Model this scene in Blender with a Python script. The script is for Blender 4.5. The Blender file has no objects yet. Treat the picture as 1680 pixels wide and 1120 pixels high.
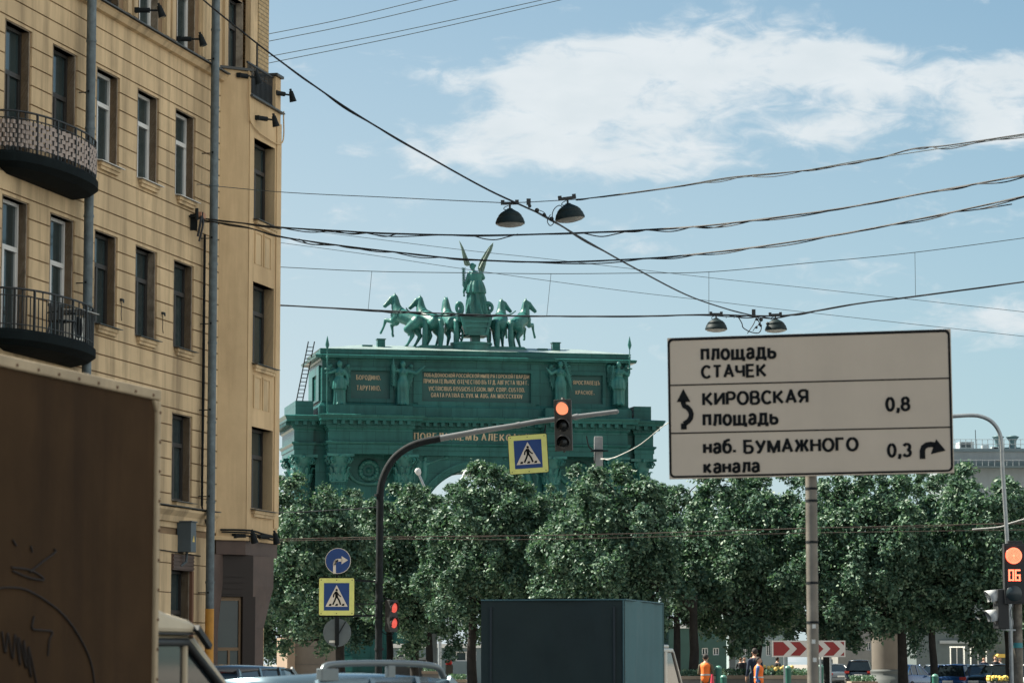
import bpy, bmesh, math, random
import numpy as np
from mathutils import Vector, Matrix, Quaternion
R = math.radians
PI = math.pi
SC = bpy.context.scene
COL = SC.collection
rng = random.Random(7)

# ------------------------------------------------------------------ camera, sky, sun, exposure
F = 5000.0                      # focal length in photograph pixels (1680 wide)
TH = math.atan(525 / F)         # camera pitch; the horizon lies at row 1085
EYE = Vector((0, 0, 1.6))
cam = bpy.data.objects.new('camera', bpy.data.cameras.new('camera'))
COL.objects.link(cam)
SC.camera = cam
cam.location = EYE
cam.rotation_euler = (PI / 2 + TH, 0, 0)
cam.data.sensor_width = 36
cam.data.lens = 36 * F / 1680
cam.data.clip_end = 5000
cam.data.clip_start = .5
cam.data.dof.use_dof = True
cam.data.dof.focus_distance = 95
cam.data.dof.aperture_fstop = 5.6
SC.view_settings.view_transform = 'Standard'
SC.view_settings.look = 'None'
SC.view_settings.exposure = 1.5
SC.view_settings.gamma = 1
SC.view_settings.use_curve_mapping = False
SC.cycles.use_denoising = True
SC.cycles.max_bounces = 6

SUN_EL, SUN_AZ = R(50), math.atan2(-.95, .31)     # azimuth measured from +Y towards +X
S = Vector((math.sin(SUN_AZ) * math.cos(SUN_EL), math.cos(SUN_AZ) * math.cos(SUN_EL), math.sin(SUN_EL)))
sun = bpy.data.objects.new('sun', bpy.data.lights.new('sun', 'SUN'))
COL.objects.link(sun)
sun.data.energy = 4.9
sun.data.angle = R(.5)
sun.data.color = (1.0, .93, .80)
sun.rotation_euler = (-S).to_track_quat('-Z', 'Y').to_euler()
sun.location = (-60, 40, 80)

W = bpy.data.worlds.new('World')
SC.world = W
W.use_nodes = True
def world():
    nt = W.node_tree; N = nt.nodes; L = nt.links
    N.clear()
    def nd(t, **k):
        n = N.new(t)
        for a, b in k.items(): setattr(n, a, b)
        return n
    def ma(op, a, b=None, c=None, clamp=False):
        n = nd('ShaderNodeMath', operation=op); n.use_clamp = clamp
        for i, x in enumerate((a, b, c)):
            if x is None: continue
            if isinstance(x, (int, float)): n.inputs[i].default_value = x
            else: L.new(x, n.inputs[i])
        return n.outputs[0]
    def mix(f, a, b, bt='MIX'):
        n = nd('ShaderNodeMix', data_type='RGBA', blend_type=bt)
        for i, x in ((0, f), (6, a), (7, b)):
            if isinstance(x, (int, float)): n.inputs[i].default_value = x
            elif isinstance(x, tuple): n.inputs[i].default_value = (*x, 1)
            else: L.new(x, n.inputs[i])
        return n.outputs[2]
    sky = nd('ShaderNodeTexSky', sky_type='NISHITA')
    sky.sun_disc = False; sky.sun_elevation = SUN_EL; sky.sun_rotation = SUN_AZ % (2 * PI)
    sky.air_density = 1.0; sky.dust_density = .6; sky.ozone_density = 2.2
    tc = nd('ShaderNodeTexCoord')
    sp = nd('ShaderNodeSeparateXYZ'); L.new(tc.outputs['Generated'], sp.inputs[0])
    x, y, z = sp.outputs
    ya = ma('MAXIMUM', ma('ABSOLUTE', y), .15)
    u = ma('MULTIPLY', ma('DIVIDE', x, ya), F)            # same scale as the photograph's pixels
    v = ma('MULTIPLY', ma('DIVIDE', z, ya), F)
    tint = mix(1.0, sky.outputs[0], (.29, .50, .53), 'MULTIPLY')
    # pale haze towards the horizon
    hz = ma('POWER', ma('SUBTRACT', 1.0, ma('MULTIPLY', ma('ABSOLUTE', z), 2.7), clamp=True), 1.0)
    base = mix(ma('MULTIPLY', hz, ma('SUBTRACT', .92, ma('MULTIPLY', x, 1.5)), clamp=True), tint, (3.3, 3.75, 3.98))
    # clouds, fixed to directions of the sky
    cb = nd('ShaderNodeCombineXYZ'); L.new(ma('MULTIPLY', u, 1 / 260), cb.inputs[0]); L.new(ma('MULTIPLY', v, 1 / 120), cb.inputs[1])
    n1 = nd('ShaderNodeTexNoise'); n1.inputs['Scale'].default_value = 1.0; n1.inputs['Detail'].default_value = 9; n1.inputs['Roughness'].default_value = .55
    n1.inputs['Distortion'].default_value = .5
    L.new(cb.outputs[0], n1.inputs['Vector'])
    tot = None
    for (px, py, rx, ry, am) in ((1120, 95, 360, 75, .62), (1400, 115, 300, 62, .55), (770, 112, 110, 34, .48), (960, 200, 210, 60, .46), (1180, 190, 300, 55, .34), (850, 245, 200, 30, .34),
                                 (583, 240, 55, 20, .46), (1310, 215, 85, 26, .5), (1445, 198, 50, 18, .42), (1650, 185, 70, 42, .52), (1640, 225, 60, 22, .42), (1100, 270, 190, 30, .36), (1170, 335, 110, 22, .3),
                                 (1340, 450, 120, 22, .3), (1640, 520, 130, 40, .36), (1500, 30, 60, 26, -.5), (1110, 128, 50, 14, -.25), (1580, 25, 220, 26, -.7), (700, 30, 200, 40, -.3)):
        du = ma('MULTIPLY', ma('SUBTRACT', u, px - 840), 1 / rx)
        dv = ma('MULTIPLY', ma('SUBTRACT', v, 1085 - py), 1 / ry)
        q = ma('ADD', ma('MULTIPLY', du, du), ma('MULTIPLY', dv, dv))
        g = ma('MULTIPLY', ma('EXPONENT', ma('MULTIPLY', q, -1)), am)
        tot = g if tot is None else ma('ADD', tot, g)
    n4 = nd('ShaderNodeTexNoise'); n4.inputs['Scale'].default_value = 3.1; n4.inputs['Detail'].default_value = 8; n4.inputs['Roughness'].default_value = .62; n4.inputs['Distortion'].default_value = .8
    L.new(cb.outputs[0], n4.inputs['Vector'])
    m = ma('ADD', ma('SUBTRACT', ma('ADD', ma('MULTIPLY', n1.outputs[0], 2.9), ma('MULTIPLY', n4.outputs[0], 1.5)), 2.30), ma('MULTIPLY', tot, 1.25))
    mk = nd('ShaderNodeMapRange', interpolation_type='SMOOTHSTEP'); L.new(m, mk.inputs[0])
    mk.inputs[1].default_value = .06; mk.inputs[2].default_value = .88; mk.inputs[3].default_value = 0; mk.inputs[4].default_value = .93
    n2 = nd('ShaderNodeTexNoise'); n2.inputs['Scale'].default_value = 2.3; n2.inputs['Detail'].default_value = 6; L.new(cb.outputs[0], n2.inputs['Vector'])
    cc = mix(n2.outputs[0], (3.3, 3.7, 3.9), (4.3, 4.5, 4.6))
    # clouds only where the sky is up
    up = ma('GREATER_THAN', z, .0)
    col = mix(ma('MULTIPLY', mk.outputs[0], up), base, cc)
    # added bright cloud, unseen to the right and behind the camera, fills shaded faces
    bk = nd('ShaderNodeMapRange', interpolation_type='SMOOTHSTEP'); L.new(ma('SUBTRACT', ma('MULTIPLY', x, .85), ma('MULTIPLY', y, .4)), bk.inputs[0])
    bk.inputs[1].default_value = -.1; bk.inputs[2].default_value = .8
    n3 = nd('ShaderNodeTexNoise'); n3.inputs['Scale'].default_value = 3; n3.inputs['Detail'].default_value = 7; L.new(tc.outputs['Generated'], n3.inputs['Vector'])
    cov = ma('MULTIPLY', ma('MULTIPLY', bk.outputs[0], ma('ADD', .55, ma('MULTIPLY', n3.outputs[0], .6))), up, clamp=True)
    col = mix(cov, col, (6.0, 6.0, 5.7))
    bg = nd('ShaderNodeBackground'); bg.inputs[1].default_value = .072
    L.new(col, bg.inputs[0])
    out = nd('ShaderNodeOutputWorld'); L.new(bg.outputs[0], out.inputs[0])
world()

# ------------------------------------------------------------------ pixel to place
def ray(px, py):
    dx, dy = (px - 840) / F, (560 - py) / F
    return Vector((dx, math.cos(TH) - dy * math.sin(TH), math.sin(TH) + dy * math.cos(TH)))
def P(px, py, Y):
    r = ray(px, py)
    return EYE + r * (Y / r.y)
class Frame:
    """A thing's ground frame: local x along it, y away from the street, z up."""
    def __init__(s, x, y, ang):
        s.o = Vector((x, y, 0)); s.a = ang
        s.ex = Vector((math.cos(ang), math.sin(ang), 0)); s.ey = Vector((-math.sin(ang), math.cos(ang), 0))
    def hit(s, px, py, v=0.0):
        r = ray(px, py); n = s.ey
        t = (n.dot(s.o - EYE) + v) / n.dot(r)
        p = EYE + r * t - s.o
        return p.dot(s.ex), p.z
    def w(s, x, y, z=0): return s.o + s.ex * x + s.ey * y + Vector((0, 0, z))

# ------------------------------------------------------------------ materials
MATS = {}
def M(name, col, rough=.6, metal=0.0, var=.12, scale=2.0, bump=0.0, bscale=30.0, spec=.5, streak=0.0, streakcol=None, emit=0.0, ecol=None, coat=0.0, trans=0.0, var2=None, seam=None):
    if name in MATS: return MATS[name]
    m = bpy.data.materials.new(name); MATS[name] = m
    m.use_nodes = True
    nt = m.node_tree; N = nt.nodes; L = nt.links
    b = N['Principled BSDF']
    b.inputs['Roughness'].default_value = rough; b.inputs['Metallic'].default_value = metal
    b.inputs['Specular IOR Level'].default_value = spec
    b.inputs['Coat Weight'].default_value = coat
    tc = N.new('ShaderNodeTexCoord')
    def noise(sc, det=6, vec=None, ro=.6):
        n = N.new('ShaderNodeTexNoise'); n.inputs['Scale'].default_value = sc; n.inputs['Detail'].default_value = det; n.inputs['Roughness'].default_value = ro
        L.new(vec or tc.outputs['Object'], n.inputs['Vector']); return n.outputs[0]
    def mix(f, a, c):
        n = N.new('ShaderNodeMix'); n.data_type = 'RGBA'
        for i, x in ((0, f), (6, a), (7, c)):
            if isinstance(x, (int, float)): n.inputs[i].default_value = x
            elif isinstance(x, tuple): n.inputs[i].default_value = (*x, 1)
            else: L.new(x, n.inputs[i])
        return n.outputs[2]
    def ramp(x, a, c):
        n = N.new('ShaderNodeMapRange'); n.inputs[1].default_value = a; n.inputs[2].default_value = c; L.new(x, n.inputs[0]); return n.outputs[0]
    lo = tuple(max(0, c * (1 - var)) for c in col); hi = var2 or tuple(min(1, c * (1 + var)) for c in col)
    out = mix(ramp(noise(scale), .3, .7), lo, hi)
    if streak:
        mp = N.new('ShaderNodeMapping'); mp.inputs['Scale'].default_value = (1.6, 1.6, .16); L.new(tc.outputs['Object'], mp.inputs[0])
        f = ramp(noise(1.3, 8, mp.outputs[0], .65), .45, .74)
        k = N.new('ShaderNodeMath'); k.operation = 'MULTIPLY'; k.inputs[1].default_value = streak; L.new(f, k.inputs[0])
        out = mix(k.outputs[0], out, streakcol or tuple(c * .35 for c in col))
        f2 = ramp(noise(.55, 8), .47, .76)
        k2 = N.new('ShaderNodeMath'); k2.operation = 'MULTIPLY'; k2.inputs[1].default_value = streak * .7; L.new(f2, k2.inputs[0])
        out = mix(k2.outputs[0], out, streakcol or tuple(c * .4 for c in col))
    if seam:                                                       # joints of the cladding sheets
        mp = N.new('ShaderNodeMapping'); mp.inputs['Rotation'].default_value = (PI / 2, 0, 0); L.new(tc.outputs['Object'], mp.inputs[0])
        k = N.new('ShaderNodeTexBrick'); L.new(mp.outputs[0], k.inputs[0]); k.inputs['Scale'].default_value = 1
        k.inputs['Brick Width'].default_value = seam[0]; k.inputs['Row Height'].default_value = seam[1]; k.inputs['Mortar Size'].default_value = .018
        k.inputs['Color1'].default_value = (1, 1, 1, 1); k.inputs['Color2'].default_value = (.80, .84, .84, 1); k.inputs['Mortar'].default_value = (.5, .55, .55, 1)
        n = N.new('ShaderNodeMix'); n.data_type = 'RGBA'; n.blend_type = 'MULTIPLY'; n.inputs[0].default_value = 1; L.new(out, n.inputs[6]); L.new(k.outputs[0], n.inputs[7]); out = n.outputs[2]
    L.new(out, b.inputs['Base Color'])
    if bump:
        bn = N.new('ShaderNodeBump'); bn.inputs['Strength'].default_value = bump; bn.inputs['Distance'].default_value = .02
        L.new(noise(bscale, 8), bn.inputs['Height']); L.new(bn.outputs[0], b.inputs['Normal'])
    if emit:
        b.inputs['Emission Color'].default_value = (*(ecol or col), 1); b.inputs['Emission Strength'].default_value = emit
    if trans:
        o = N['Material Output']; t = N.new('ShaderNodeBsdfTranslucent'); L.new(out, t.inputs[0])
        ms = N.new('ShaderNodeMixShader'); ms.inputs[0].default_value = trans
        L.new(b.outputs[0], ms.inputs[1]); L.new(t.outputs[0], ms.inputs[2]); L.new(ms.outputs[0], o.inputs[0])
    return m
def brick(name, c1, c2, cm, bw, bh):
    m = bpy.data.materials.new(name); m.use_nodes = True; nt = m.node_tree; N = nt.nodes; L = nt.links
    b = N['Principled BSDF']; b.inputs['Roughness'].default_value = .85
    tc = N.new('ShaderNodeTexCoord'); mp = N.new('ShaderNodeMapping'); mp.inputs['Rotation'].default_value = (PI / 2, 0, 0)
    L.new(tc.outputs['Object'], mp.inputs[0])
    k = N.new('ShaderNodeTexBrick'); L.new(mp.outputs[0], k.inputs[0])
    k.inputs['Color1'].default_value = (*c1, 1); k.inputs['Color2'].default_value = (*c2, 1); k.inputs['Mortar'].default_value = (*cm, 1)
    k.inputs['Scale'].default_value = 1; k.inputs['Brick Width'].default_value = bw; k.inputs['Row Height'].default_value = bh; k.inputs['Mortar Size'].default_value = bh * .1
    L.new(k.outputs[0], b.inputs['Base Color'])
    bn = N.new('ShaderNodeBump'); bn.inputs['Distance'].default_value = .02; bn.invert = True; L.new(k.outputs['Fac'], bn.inputs['Height']); L.new(bn.outputs[0], b.inputs['Normal'])
    return m

# ------------------------------------------------------------------ mesh builder
def unit(v): return Vector(v).normalized()
class MB:
    def __init__(s): s.v = []; s.f = []; s.m = []; s.s = []
    def add(s, vs, fs, mat=0, smooth=False):
        k = len(s.v); s.v.extend([tuple(p) for p in vs])
        for f in fs: s.f.append([i + k for i in f]); s.m.append(mat); s.s.append(smooth)
        return s
    def box(s, x0, x1, y0, y1, z0, z1, mat=0):
        if x0 > x1: x0, x1 = x1, x0
        if y0 > y1: y0, y1 = y1, y0
        if z0 > z1: z0, z1 = z1, z0
        return s.add([(x0, y0, z0), (x1, y0, z0), (x1, y1, z0), (x0, y1, z0), (x0, y0, z1), (x1, y0, z1), (x1, y1, z1), (x0, y1, z1)],
                     [(0, 3, 2, 1), (4, 5, 6, 7), (0, 1, 5, 4), (1, 2, 6, 5), (2, 3, 7, 6), (3, 0, 4, 7)], mat)
    def bar(s, p, q, w, h, up=(0, 0, 1), mat=0):
        p, q = Vector(p), Vector(q); d = (q - p).normalized(); a = d.cross(Vector(up))
        if a.length < 1e-4: a = d.cross(Vector((1, 0, 0)))
        a = a.normalized() * w / 2; b = a.normalized().cross(d).normalized() * h / 2
        vs = [p - a - b, p + a - b, p + a + b, p - a + b, q - a - b, q + a - b, q + a + b, q - a + b]
        return s.add(vs, [(0, 1, 2, 3), (7, 6, 5, 4), (0, 4, 5, 1), (1, 5, 6, 2), (2, 6, 7, 3), (3, 7, 4, 0)], mat)
    def prism(s, poly, a, b, plane='xz', mat=0, smooth=False):
        n = len(poly)
        def pt(p, t): return {'xz': (p[0], t, p[1]), 'xy': (p[0], p[1], t), 'yz': (t, p[0], p[1])}[plane]
        vs = [pt(p, a) for p in poly] + [pt(p, b) for p in poly]
        fs = [list(range(n))[::-1], list(range(n, 2 * n))] + [(i, (i + 1) % n, n + (i + 1) % n, n + i) for i in range(n)]
        return s.add(vs, fs, mat, smooth)
    def tube(s, pts, r, n=8, mat=0, caps=True, smooth=True):
        pts = [Vector(p) for p in pts]; rr = r if isinstance(r, (list, tuple)) else [r] * len(pts)
        vs = []; fs = []
        t0 = (pts[1] - pts[0]).normalized(); a = t0.orthogonal().normalized()
        for i, p in enumerate(pts):
            t = (pts[min(i + 1, len(pts) - 1)] - pts[max(i - 1, 0)]).normalized()
            a = (a - t * a.dot(t)); a = a.normalized() if a.length > 1e-6 else t.orthogonal().normalized()
            b = t.cross(a)
            for j in range(n):
                q = 2 * PI * j / n; vs.append(p + (a * math.cos(q) + b * math.sin(q)) * rr[i])
        for i in range(len(pts) - 1):
            for j in range(n):
                fs.append((i * n + j, i * n + (j + 1) % n, (i + 1) * n + (j + 1) % n, (i + 1) * n + j))
        s.add(vs, fs, mat, smooth)
        if caps:
            k = len(pts) - 1
            s.add(vs[:n], [list(range(n))[::-1]], mat); s.add(vs[k * n:], [list(range(n))], mat)
        return s
    def lathe(s, prof, n=20, c=(0, 0, 0), mat=0, smooth=True, sx=1, sy=1, fold=None, M=None):
        vs = []; fs = []
        for k, (r, z) in enumerate(prof):
            for j in range(n):
                q = 2 * PI * j / n; rr = r * (1 + (fold(q, k) if fold else 0))
                p = Vector((rr * math.cos(q) * sx, rr * math.sin(q) * sy, z))
                if M: p = M @ p
                vs.append((p[0] + c[0], p[1] + c[1], p[2] + c[2]))
        for k in range(len(prof) - 1):
            for j in range(n): fs.append((k * n + j, k * n + (j + 1) % n, (k + 1) * n + (j + 1) % n, (k + 1) * n + j))
        s.add(vs, fs, mat, smooth)
        k = len(prof) - 1
        s.add(vs[:n], [list(range(n))[::-1]], mat, smooth); s.add(vs[k * n:], [list(range(n))], mat, smooth)
        return s
    def ball(s, c, r, n=10, mat=0, sx=1, sy=1, sz=1):
        pr = [(r * math.sin(PI * (i + .02) / (n + .04)), -r * sz * math.cos(PI * (i + .02) / (n + .04))) for i in range(n + 1)]
        return s.lathe(pr, max(8, n + 4), c, mat, True, sx, sy)
    def cap(s, p, q, r0, r1, n=10):
        """closed limb piece with round ends"""
        s.tube([p, q], [r0, r1], n); s.ball(p, r0, 8); s.ball(q, r1, 8); return s
    def limb(s, pts, rs):
        for i in range(len(pts) - 1): s.cap(pts[i], pts[i + 1], rs[i], rs[i + 1])
        return s
    def xf(s, mt):
        s.v = [tuple(mt @ Vector(p)) for p in s.v]; return s
    def mesh(s, name, mats):
        me = bpy.data.meshes.new(name); me.from_pydata(s.v, [], s.f)
        for m in (mats if isinstance(mats, (list, tuple)) else [mats]):
            if m: me.materials.append(m)
        me.polygons.foreach_set('material_index', s.m); me.polygons.foreach_set('use_smooth', s.s); me.update()
        return me
    def build(s, name, mats, parent=None, bevel=0, loc=None, rz=None, label=None):
        return link(name, s.mesh(name, mats), parent, bevel, loc, rz, label)
def link(name, me, parent=None, bevel=0, loc=None, rz=None, label=None):
    o = bpy.data.objects.new(name, me); COL.objects.link(o)
    if parent: o.parent = parent
    if loc is not None: o.location = loc
    if rz is not None: o.rotation_euler = (0, 0, rz)
    if label: o['label'] = label
    if bevel:
        b = o.modifiers.new('bevel', 'BEVEL'); b.width = bevel; b.segments = 2; b.limit_method = 'ANGLE'; b.angle_limit = R(40)
    return o
def tag(o, label, cat, group=None):
    o['label'] = label; o['category'] = cat
    if group: o['group'] = group
    return o
def struct(o): o['kind'] = 'structure'; return o
def thing(name, label, cat, loc=(0, 0, 0), rz=0, group=None):
    o = bpy.data.objects.new(name, None); COL.objects.link(o); o.empty_display_size = .3
    o.location = loc; o.rotation_euler = (0, 0, rz); return tag(o, label, cat, group)
def copy_tree(o, parent=None):
    c = o.copy(); COL.objects.link(c); c.parent = parent
    for ch in list(o.children): copy_tree(ch, c)
    return c
def evaled(ob):
    COL.objects.link(ob); bpy.context.view_layer.update()
    me = bpy.data.meshes.new_from_object(ob.evaluated_get(bpy.context.evaluated_depsgraph_get()))
    bpy.data.objects.remove(ob); return me
def fuse(mb, voxel, smooth=5):
    """closed pieces grown together into one continuous skin"""
    ob = bpy.data.objects.new('fuse', mb.mesh('fuse', []))
    r = ob.modifiers.new('r', 'REMESH'); r.mode = 'VOXEL'; r.voxel_size = voxel
    if smooth: q = ob.modifiers.new('s', 'SMOOTH'); q.factor = .5; q.iterations = smooth
    me = evaled(ob); out = MB()
    out.v = [tuple(v.co) for v in me.vertices]; out.f = [list(p.vertices) for p in me.polygons]
    out.m = [0] * len(out.f); out.s = [True] * len(out.f); return out
def _arc(cx, cz, rx, rz, a0, a1, n=9): return [(cx + rx * math.cos(R(a0 + (a1 - a0) * k / n)), cz + rz * math.sin(R(a0 + (a1 - a0) * k / n))) for k in range(n + 1)]
def _bowl(x, zt, zb, w): r = (zt - zb) / 2; q = min(r, w * .6); return [(x, zt)] + _arc(x + w - q, zb + r, q, r, 90, -90) + [(x, zb)]
def glyphs():
    g = {}
    O = lambda w, h=1.0, x=0: _arc(w / 2 + x, h / 2, w / 2, h / 2, 90, 450, 18)
    g['А'] = g['A'] = [[(0, 0), (.38, 1), (.76, 0)], [(.13, .32), (.63, .32)]]
    g['Б'] = [[(.6, 1), (0, 1), (0, 0)], _bowl(0, .57, 0, .64)]
    g['В'] = g['B'] = [[(0, 0), (0, 1)], _bowl(0, 1, .53, .58), _bowl(0, .53, 0, .64)]
    g['Г'] = [[(.56, 1), (0, 1), (0, 0)]]
    g['Д'] = [[(0, -.2), (0, 0), (.8, 0), (.8, -.2)], [(.12, 0), (.2, .4), (.22, 1), (.68, 1), (.68, 0)]]
    g['Е'] = g['E'] = [[(.6, 1), (0, 1), (0, 0), (.62, 0)], [(0, .52), (.55, .52)]]
    g['Ж'] = [[(.5, 0), (.5, 1)], [(0, 0), (.28, .52), (.03, 1)], [(1, 0), (.72, .52), (.97, 1)], [(.28, .52), (.72, .52)]]
    g['И'] = [[(0, 1), (0, 0)], [(0, .06), (.68, .94)], [(.68, 1), (.68, 0)]]
    g['Й'] = g['И'] + [_arc(.34, 1.28, .16, .13, 190, 350, 5)]
    g['К'] = [[(0, 0), (0, 1)], [(.66, 1), (.2, .53), (.7, 0)], [(0, .53), (.2, .53)]]
    g['Л'] = [[(0, .0), (.1, .06), (.17, .35), (.2, 1), (.68, 1), (.68, 0)]]
    g['М'] = g['M'] = [[(0, 0), (0, 1)], [(.02, .96), (.42, .06), (.82, .96)], [(.84, 1), (.84, 0)]]
    g['Н'] = [[(0, 0), (0, 1)], [(.66, 0), (.66, 1)], [(0, .52), (.66, .52)]]
    g['О'] = g['O'] = [O(.8)]
    g['П'] = [[(0, 0), (0, 1), (.64, 1), (.64, 0)]]
    g['Р'] = g['P'] = [[(0, 0), (0, 1)], _bowl(0, 1, .44, .62)]
    g['R'] = g['P'] + [[(.3, .44), (.66, 0)]]
    g['С'] = g['C'] = [_arc(.4, .5, .4, .5, 42, 318, 16)]
    g['Т'] = g['T'] = [[(0, 1), (.68, 1)], [(.34, 1), (.34, 0)]]
    g['У'] = [[(0, 1), (.37, .38)], [(.72, 1), (.36, .22), (.24, .04), (.06, .0)]]
    g['Ц'] = [[(0, 1), (0, 0), (.74, 0), (.74, -.2)], [(.62, 1), (.62, 0)]]
    g['Ч'] = [[(.64, 0), (.64, 1)], [(0, 1), (0, .62), (.1, .46), (.3, .42), (.64, .5)]]
    g['Ъ'] = [[(0, 1), (.2, 1), (.2, 0)], _bowl(.2, .56, 0, .58)]
    g['Ѣ'] = [[(0, .8), (.5, .8)], [(.22, 1.05), (.22, 0)], _bowl(.22, .54, 0, .56)]
    g['Я'] = [[(.66, 0), (.66, 1)], [(.66, 1)] + _arc(.28, .72, .28, .28, 90, 270) + [(.66, .44)], [(.36, .44), (.02, 0)]]
    g['І'] = g['I'] = [[(0, 0), (0, 1)]]
    g['V'] = [[(0, 1), (.36, 0), (.72, 1)]]; g['U'] = [[(0, 1), (0, .3)] + _arc(.32, .3, .32, .3, 180, 360) + [(.64, 1)]]
    g['S'] = [_arc(.3, .74, .29, .26, 40, 250, 9) + _arc(.3, .26, .31, .26, 80, -150, 9)]
    g['L'] = [[(0, 1), (0, 0), (.56, 0)]]; g['G'] = [_arc(.4, .5, .4, .5, 42, 340, 16) + [(.78, .46), (.5, .46)]]
    g['N'] = [[(0, 0), (0, 1)], [(.02, .95), (.64, .05)], [(.66, 1), (.66, 0)]]; g['D'] = [[(0, 0), (0, 1)], _bowl(0, 1, 0, .7)]; g['X'] = [[(0, 0), (.66, 1)], [(0, 1), (.66, 0)]]
    g['0'] = [O(.56)]; g['8'] = [_arc(.29, .755, .24, .245, 90, 450, 14), _arc(.29, .265, .29, .265, 90, 450, 14)]
    g['3'] = [_arc(.27, .745, .25, .255, 160, -85, 10), _arc(.27, .26, .29, .26, 85, -160, 10)]
    g['1'] = [[(0, .78), (.26, 1), (.26, 0)]]; g['7'] = [[(0, 1), (.56, 1), (.2, 0)]]; g['4'] = [[(.44, 0), (.44, 1), (0, .3), (.62, .3)]]
    g['.'] = [[(0, .0), (.0, .2)]]; g[','] = [[(.03, .2), (.03, 0), (-.04, -.22)]]
    g['З'] = g['3']; g['Ь'] = [[(0, 0), (0, 1)], _bowl(0, .56, 0, .6)]
    x = .73
    g['п'] = [[(0, 0), (0, x), (.48, x), (.48, 0)]]; g['л'] = [[(0, .0), (.08, .05), (.13, .3), (.15, x), (.52, x), (.52, 0)]]
    g['о'] = [O(.56, x)]; g['щ'] = [[(0, x), (0, 0), (.92, 0), (.92, -.2)], [(.40, x), (.40, 0)], [(.8, x), (.8, 0)]]
    g['а'] = [[(.03, .56)] + _arc(.25, .52, .22, .21, 140, 0, 7) + [(.47, 0)], [(.47, .42), (.2, .38)] + _arc(.2, .19, .18, .19, 90, 270, 7) + [(.34, .03), (.47, .16)]]
    g['д'] = [[(0, -.2), (0, 0), (.66, 0), (.66, -.2)], [(.1, 0), (.17, .3), (.18, x), (.55, x), (.55, 0)]]
    g['ь'] = [[(0, x), (0, 0)], _bowl(0, .43, 0, .5)]; g['н'] = [[(0, 0), (0, x)], [(.5, 0), (.5, x)], [(0, .39), (.5, .39)]]
    g['б'] = [O(.56, .66), [(.52, 1.02), (.3, .97), (.1, .86), (.01, .6), (0, .33)]]; g['к'] = [[(0, 0), (0, x)], [(.46, x), (.16, .39), (.5, 0)], [(0, .39), (.16, .39)]]
    return g
GL = glyphs()
def text(mb, body, x0, x1, z0, z1, y, wv=.26, wh=.20, depth=0.0, gap=.06, mat=0):
    """letters of even strokes filling the rectangle x0..x1, z0..z1 on the plane y, facing -y; wv / wh: weight of upright / level strokes"""
    qs = []; cx = 0
    for ch in body:
        if ch == ' ': cx += .38; continue
        st = GL[ch]; lo = min(p[0] for s in st for p in s); hi = max(p[0] for s in st for p in s)
        for s in st:
            n = len(s)
            for i in range(n - 1):
                a, b = Vector(s[i]), Vector(s[i + 1]); d = (b - a)
                if d.length < 1e-6: continue
                d.normalize(); w = wh + (wv - wh) * abs(d.y) ** 1.0; nn = Vector((-d.y, d.x)) * w / 2
                e0 = w * .42 if i else 0; e1 = w * .42 if i < n - 2 else 0
                if n > 6: e0 *= .35; e1 *= .35
                a = a - d * e0; b = b + d * e1; o = Vector((cx - lo, 0))
                qs.append([a - nn + o, b - nn + o, b + nn + o, a + nn + o])
        cx += hi - lo + wv + gap
    ax = min(p.x for q in qs for p in q); bx = max(p.x for q in qs for p in q); ay = min(p.y for q in qs for p in q); by = max(p.y for q in qs for p in q)
    kx, kz = (x1 - x0) / (bx - ax), (z1 - z0) / (by - ay)
    for i, q in enumerate(qs):
        pl = [(x0 + (p.x - ax) * kx, z0 + (p.y - ay) * kz) for p in q]; yy = y - .0006 * (i % 5)
        if depth: mb.prism(pl, yy - depth, y, 'xz', mat)
        else: mb.add([(a, yy, b) for a, b in pl], [(0, 1, 2, 3)], mat)
def offset(poly, d):
    n = len(poly); out = []
    for i in range(n):
        a, b, c = Vector(poly[i - 1]), Vector(poly[i]), Vector(poly[(i + 1) % n])
        e1 = (b - a).normalized(); e2 = (c - b).normalized()
        n1 = Vector((e1.y, -e1.x)); n2 = Vector((e2.y, -e2.x))
        k = n1 + n2; q = k / max(.2, k.dot(n1)) * d
        out.append((b.x + q.x, b.y + q.y))
    return out
def sweep(mb, poly, prof, mat=0):
    """a moulding profile [(overhang, z)...] swept round a plan outline (counter-clockwise)"""
    n = len(poly); vs = []; fs = []
    for o, z in prof: vs += [(p[0], p[1], z) for p in offset(poly, o)]
    for k in range(len(prof) - 1):
        for i in range(n): fs.append((k * n + i, k * n + (i + 1) % n, (k + 1) * n + (i + 1) % n, (k + 1) * n + i))
    fs += [list(range(n))[::-1], list(range((len(prof) - 1) * n, len(prof) * n))]
    mb.add(vs, fs, mat); return mb
def holed(x0, x1, z0, z1, holes):
    """the rectangles left of a wall once its openings are taken out"""
    xs = sorted({x0, x1, *[min(max(h[i], x0), x1) for h in holes for i in (0, 1)]})
    out = []
    for a, b in zip(xs, xs[1:]):
        if b - a < 1e-6: continue
        m = (a + b) / 2; cuts = sorted((max(h[2], z0), min(h[3], z1)) for h in holes if h[0] <= m <= h[1] and h[3] > z0 and h[2] < z1)
        z = z0
        for c, d in cuts:
            if c > z + 1e-6: out.append((a, b, z, c))
            z = max(z, d)
        if z1 > z + 1e-6: out.append((a, b, z, z1))
    # join neighbours of equal height
    res = []
    for r in sorted(out, key=lambda r: (r[2], r[3], r[0])):
        if res and res[-1][2] == r[2] and res[-1][3] == r[3] and abs(res[-1][1] - r[0]) < 1e-6: res[-1] = (res[-1][0], r[1], r[2], r[3])
        else: res.append(r)
    return res
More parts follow.
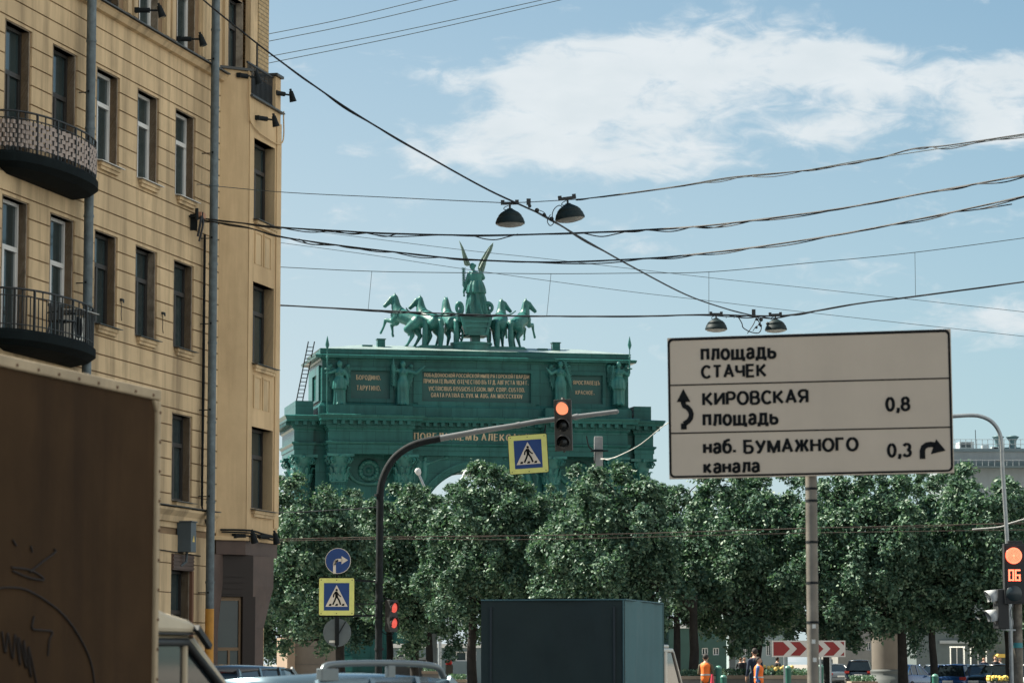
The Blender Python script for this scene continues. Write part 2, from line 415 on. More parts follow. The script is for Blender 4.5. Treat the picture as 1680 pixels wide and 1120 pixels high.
def spline(pts, k=8):
    pts = [Vector(p) for p in pts]
    if len(pts) < 3: return [pts[0].lerp(pts[-1], i / k) for i in range(k + 1)]
    out = []
    for i in range(len(pts) - 1):
        p0 = pts[i - 1] if i else pts[0] * 2 - pts[1]; p1 = pts[i]; p2 = pts[i + 1]; p3 = pts[i + 2] if i + 2 < len(pts) else pts[-1] * 2 - pts[-2]
        for j in range(k):
            t = j / k; out.append(.5 * ((2 * p1) + (p2 - p0) * t + (2 * p0 - 5 * p1 + 4 * p2 - p3) * t * t + (3 * p1 - p0 - 3 * p2 + p3) * t ** 3))
    return out + [pts[-1]]

# shared materials
m_asphalt = M('asphalt', (.05, .052, .055), .9, var=.25, scale=1.5, bump=.4, bscale=60)
m_paving = M('paving', (.24, .22, .19), .85, var=.2, scale=1.2, bump=.3)
m_black = M('black_metal', (.018, .022, .024), .55, var=.2)
m_dkmetal = M('dark_metal', (.014, .018, .020), .75, spec=.15, var=.25, scale=8)
m_steel = M('galvanised_steel', (.30, .33, .34), .42, .55, var=.18, scale=9, bump=.1)
m_chrome = M('bright_steel', (.55, .57, .57), .3, .8, var=.1)
m_rubber = M('rubber', (.012, .012, .013), .8)
m_glass = M('window_glass', (.028, .045, .048), .08, spec=.5, var=.3, scale=.6)
m_carglass = M('car_glass', (.01, .015, .018), .05, spec=.5)
m_white = M('white_paint', (.62, .62, .58), .5, var=.06)
m_signwhite = M('sign_white', (.70, .64, .56), .45, var=.04)
m_ink = M('sign_black', (.006, .007, .008), .7, spec=.15)
m_yellow = M('sign_yellow', (.74, .76, .24), .45, var=.05, scale=6)
m_blue = M('sign_blue', (.008, .05, .21), .4, var=.08, scale=5)
m_rim = M('rim_alloy', (.4, .42, .43), .35, .7)
m_red = M('red_lens', (.35, .02, .015), .3)

# ------------------------------------------------------------------ ground, roads
def grounds():
    g = MB().box(-900, 900, -60, 1800, -.5, 0); struct(g.build('ground', m_paving))
    r = MB().add([(-12, -20, .004), (30, -20, .004), (30, 104, .004), (-12, 104, .004)], [(0, 1, 2, 3)])
    r.add([(-200, 76, .008), (200, 76, .008), (200, 100, .008), (-200, 100, .008)], [(0, 1, 2, 3)])
    r.add([(-120, 140, .004), (120, 140, .004), (120, 176, .004), (-120, 176, .004)], [(0, 1, 2, 3)])
    struct(r.build('road', m_asphalt))
    mk = MB()
    for k in range(14):
        mk.add([(-9 + k * 2.4, 70, .012), (-8.2 + k * 2.4, 70, .012), (-8.2 + k * 2.4, 74.5, .012), (-9 + k * 2.4, 74.5, .012)], [(0, 1, 2, 3)])
    for k in range(9):
        mk.add([(9, -10 + 8 * k, .012), (9.15, -10 + 8 * k, .012), (9.15, -6 + 8 * k, .012), (9, -6 + 8 * k, .012)], [(0, 1, 2, 3)])
    struct(mk.build('road_markings', m_white))
    p = MB().box(-60, 60, 104.3, 139, 0, .12); p.box(-60, 60, 104, 104.3, 0, .14, 1); p.box(-60, 60, 176, 560, 0, .1)
    struct(p.build('pavement', [m_paving, M('kerb_stone', (.3, .3, .29), .8)]))
grounds()

# ------------------------------------------------------------------ the apartment building on the left
m_plaster = M('ochre_plaster', (.67, .505, .305), .9, var=.18, scale=1.1, bump=.25, bscale=45, streak=.75, streakcol=(.17, .125, .08), spec=.2)
m_plaster2 = M('bay_plaster', (.62, .455, .265), .9, var=.10, scale=.8, bump=.2, bscale=40, streak=.4, streakcol=(.24, .15, .08), spec=.2)
m_groove = M('groove_plaster', (.24, .16, .09), .95, var=.2)
m_reveal = M('worn_reveal', (.34, .28, .21), .9, var=.4, scale=5, bump=.5, bscale=15, var2=(.50, .42, .32))
m_brick = brick('yellow_brick', (.50, .37, .20), (.42, .30, .15), (.22, .17, .1), .27, .10)
m_brown = M('brown_stone', (.075, .045, .034), .6, var=.25, scale=2, bump=.2)
m_sillm = M('sheet_metal', (.05, .055, .055), .5, .2)
m_winwhite = M('window_white', (.62, .62, .60), .5, var=.05)
m_windark = M('window_dark', (.022, .020, .018), .55)
m_pipe = M('drainpipe_zinc', (.12, .155, .17), .5, .25, var=.3, scale=7, bump=.15, streak=.5)
m_ochre = M('ochre_band', (.55, .26, .04), .7, var=.2, scale=4)
m_balc = M('balcony_sheet', (.005, .009, .010), .85, spec=.12, var=.4, scale=3, bump=.3, bscale=8)
m_weave = M('woven_panel', (.40, .335, .30), .85, var=.12, scale=9)

BA = math.atan2(1, .234)
BF = Frame(-6.59, 68.0, BA)
def colS(px): return (112500 / (2010 - px) - 68) / math.cos(PI / 2 - BA)
def building():
    B = thing('apartment_building', 'ochre plaster apartment building with grooved walls, balconies and a corner bay', 'building', BF.o, BA)
    H = 22.9
    rows = [(-.6, 0.4, 3.1)] + [(BF.hit(232, 555, 0)[1] - 3.3 * k + 3.3 * 0, 0, 0) for k in ()]
    zt3, zb3 = BF.hit(216, 400)[1], BF.hit(216, 546)[1]
    fl = [(zb3 + 3.3 * k, zt3 + 3.3 * k) for k in (-1, 0, 1, 2, 3)]       # sills and heads of storeys 2 to 5
    zl = fl[3][0] - .18                                                # ledge under the top storey
    cols = [colS(x) + 0 for x in (168.5, 235.5, 300.5)]
    step = cols[1] - cols[0]; c0 = cols[0]
    cs = [c0 + step * k for k in range(-8, 3)]
    w = .575
    wins = []                                                           # (s0, s1, z0, z1, white?, door?)
    for k, (zb, zt) in enumerate(fl):
        for i, c in enumerate(cs):
            j = i - 8                                                    # 0,1,2 the three columns right of the pipe; -1,-2 over the balconies
            door = j in (-1, -2, -4, -5) and k in (1, 2)
            white = (k == 2 and j >= 0) or (k == 1 and j in (-1, -2)) or (k == 3 and j in (1, 2)) or (j < -2 and (i + k) % 3 == 0)
            wins.append((c - w, c + w, zb - (.75 if door else 0), zt, white, k))
    cx = colS(381)
    wins.append((cx - .5, cx + .5, fl[3][0], fl[3][1], False, 3)); wins.append((cx - .5, cx + .5, fl[4][0], fl[4][1], False, 4))
    wins = [q for q in wins if not (q[5] < 3 and q[1] > -.05)]
    # ground floor openings
    gw = [(c - .6, c + .62, .95, 3.55) for c in cs]
    S0 = -24.0
    # wall: every course between two grooves stands 25 mm proud of the backing
    wall = MB(); holes = [(a - .09, b + .09, z0 - .02, z1 + .02) for a, b, z0, z1, *_ in wins]
    open_ = [(a, b, z0, z1) for a, b, z0, z1, *_ in wins] + gw
    z = 4.45; n = 0
    while z < zl - .05:
        z1 = min(z + .366, zl)
        if zl - z1 < .15: z1 = zl
        for (a, b, c, d) in holed(S0, -.02, z, z1 - .028, holes): wall.box(a, b, 0, .06, c, d)
        z = z1
    for (a, b, c, d) in holed(S0, 3.25, 0, H, open_):
        if c < 4.45 and a > -.3: continue
        wall.box(a, b, .035, .34, c, d, 1)
    # ground floor: big smooth blocks
    zz = .6
    while zz < 4.3:
        for (a, b, c, d) in holed(S0, -.62, zz, zz + .60, [(g[0] - .06, g[1] + .12, g[2] - .1, g[3] + .35) for g in gw]): wall.box(a, b, -.02, .05, c, d, 0)
        zz += .62
    # top storey: flat wall with raised strips beside the windows
    top = [(a - .12, b + .12, z0 - .05, z1 + .1) for a, b, z0, z1, _, k in wins if k >= 3]
    for (a, b, c, d) in holed(S0, 2.62, zl + .16, H - .5, [(a - .18, b + .18, z0 - .06, z1 + .25) for a, b, z0, z1 in top]): wall.box(a, b, -.01, .05, c, d)
    for a, b, z0, z1 in top:
        wall.box(a - .42, a - .2, -.07, -.012, zl + .17 if z0 < fl[4][0] - .5 else z0 - .5, z1 + .6); wall.box(b + .2, b + .42, -.07, -.012, zl + .17 if z0 < fl[4][0] - .5 else z0 - .5, z1 + .6)
    # rest of the mass
    wall.box(S0, 3.25, .345, 13, 0, H, 2); wall.box(S0 - .2, 3.35, -.35, 13.1, H + .002, H + .25, 3)
    wall.box(S0, -.62, -.06, .03, 0, .58, 4)
    wall.build('wall', [m_plaster, m_groove, m_plaster2, m_sillm, m_brown], B)
    bk = MB()
    for (a, b, c, d) in holed(2.63, 3.42, 0, H - .3, []): bk.box(a, b, -.03, .6, c, d)
    bk.build('brick_corner', m_brick, B)
    # ledge below the top storey, string course above the ground floor
    lg = MB(); lg.prism([(.04, zl - .14), (-.1, zl - .12), (-.16, zl - .03), (-.2, zl), (.04, zl + .02)], S0, -.02, 'yz'); lg.box(S0, -.02, -.24, .03, zl + .022, zl + .05, 1)
    zs = BF.hit(300, 836)[1]
    lg.prism([(.03, zs - .3), (-.05, zs - .28), (-.08, zs - .16), (-.16, zs - .05), (-.17, zs), (.03, zs + .03)], S0, -.25, 'yz'); lg.box(S0, -.25, -.2, .02, zs + .032, zs + .05, 1)
    lg.build('ledge', [m_plaster, m_sillm], B)
    # windows
    def window(a, b, z0, z1, white, y0=.18, mull=.5, par=B, place=None, sill=True):
        fr = MB(); t = .065
        zt = z1 - (z1 - z0) * .34
        fr.box(a, a + t, y0, y0 + .07, z0, z1); fr.box(b - t, b, y0, y0 + .07, z0, z1)
        fr.box(a + t, b - t, y0, y0 + .07, z0, z0 + t); fr.box(a + t, b - t, y0, y0 + .07, z1 - t, z1); fr.box(a + t, b - t, y0 - .01, y0 + .07, zt - .05, zt + .04)
        xm = a + (b - a) * mull
        fr.box(xm - .05, xm + .05, y0 - .005, y0 + .07, z0 + t, zt - .05)
        for q0, q1 in ((a + t, xm - .05), (xm + .05, b - t)):
            fr.box(q0, q0 + .04, y0 + .01, y0 + .06, z0 + t, zt - .05); fr.box(q1 - .04, q1, y0 + .01, y0 + .06, z0 + t, zt - .05)
        o = fr.build('window', m_winwhite if white else m_windark, par)
        if place: o.matrix_local = place
        MB().box(a + t, b - t, y0 + .045, y0 + .055, z0 + t, z1 - t).build('pane', m_glass, o)
        if (int(a * 7) + int(z0 * 3)) % 3 != 0:                      # sky reflection painted as a pale strip in front of the pane
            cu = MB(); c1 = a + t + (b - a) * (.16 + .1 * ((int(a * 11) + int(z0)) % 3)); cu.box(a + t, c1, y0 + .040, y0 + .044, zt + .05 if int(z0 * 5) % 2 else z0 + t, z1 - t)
            cu.build('sky_reflection', M('sky_reflection_white', (.50, .53, .53), .9, var=.1, scale=9), o)
        # lining of the opening
        rv = MB(); rv.box(a - .01, a, .02, y0 + .1, z0, z1); rv.box(b, b + .01, .02, y0 + .1, z0, z1); rv.box(a, b, .02, y0 + .1, z1, z1 + .01); rv.box(a - .01, b + .01, .02, y0 + .1, z0 - .012, z0)
        rv.box(a, b, y0 + .072, y0 + .2, z0, z0 + .02)
        rv.build('reveal', m_reveal, o)
        if sill:
            sl = MB(); sl.prism([(y0, z0 + .012), (-.14, z0 - .03), (-.14, z0 - .045), (y0, z0 - .011)], a - .06, b + .1, 'yz', 1)
            sl.box(a + .02, b - .02, -.09, .03, z0 - .12, z0 - .05); sl.box(a + .06, b - .06, -.06, .03, z0 - .19, z0 - .12)
            sl.build('sill', [m_plaster, m_winwhite if white else m_sillm], o)
        return o
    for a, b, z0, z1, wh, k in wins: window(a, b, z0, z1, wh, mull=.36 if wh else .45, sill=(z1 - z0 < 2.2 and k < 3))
    for a, b, z0, z1 in gw:
        if b > -.3: continue
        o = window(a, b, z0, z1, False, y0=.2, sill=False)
        s = MB(); s.box(a - .05, b + .06, -.06, .1, z1 + .002, z1 + .34); [s.box(a - .05, b + .06, -.075, -.06, z1 + .03 + .08 * i, z1 + .08 + .08 * i) for i in range(4)]
        s.box(b + .002, b + .11, -.05, .2, z0, z1, 1)
        s.build('shutter_box', [m_brown, M('brown_frame', (.16, .075, .04), .7)], o)
    # ---- corner bay: canted side, front with windows, return
    YB = -.52; p0, p1, p2, p3 = (-.02, .0), (BF.hit(407, 450, YB)[0], YB), (BF.hit(458.5, 450, YB)[0], YB), (3.0, .0)
    zb, zf, ztop = BF.hit(380, 884)[1], BF.hit(417, 184)[1], BF.hit(362, 112)[1]
    bw = [(BF.hit(415.5, 450, YB)[0], BF.hit(450, 450, YB)[0], a, b) for a, b in fl[:3]]
    bay = MB()
    def slab(a, b, z0, z1, th, mat=0):
        d = (Vector(b) - Vector(a)).normalized(); nn = Vector((-d.y, d.x)) * th
        bay.prism([a, b, (b[0] + nn.x, b[1] + nn.y), (a[0] + nn.x, a[1] + nn.y)], z0, z1, 'xy', mat)
    slab(p0, p1, zb, ztop, .26); slab(p2, p3, zb, zf - .004, .26)
    for (a, b, c, d) in holed(p1[0] + .002, p2[0] - .002, zb + .002, zf, bw): bay.box(a, b, p1[1], p1[1] + .26, c, d)
    for a, b in fl[:2]:   # paired sunk panels between the storeys
        pass
    panels = []
    bay.box(p1[0], p1[0] + .035, p1[1] - .02, p1[1], zb, ztop)         # arris bead
    bay.box(bw[0][1] + .06, p2[0], p1[1] - .03, p1[1] - .002, zb + .3, zf - .25)   # pilaster at the far edge
    bay.prism([p0, p1, p2, p3], zb - .38, zb - .003, 'xy', 1); bay.prism(offset([p0, p1, p2, p3], .06), zb - .06, zb + .03, 'xy', 0)
    bay.prism([(.04, .02), (p1[0] + .03, YB + .06), (p2[0] - .03, YB + .06), (2.95, .02)], zf - .2, zf - .01, 'xy', 0)
    for lo, hi in ((fl[0][1], fl[1][0]), (fl[1][1], fl[2][0])):
        for k in range(2):
            xa = bw[0][0] + .06 + k * .66; z0, z1 = lo + .42, hi - .28; sw = MB(); panels.append(sw)
            for (a, b, c, d) in ((xa, xa + .05, z0, z1), (xa + .48, xa + .53, z0, z1), (xa + .05, xa + .48, z1 - .05, z1)): sw.box(a, b, p1[1] - .028, p1[1] - .001, c, d)
            sw.box(xa + .05, xa + .48, p1[1] - .008, p1[1] - .001, z0, z1 - .05, 1)
    bay.v += []; o = bay.build('bay', [m_plaster2, m_brown], B, bevel=.008)
    for sw in panels: sw.build('wall_panel', [m_plaster2, m_plaster], o)
    for a, b, z0, z1 in bw:
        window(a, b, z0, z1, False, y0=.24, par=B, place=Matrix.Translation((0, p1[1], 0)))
    # bay top: cap, railing, pier
    cp = MB(); cp.prism(offset([p0, p1, (p1[0] + .2, p1[1] + .3), (.2, .3)], .06), ztop + .002, ztop + .06, 'xy'); cp.box(p1[0], p2[0] + .1, p1[1] - .08, p1[1] + .3, zf + .002, zf + .035)
    cp.build('bay_cap', m_sillm, B)
    rl = MB(); zr = zf + .78
    rl.box(p1[0], p2[0] - .4, p1[1] + .05, p1[1] + .09, zr, zr + .04); rl.box(p1[0], p2[0] - .4, p1[1] + .05, p1[1] + .09, zf + .1, zf + .13)
    x = p1[0] + .06
    while x < p2[0] - .42: rl.box(x, x + .022, p1[1] + .06, p1[1] + .08, zf + .04, zr); x += .095
    for k in range(6): rl.box(p1[0] + .1 + k * .25, p1[0] + .24 + k * .25, p1[1] + .065, p1[1] + .075, zr - .17, zr - .15)
    rl.box(p1[0] + .3, p2[0] - .4, p1[1] + .1, p1[1] + .11, zf + .06, zr - .2)
    rl.build('bay_railing', m_black, B)
    pr = MB(); pr.box(p2[0] - .4, p2[0], p1[1] + .0, p1[1] + .4, zf + .04, zf + .83); pr.box(p2[0] - .46, p2[0] + .06, p1[1] - .06, p1[1] + .46, zf + .832, zf + .9, 1)
    pr.build('bay_pier', [m_plaster2, m_sillm], B, bevel=.01)
    # ground floor under the bay: brown stone piers with flared heads, glazing between
    zq = zb - .385
    pi = MB()
    def pier(x0, x1, y0, y1, flare, fx=1):
        pi.box(x0, x1, y0, y1, 0, 2.35 + .001)
        pi.prism([(x0, 2.355), (x1, 2.355), (x1 + (flare if fx > 0 else 0), 3.35), (x1 + (flare if fx > 0 else 0), zq), (x0 - (flare if fx < 0 else 0), zq), (x0 - (flare if fx < 0 else 0), 3.35)], y0 - .0, y1, 'xz')
    pier(-.42, -.08, -.09, .3, .30, 1)
    pi.prism([(.98, -.50), (1.62, -.60), (1.62, .1), (.98, -.16)], 0, 2.35, 'xy')
    fl_ = [(.98, -.50), (1.62, -.60), (1.62, .1), (.98, -.16)]; fl2 = [(.86, -.56), (2.2, -.645), (2.2, .1), (.86, -.10)]
    pi.add([(x, y, 2.351) for x, y in fl_] + [(x, y, 3.3) for x, y in fl2] + [(x, y, zq) for x, y in fl2], [(0, 1, 5, 4), (1, 2, 6, 5), (2, 3, 7, 6), (3, 0, 4, 7), (4, 5, 9, 8), (5, 6, 10, 9), (6, 7, 11, 10), (7, 4, 8, 11)])
    pi.box(1.63, 3.2, .25, .5, 0, zq)
    MP = Matrix.Translation((-.02, .16, 0)) @ Matrix.Rotation(math.atan2(p1[1], p1[0]), 4, 'Z')
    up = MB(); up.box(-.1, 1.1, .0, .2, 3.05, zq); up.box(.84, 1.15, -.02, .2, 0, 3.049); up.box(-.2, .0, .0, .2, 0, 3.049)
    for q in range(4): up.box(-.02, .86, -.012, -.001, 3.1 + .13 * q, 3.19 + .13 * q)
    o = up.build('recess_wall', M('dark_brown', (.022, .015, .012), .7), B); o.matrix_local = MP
    pi.build('pier', m_brown, B, bevel=.006)
    gl = MB(); a, b = .01, .83
    for (x0, x1, z0, z1) in ((a, a + .05, .3, 3.04), (b - .05, b, .3, 3.04), (a + .05, b - .05, .3, .4), (a + .05, b - .05, 2.96, 3.04), (a + .05, b - .05, 1.85, 1.92), (.52, .57, .4, 1.85)): gl.box(x0, x1, .06, .13, z0, z1)
    o = gl.build('shop_window', M('tan_frame', (.20, .13, .07), .6), B); o.matrix_local = MP
    MB().box(a + .05, b - .05, .09, .1, .4, 2.96).build('pane', m_glass, o)
    # the two drainpipes
    for px, yt, zlow in ((143.5, .0, 0), (349, .0, 0)):
        y = -.24 if px < 200 else -.28; s = BF.hit(px, 500, y)[0]; d = MB()
        d.tube([(s, y, 2.75), (s, y, H - .3)], .095, 14)
        for k in range(9):
            d.lathe([(.103, 0), (.106, .02), (.103, .05)], 14, (s, y, 3.3 + 1.75 * k))
        for z0 in (3.1, 5.2, 7.1, 9.0, 10.9, 12.8, 14.9, 16.8):
            d.tube([(s, y, z0), (s - .02, .03, z0)], .012, 6, 1); d.box(s - .11, s - .13, y - .02, y + .02, z0 - .02, z0 + .02, 1)
        o = d.build('drainpipe', [m_pipe, m_dkmetal], B)
        MB().tube([(s, y, .2), (s, y, 2.75)], .099, 14).build('pipe_foot', m_ochre, o, label='ochre painted lower length of the drainpipe')
    for px, py in ((198, 492), (266, 514)):                        # stubs of lost signs, soot below them
        x, z = BF.hit(px, py); k = MB(); k.box(x - .06, x + .05, -.05, .0, z - .02, z + .025); k.box(x - .02, x + .03, -.07, -.05, z - .06, z + .01); k.tube(spline([(x, -.012, z - .03), (x + .02, -.012, z - .2), (x + .01, -.012, z - .3), (x + .05, -.012, z - .42)], 4), .007, 4); k.build('wall_stub', m_black, B)
    # cable duct beside the right pipe
    ca = MB(); s = colS(326) + .05
    ca.tube([(s, -.06, 5.0), (s + .02, -.05, 7.5), (s, -.06, 11.0)], .028, 6); ca.tube([(s + .05, -.05, 5.2), (s + .09, -.05, 7.7), (s + .06, -.05, 11.0)], .016, 6)
    ca.tube(spline([(s, -.06, 5.0), (s + .1, -.07, 4.8), (s + .25, -.1, 4.55), (s + .3, -.12, 4.2)]), .02, 6)
    ca.tube([(-4, -.04, 3.95), (s, -.04, 3.9)], .012, 5)
    ca.build('cable_duct', m_dkmetal, B)
    # bay pipes along its foot
    cd = MB(); cd.tube(spline([(.02, -.09, zb + .17), (p1[0], YB - .08, zb + .17), (1.6, YB - .07, zb + .13), (2.6, YB - .07, zb + .1)], 4), .022, 6)
    cd.build('conduit', m_dkmetal, B); cd = MB(); cd.tube(spline([(.02, -.12, zb + .12), (p1[0] + .02, YB - .11, zb + .11), (1.7, YB - .09, zb + .04), (2.55, YB - .07, zb + .02)], 4), .016, 6)
    cd.build('conduit', m_dkmetal, B); cd = MB(); cd.tube(spline([(p1[0] - .08, YB - .0, ztop), (p1[0] - .05, YB - .02, ztop - .9), (p1[0] + .05, YB - .04, ztop - 1.2), (1.6, YB - .04, ztop - 1.33), (p2[0], YB - .04, ztop - 1.25), (p2[0] + .04, YB - .06, ztop - .5)], 6), .016, 6, 1)
    cd.build('conduit', [m_dkmetal, m_plaster2], B)
    # ---- balconies: curved slabs over two doors
    def balcony(zdeck, weave):
        sc = c0 - 1.5 * step; a, bq = 2.12, .70
        def arc(k, n, ia=0, ib=0): q = PI * k / n; return (sc - (a + ia) * math.cos(q), -(bq + ib) * math.sin(q) ** .8)
        n = 40
        ring = [arc(k, n) for k in range(n + 1)]
        prof = [(.0, 0), (.06, -.05), (.06, -.2), (-.1, -.30), (-.45, -.38)]
        vs = []; fs = []
        for o_, z_ in prof:
            for k in range(n + 1): x, y = arc(k, n, o_, o_); vs.append((x, min(y, .02), zdeck + z_))
        m = n + 1
        for r_ in range(len(prof) - 1):
            for k in range(n): fs.append((r_ * m + k, r_ * m + k + 1, (r_ + 1) * m + k + 1, (r_ + 1) * m + k))
        fs += [list(range(m))[::-1], list(range((len(prof) - 1) * m, len(prof) * m))]
        ba = MB().add(vs, fs)
        bo = ba.build('balcony', m_balc, B)
        rl = MB(); h = .74
        for zz, r_ in ((h, .02), (h - .13, .012), (.08, .012)): rl.tube([(x, y, zdeck + zz) for x, y in ring], r_, 6)
        for k in range(0, n + 1):
            x, y = ring[k]
            big = k % 5 == 0
            rl.box(x - (.02 if big else .009), x + (.02 if big else .009), y - (.02 if big else .009), y + (.02 if big else .009), zdeck, zdeck + (h if big else h - .13))
            if k % 5 == 2: rl.box(x - .01, x + .01, y - .01, y + .01, zdeck + h - .13, zdeck + h)
        rl.build('railing', m_black, bo)
        if weave:
            wv = MB(); N2 = 56
            for r_ in range(6):
                z0 = zdeck + .07 + .086 * r_
                vs = []; fs = []
                for k in range(N2 * 2 + 1):
                    q = PI * k / (N2 * 2); w_ = math.sin(k * PI / 2 + r_ * PI) * .028
                    x, y = sc - (a + w_) * math.cos(q), -(bq + w_) * math.sin(q) ** .8
                    vs += [(x, y, z0), (x, y, z0 + .074)]
                for k in range(N2 * 2): fs.append((2 * k, 2 * k + 2, 2 * k + 3, 2 * k + 1))
                wv.add(vs, fs)
            wv.build('woven_screen', m_weave, bo)
        return bo, sc
    zd4 = BF.hit(60, 238, -.9)[1]; zd3 = zd4 - 3.3
    balcony(zd4, True); balcony(zd3, False)
    return dict(fl=fl, zd3=zd3, zb=zb, ztop=ztop, zf=zf, zl=zl)
BD = building()

# things on the building
def floodlight(x, y, z, dx, dy, label, tilt=-.5):
    t = thing('floodlight', label, 'floodlight', BF.w(x, y, z), BA, 'floodlights fixed to the building')
    a = MB(); d = Vector((dx, dy, 0)); L = .42
    a.tube([(0, 0, 0), d * L * .62], .055, 10); a.tube([d * L * .62, d * L], .022, 8); a.box(-.05, .05, -.05, .05, -.05, .05)
    a.build('arm', m_dkmetal, t)
    e = d * (L + .06); h = MB(); q = Vector((dx * .3, dy * .3, -1)).normalized()
    h.tube([e - q * .1, e - q * .02, e + q * .03, e + q * .15], [.045, .06, .065, .085], 12)
    h.bar(e - q * .1, e - q * .16, .03, .05); h.build('lamp_head', m_dkmetal, t)
    MB().tube([e + q * .151, e + q * .155], .078, 12).build('lens', m_glass, t)
zl, ztop, zf, zb = BD['zl'], BD['ztop'], BD['zf'], BD['zb']
floodlight(colS(206), -.12, zl + .3, .3, -.95, 'dark floodlight on the ledge nearest the left drainpipe, top storey')
floodlight(colS(277), -.12, zl + .22, .3, -.95, 'dark floodlight on the ledge below the white framed top storey window')
floodlight(.28, -.34, ztop - .12, .75, -.66, 'dark floodlight under the cap of the canted bay side')
floodlight(.95, -.57, zf - .42, .8, -.6, 'dark floodlight over the topmost bay window')
floodlight(2.52, -.5, zf + .45, .85, -.55, 'floodlight sticking out from the pier against the sky')
floodlight(.28, -.34, zb + .04, .75, -.66, 'dark floodlight at the foot of the canted bay side above brown stone')
floodlight(1.3, -.6, zb + .06, .85, -.5, 'dark floodlight at the foot of the bay front')
def rod():
    t = thing('antenna_rod', 'thin dark rod standing by the pier on the bay roof', 'antenna', BF.w(2.0, -.2, zf), BA)
    MB().tube([(0, 0, 0), (0, 0, 1.55)], .022, 6).build('rod', m_black, t); MB().lathe([(.06, 0), (.05, .05), (.024, .07)], 8).build('foot', m_black, t)
rod()
def elbox():
    x, z0 = BF.hit(313, 905, -.3); x1, z1 = BF.hit(327, 858, -.3)
    t = thing('electrical_box', 'grey steel electrical box with yellow warning triangle beside the drainpipe', 'electrical box', BF.w(x - .05, 0, z0), BA)
    b = MB().box(0, .34, -.32, 0, 0, z1 - z0); b.box(.02, .04, -.28, -.04, .01, z1 - z0 - .01); b.box(-.02, .36, -.34, .02, z1 - z0, z1 - z0 + .03)
    b.tube([(.2, -.16, 0), (.22, -.14, -.2), (.1, -.05, -.3)], .03, 8); b.build('cabinet', M('cabinet_grey', (.06, .085, .10), .5, var=.15), t, bevel=.008)
    w = z1 - z0; MB().prism([(.10, .22), (.24, .22), (.17, .36)], -.324, -.321, 'xz').build('warning_triangle', M('warn_yellow', (.7, .5, .1), .5), t)
elbox()
def aircon():
    s = colS(88) + .1; t = thing('air_conditioner', 'white air conditioner unit on the lower balcony floor', 'air conditioner', BF.w(s, -.3, BD['zd3'] + .02), BA)
    b = MB().box(-.36, .36, -.14, .14, .06, .52); b.box(-.3, -.24, -.12, .12, 0, .06, 1); b.box(.24, .3, -.12, .12, 0, .06, 1)
    b.build('casing', [m_white, m_black], t, bevel=.012)
    g = MB(); [g.lathe([(r, 0), (r + .012, 0), (r + .012, .01), (r, .01)], 20, M=Matrix.Rotation(PI / 2, 4, 'X'), c=(-.08, -.145, .3)) for r in (.04, .08, .12, .16, .2)]
    g.build('fan_grille', m_dkmetal, t)
    MB().box(-.5, .5, -.35, .2, .60, .615).build('canopy', M('pale_board', (.5, .5, .48), .7), t)
aircon()
def chair():
    s = colS(44) + .25; t = thing('balcony_chair', 'dark plastic chair with slatted back on the lower balcony', 'chair', BF.w(s, -.55, BD['zd3'] + .02), BA - .5)
    m = M('chair_plastic', (.02, .03, .035), .5)
    MB().box(-.19, .19, -.19, .19, .28, .31).build('seat', m, t, bevel=.01)
    b = MB(); [b.box(-.18 + .075 * k, -.13 + .075 * k, .16, .19, .31, .62) for k in range(5)]; b.box(-.19, .19, .155, .195, .58, .64); b.build('backrest', m, t)
    for x in (-1, 1):
        for y in (-1, 1): MB().bar((x * .16, y * .16, .28), (x * .2, y * .2, 0), .03, .03).build('leg', m, t)
        a = MB(); a.box(x * .21 - .02, x * .21 + .02, -.17, .17, .44, .465); a.bar((x * .21, -.15, .44), (x * .2, -.15, .3), .025, .025); a.build('armrest', m, t)
chair()

# ------------------------------------------------------------------ the triumphal arch
m_gate = M('verdigris_paint', (.025, .112, .102), (.25), var=.2, scale=.35, spec=.13, streak=.55, streakcol=(.010, .055, .05), bump=.06, bscale=6, seam=(1.9, .95))
m_gate2 = M('verdigris_panel', (.014, .075, .069), .4, spec=.3, var=.12, scale=.4, streak=.3, streakcol=(.009, .05, .043))
m_bronze = M('green_bronze', (.024, .122, .108), .42, var=.35, scale=1.2, spec=.3, bump=.25, bscale=9)
m_gild = M('gilded_letter', (.42, .33, .21), .6, .0, var=.2, scale=2)
m_wing = M('wing_bronze', (.09, .15, .115), .5, var=.35, scale=2.5)
GA = math.atan2(.196, .98)
_c = P(787, 620, 220)
GF = Frame(_c.x, _c.y, GA)
def gz(py, px=600, v=0): return GF.hit(px, py, v)[1]
def gu(px, py=620, v=0): return GF.hit(px, py, v)[0]
G = {}
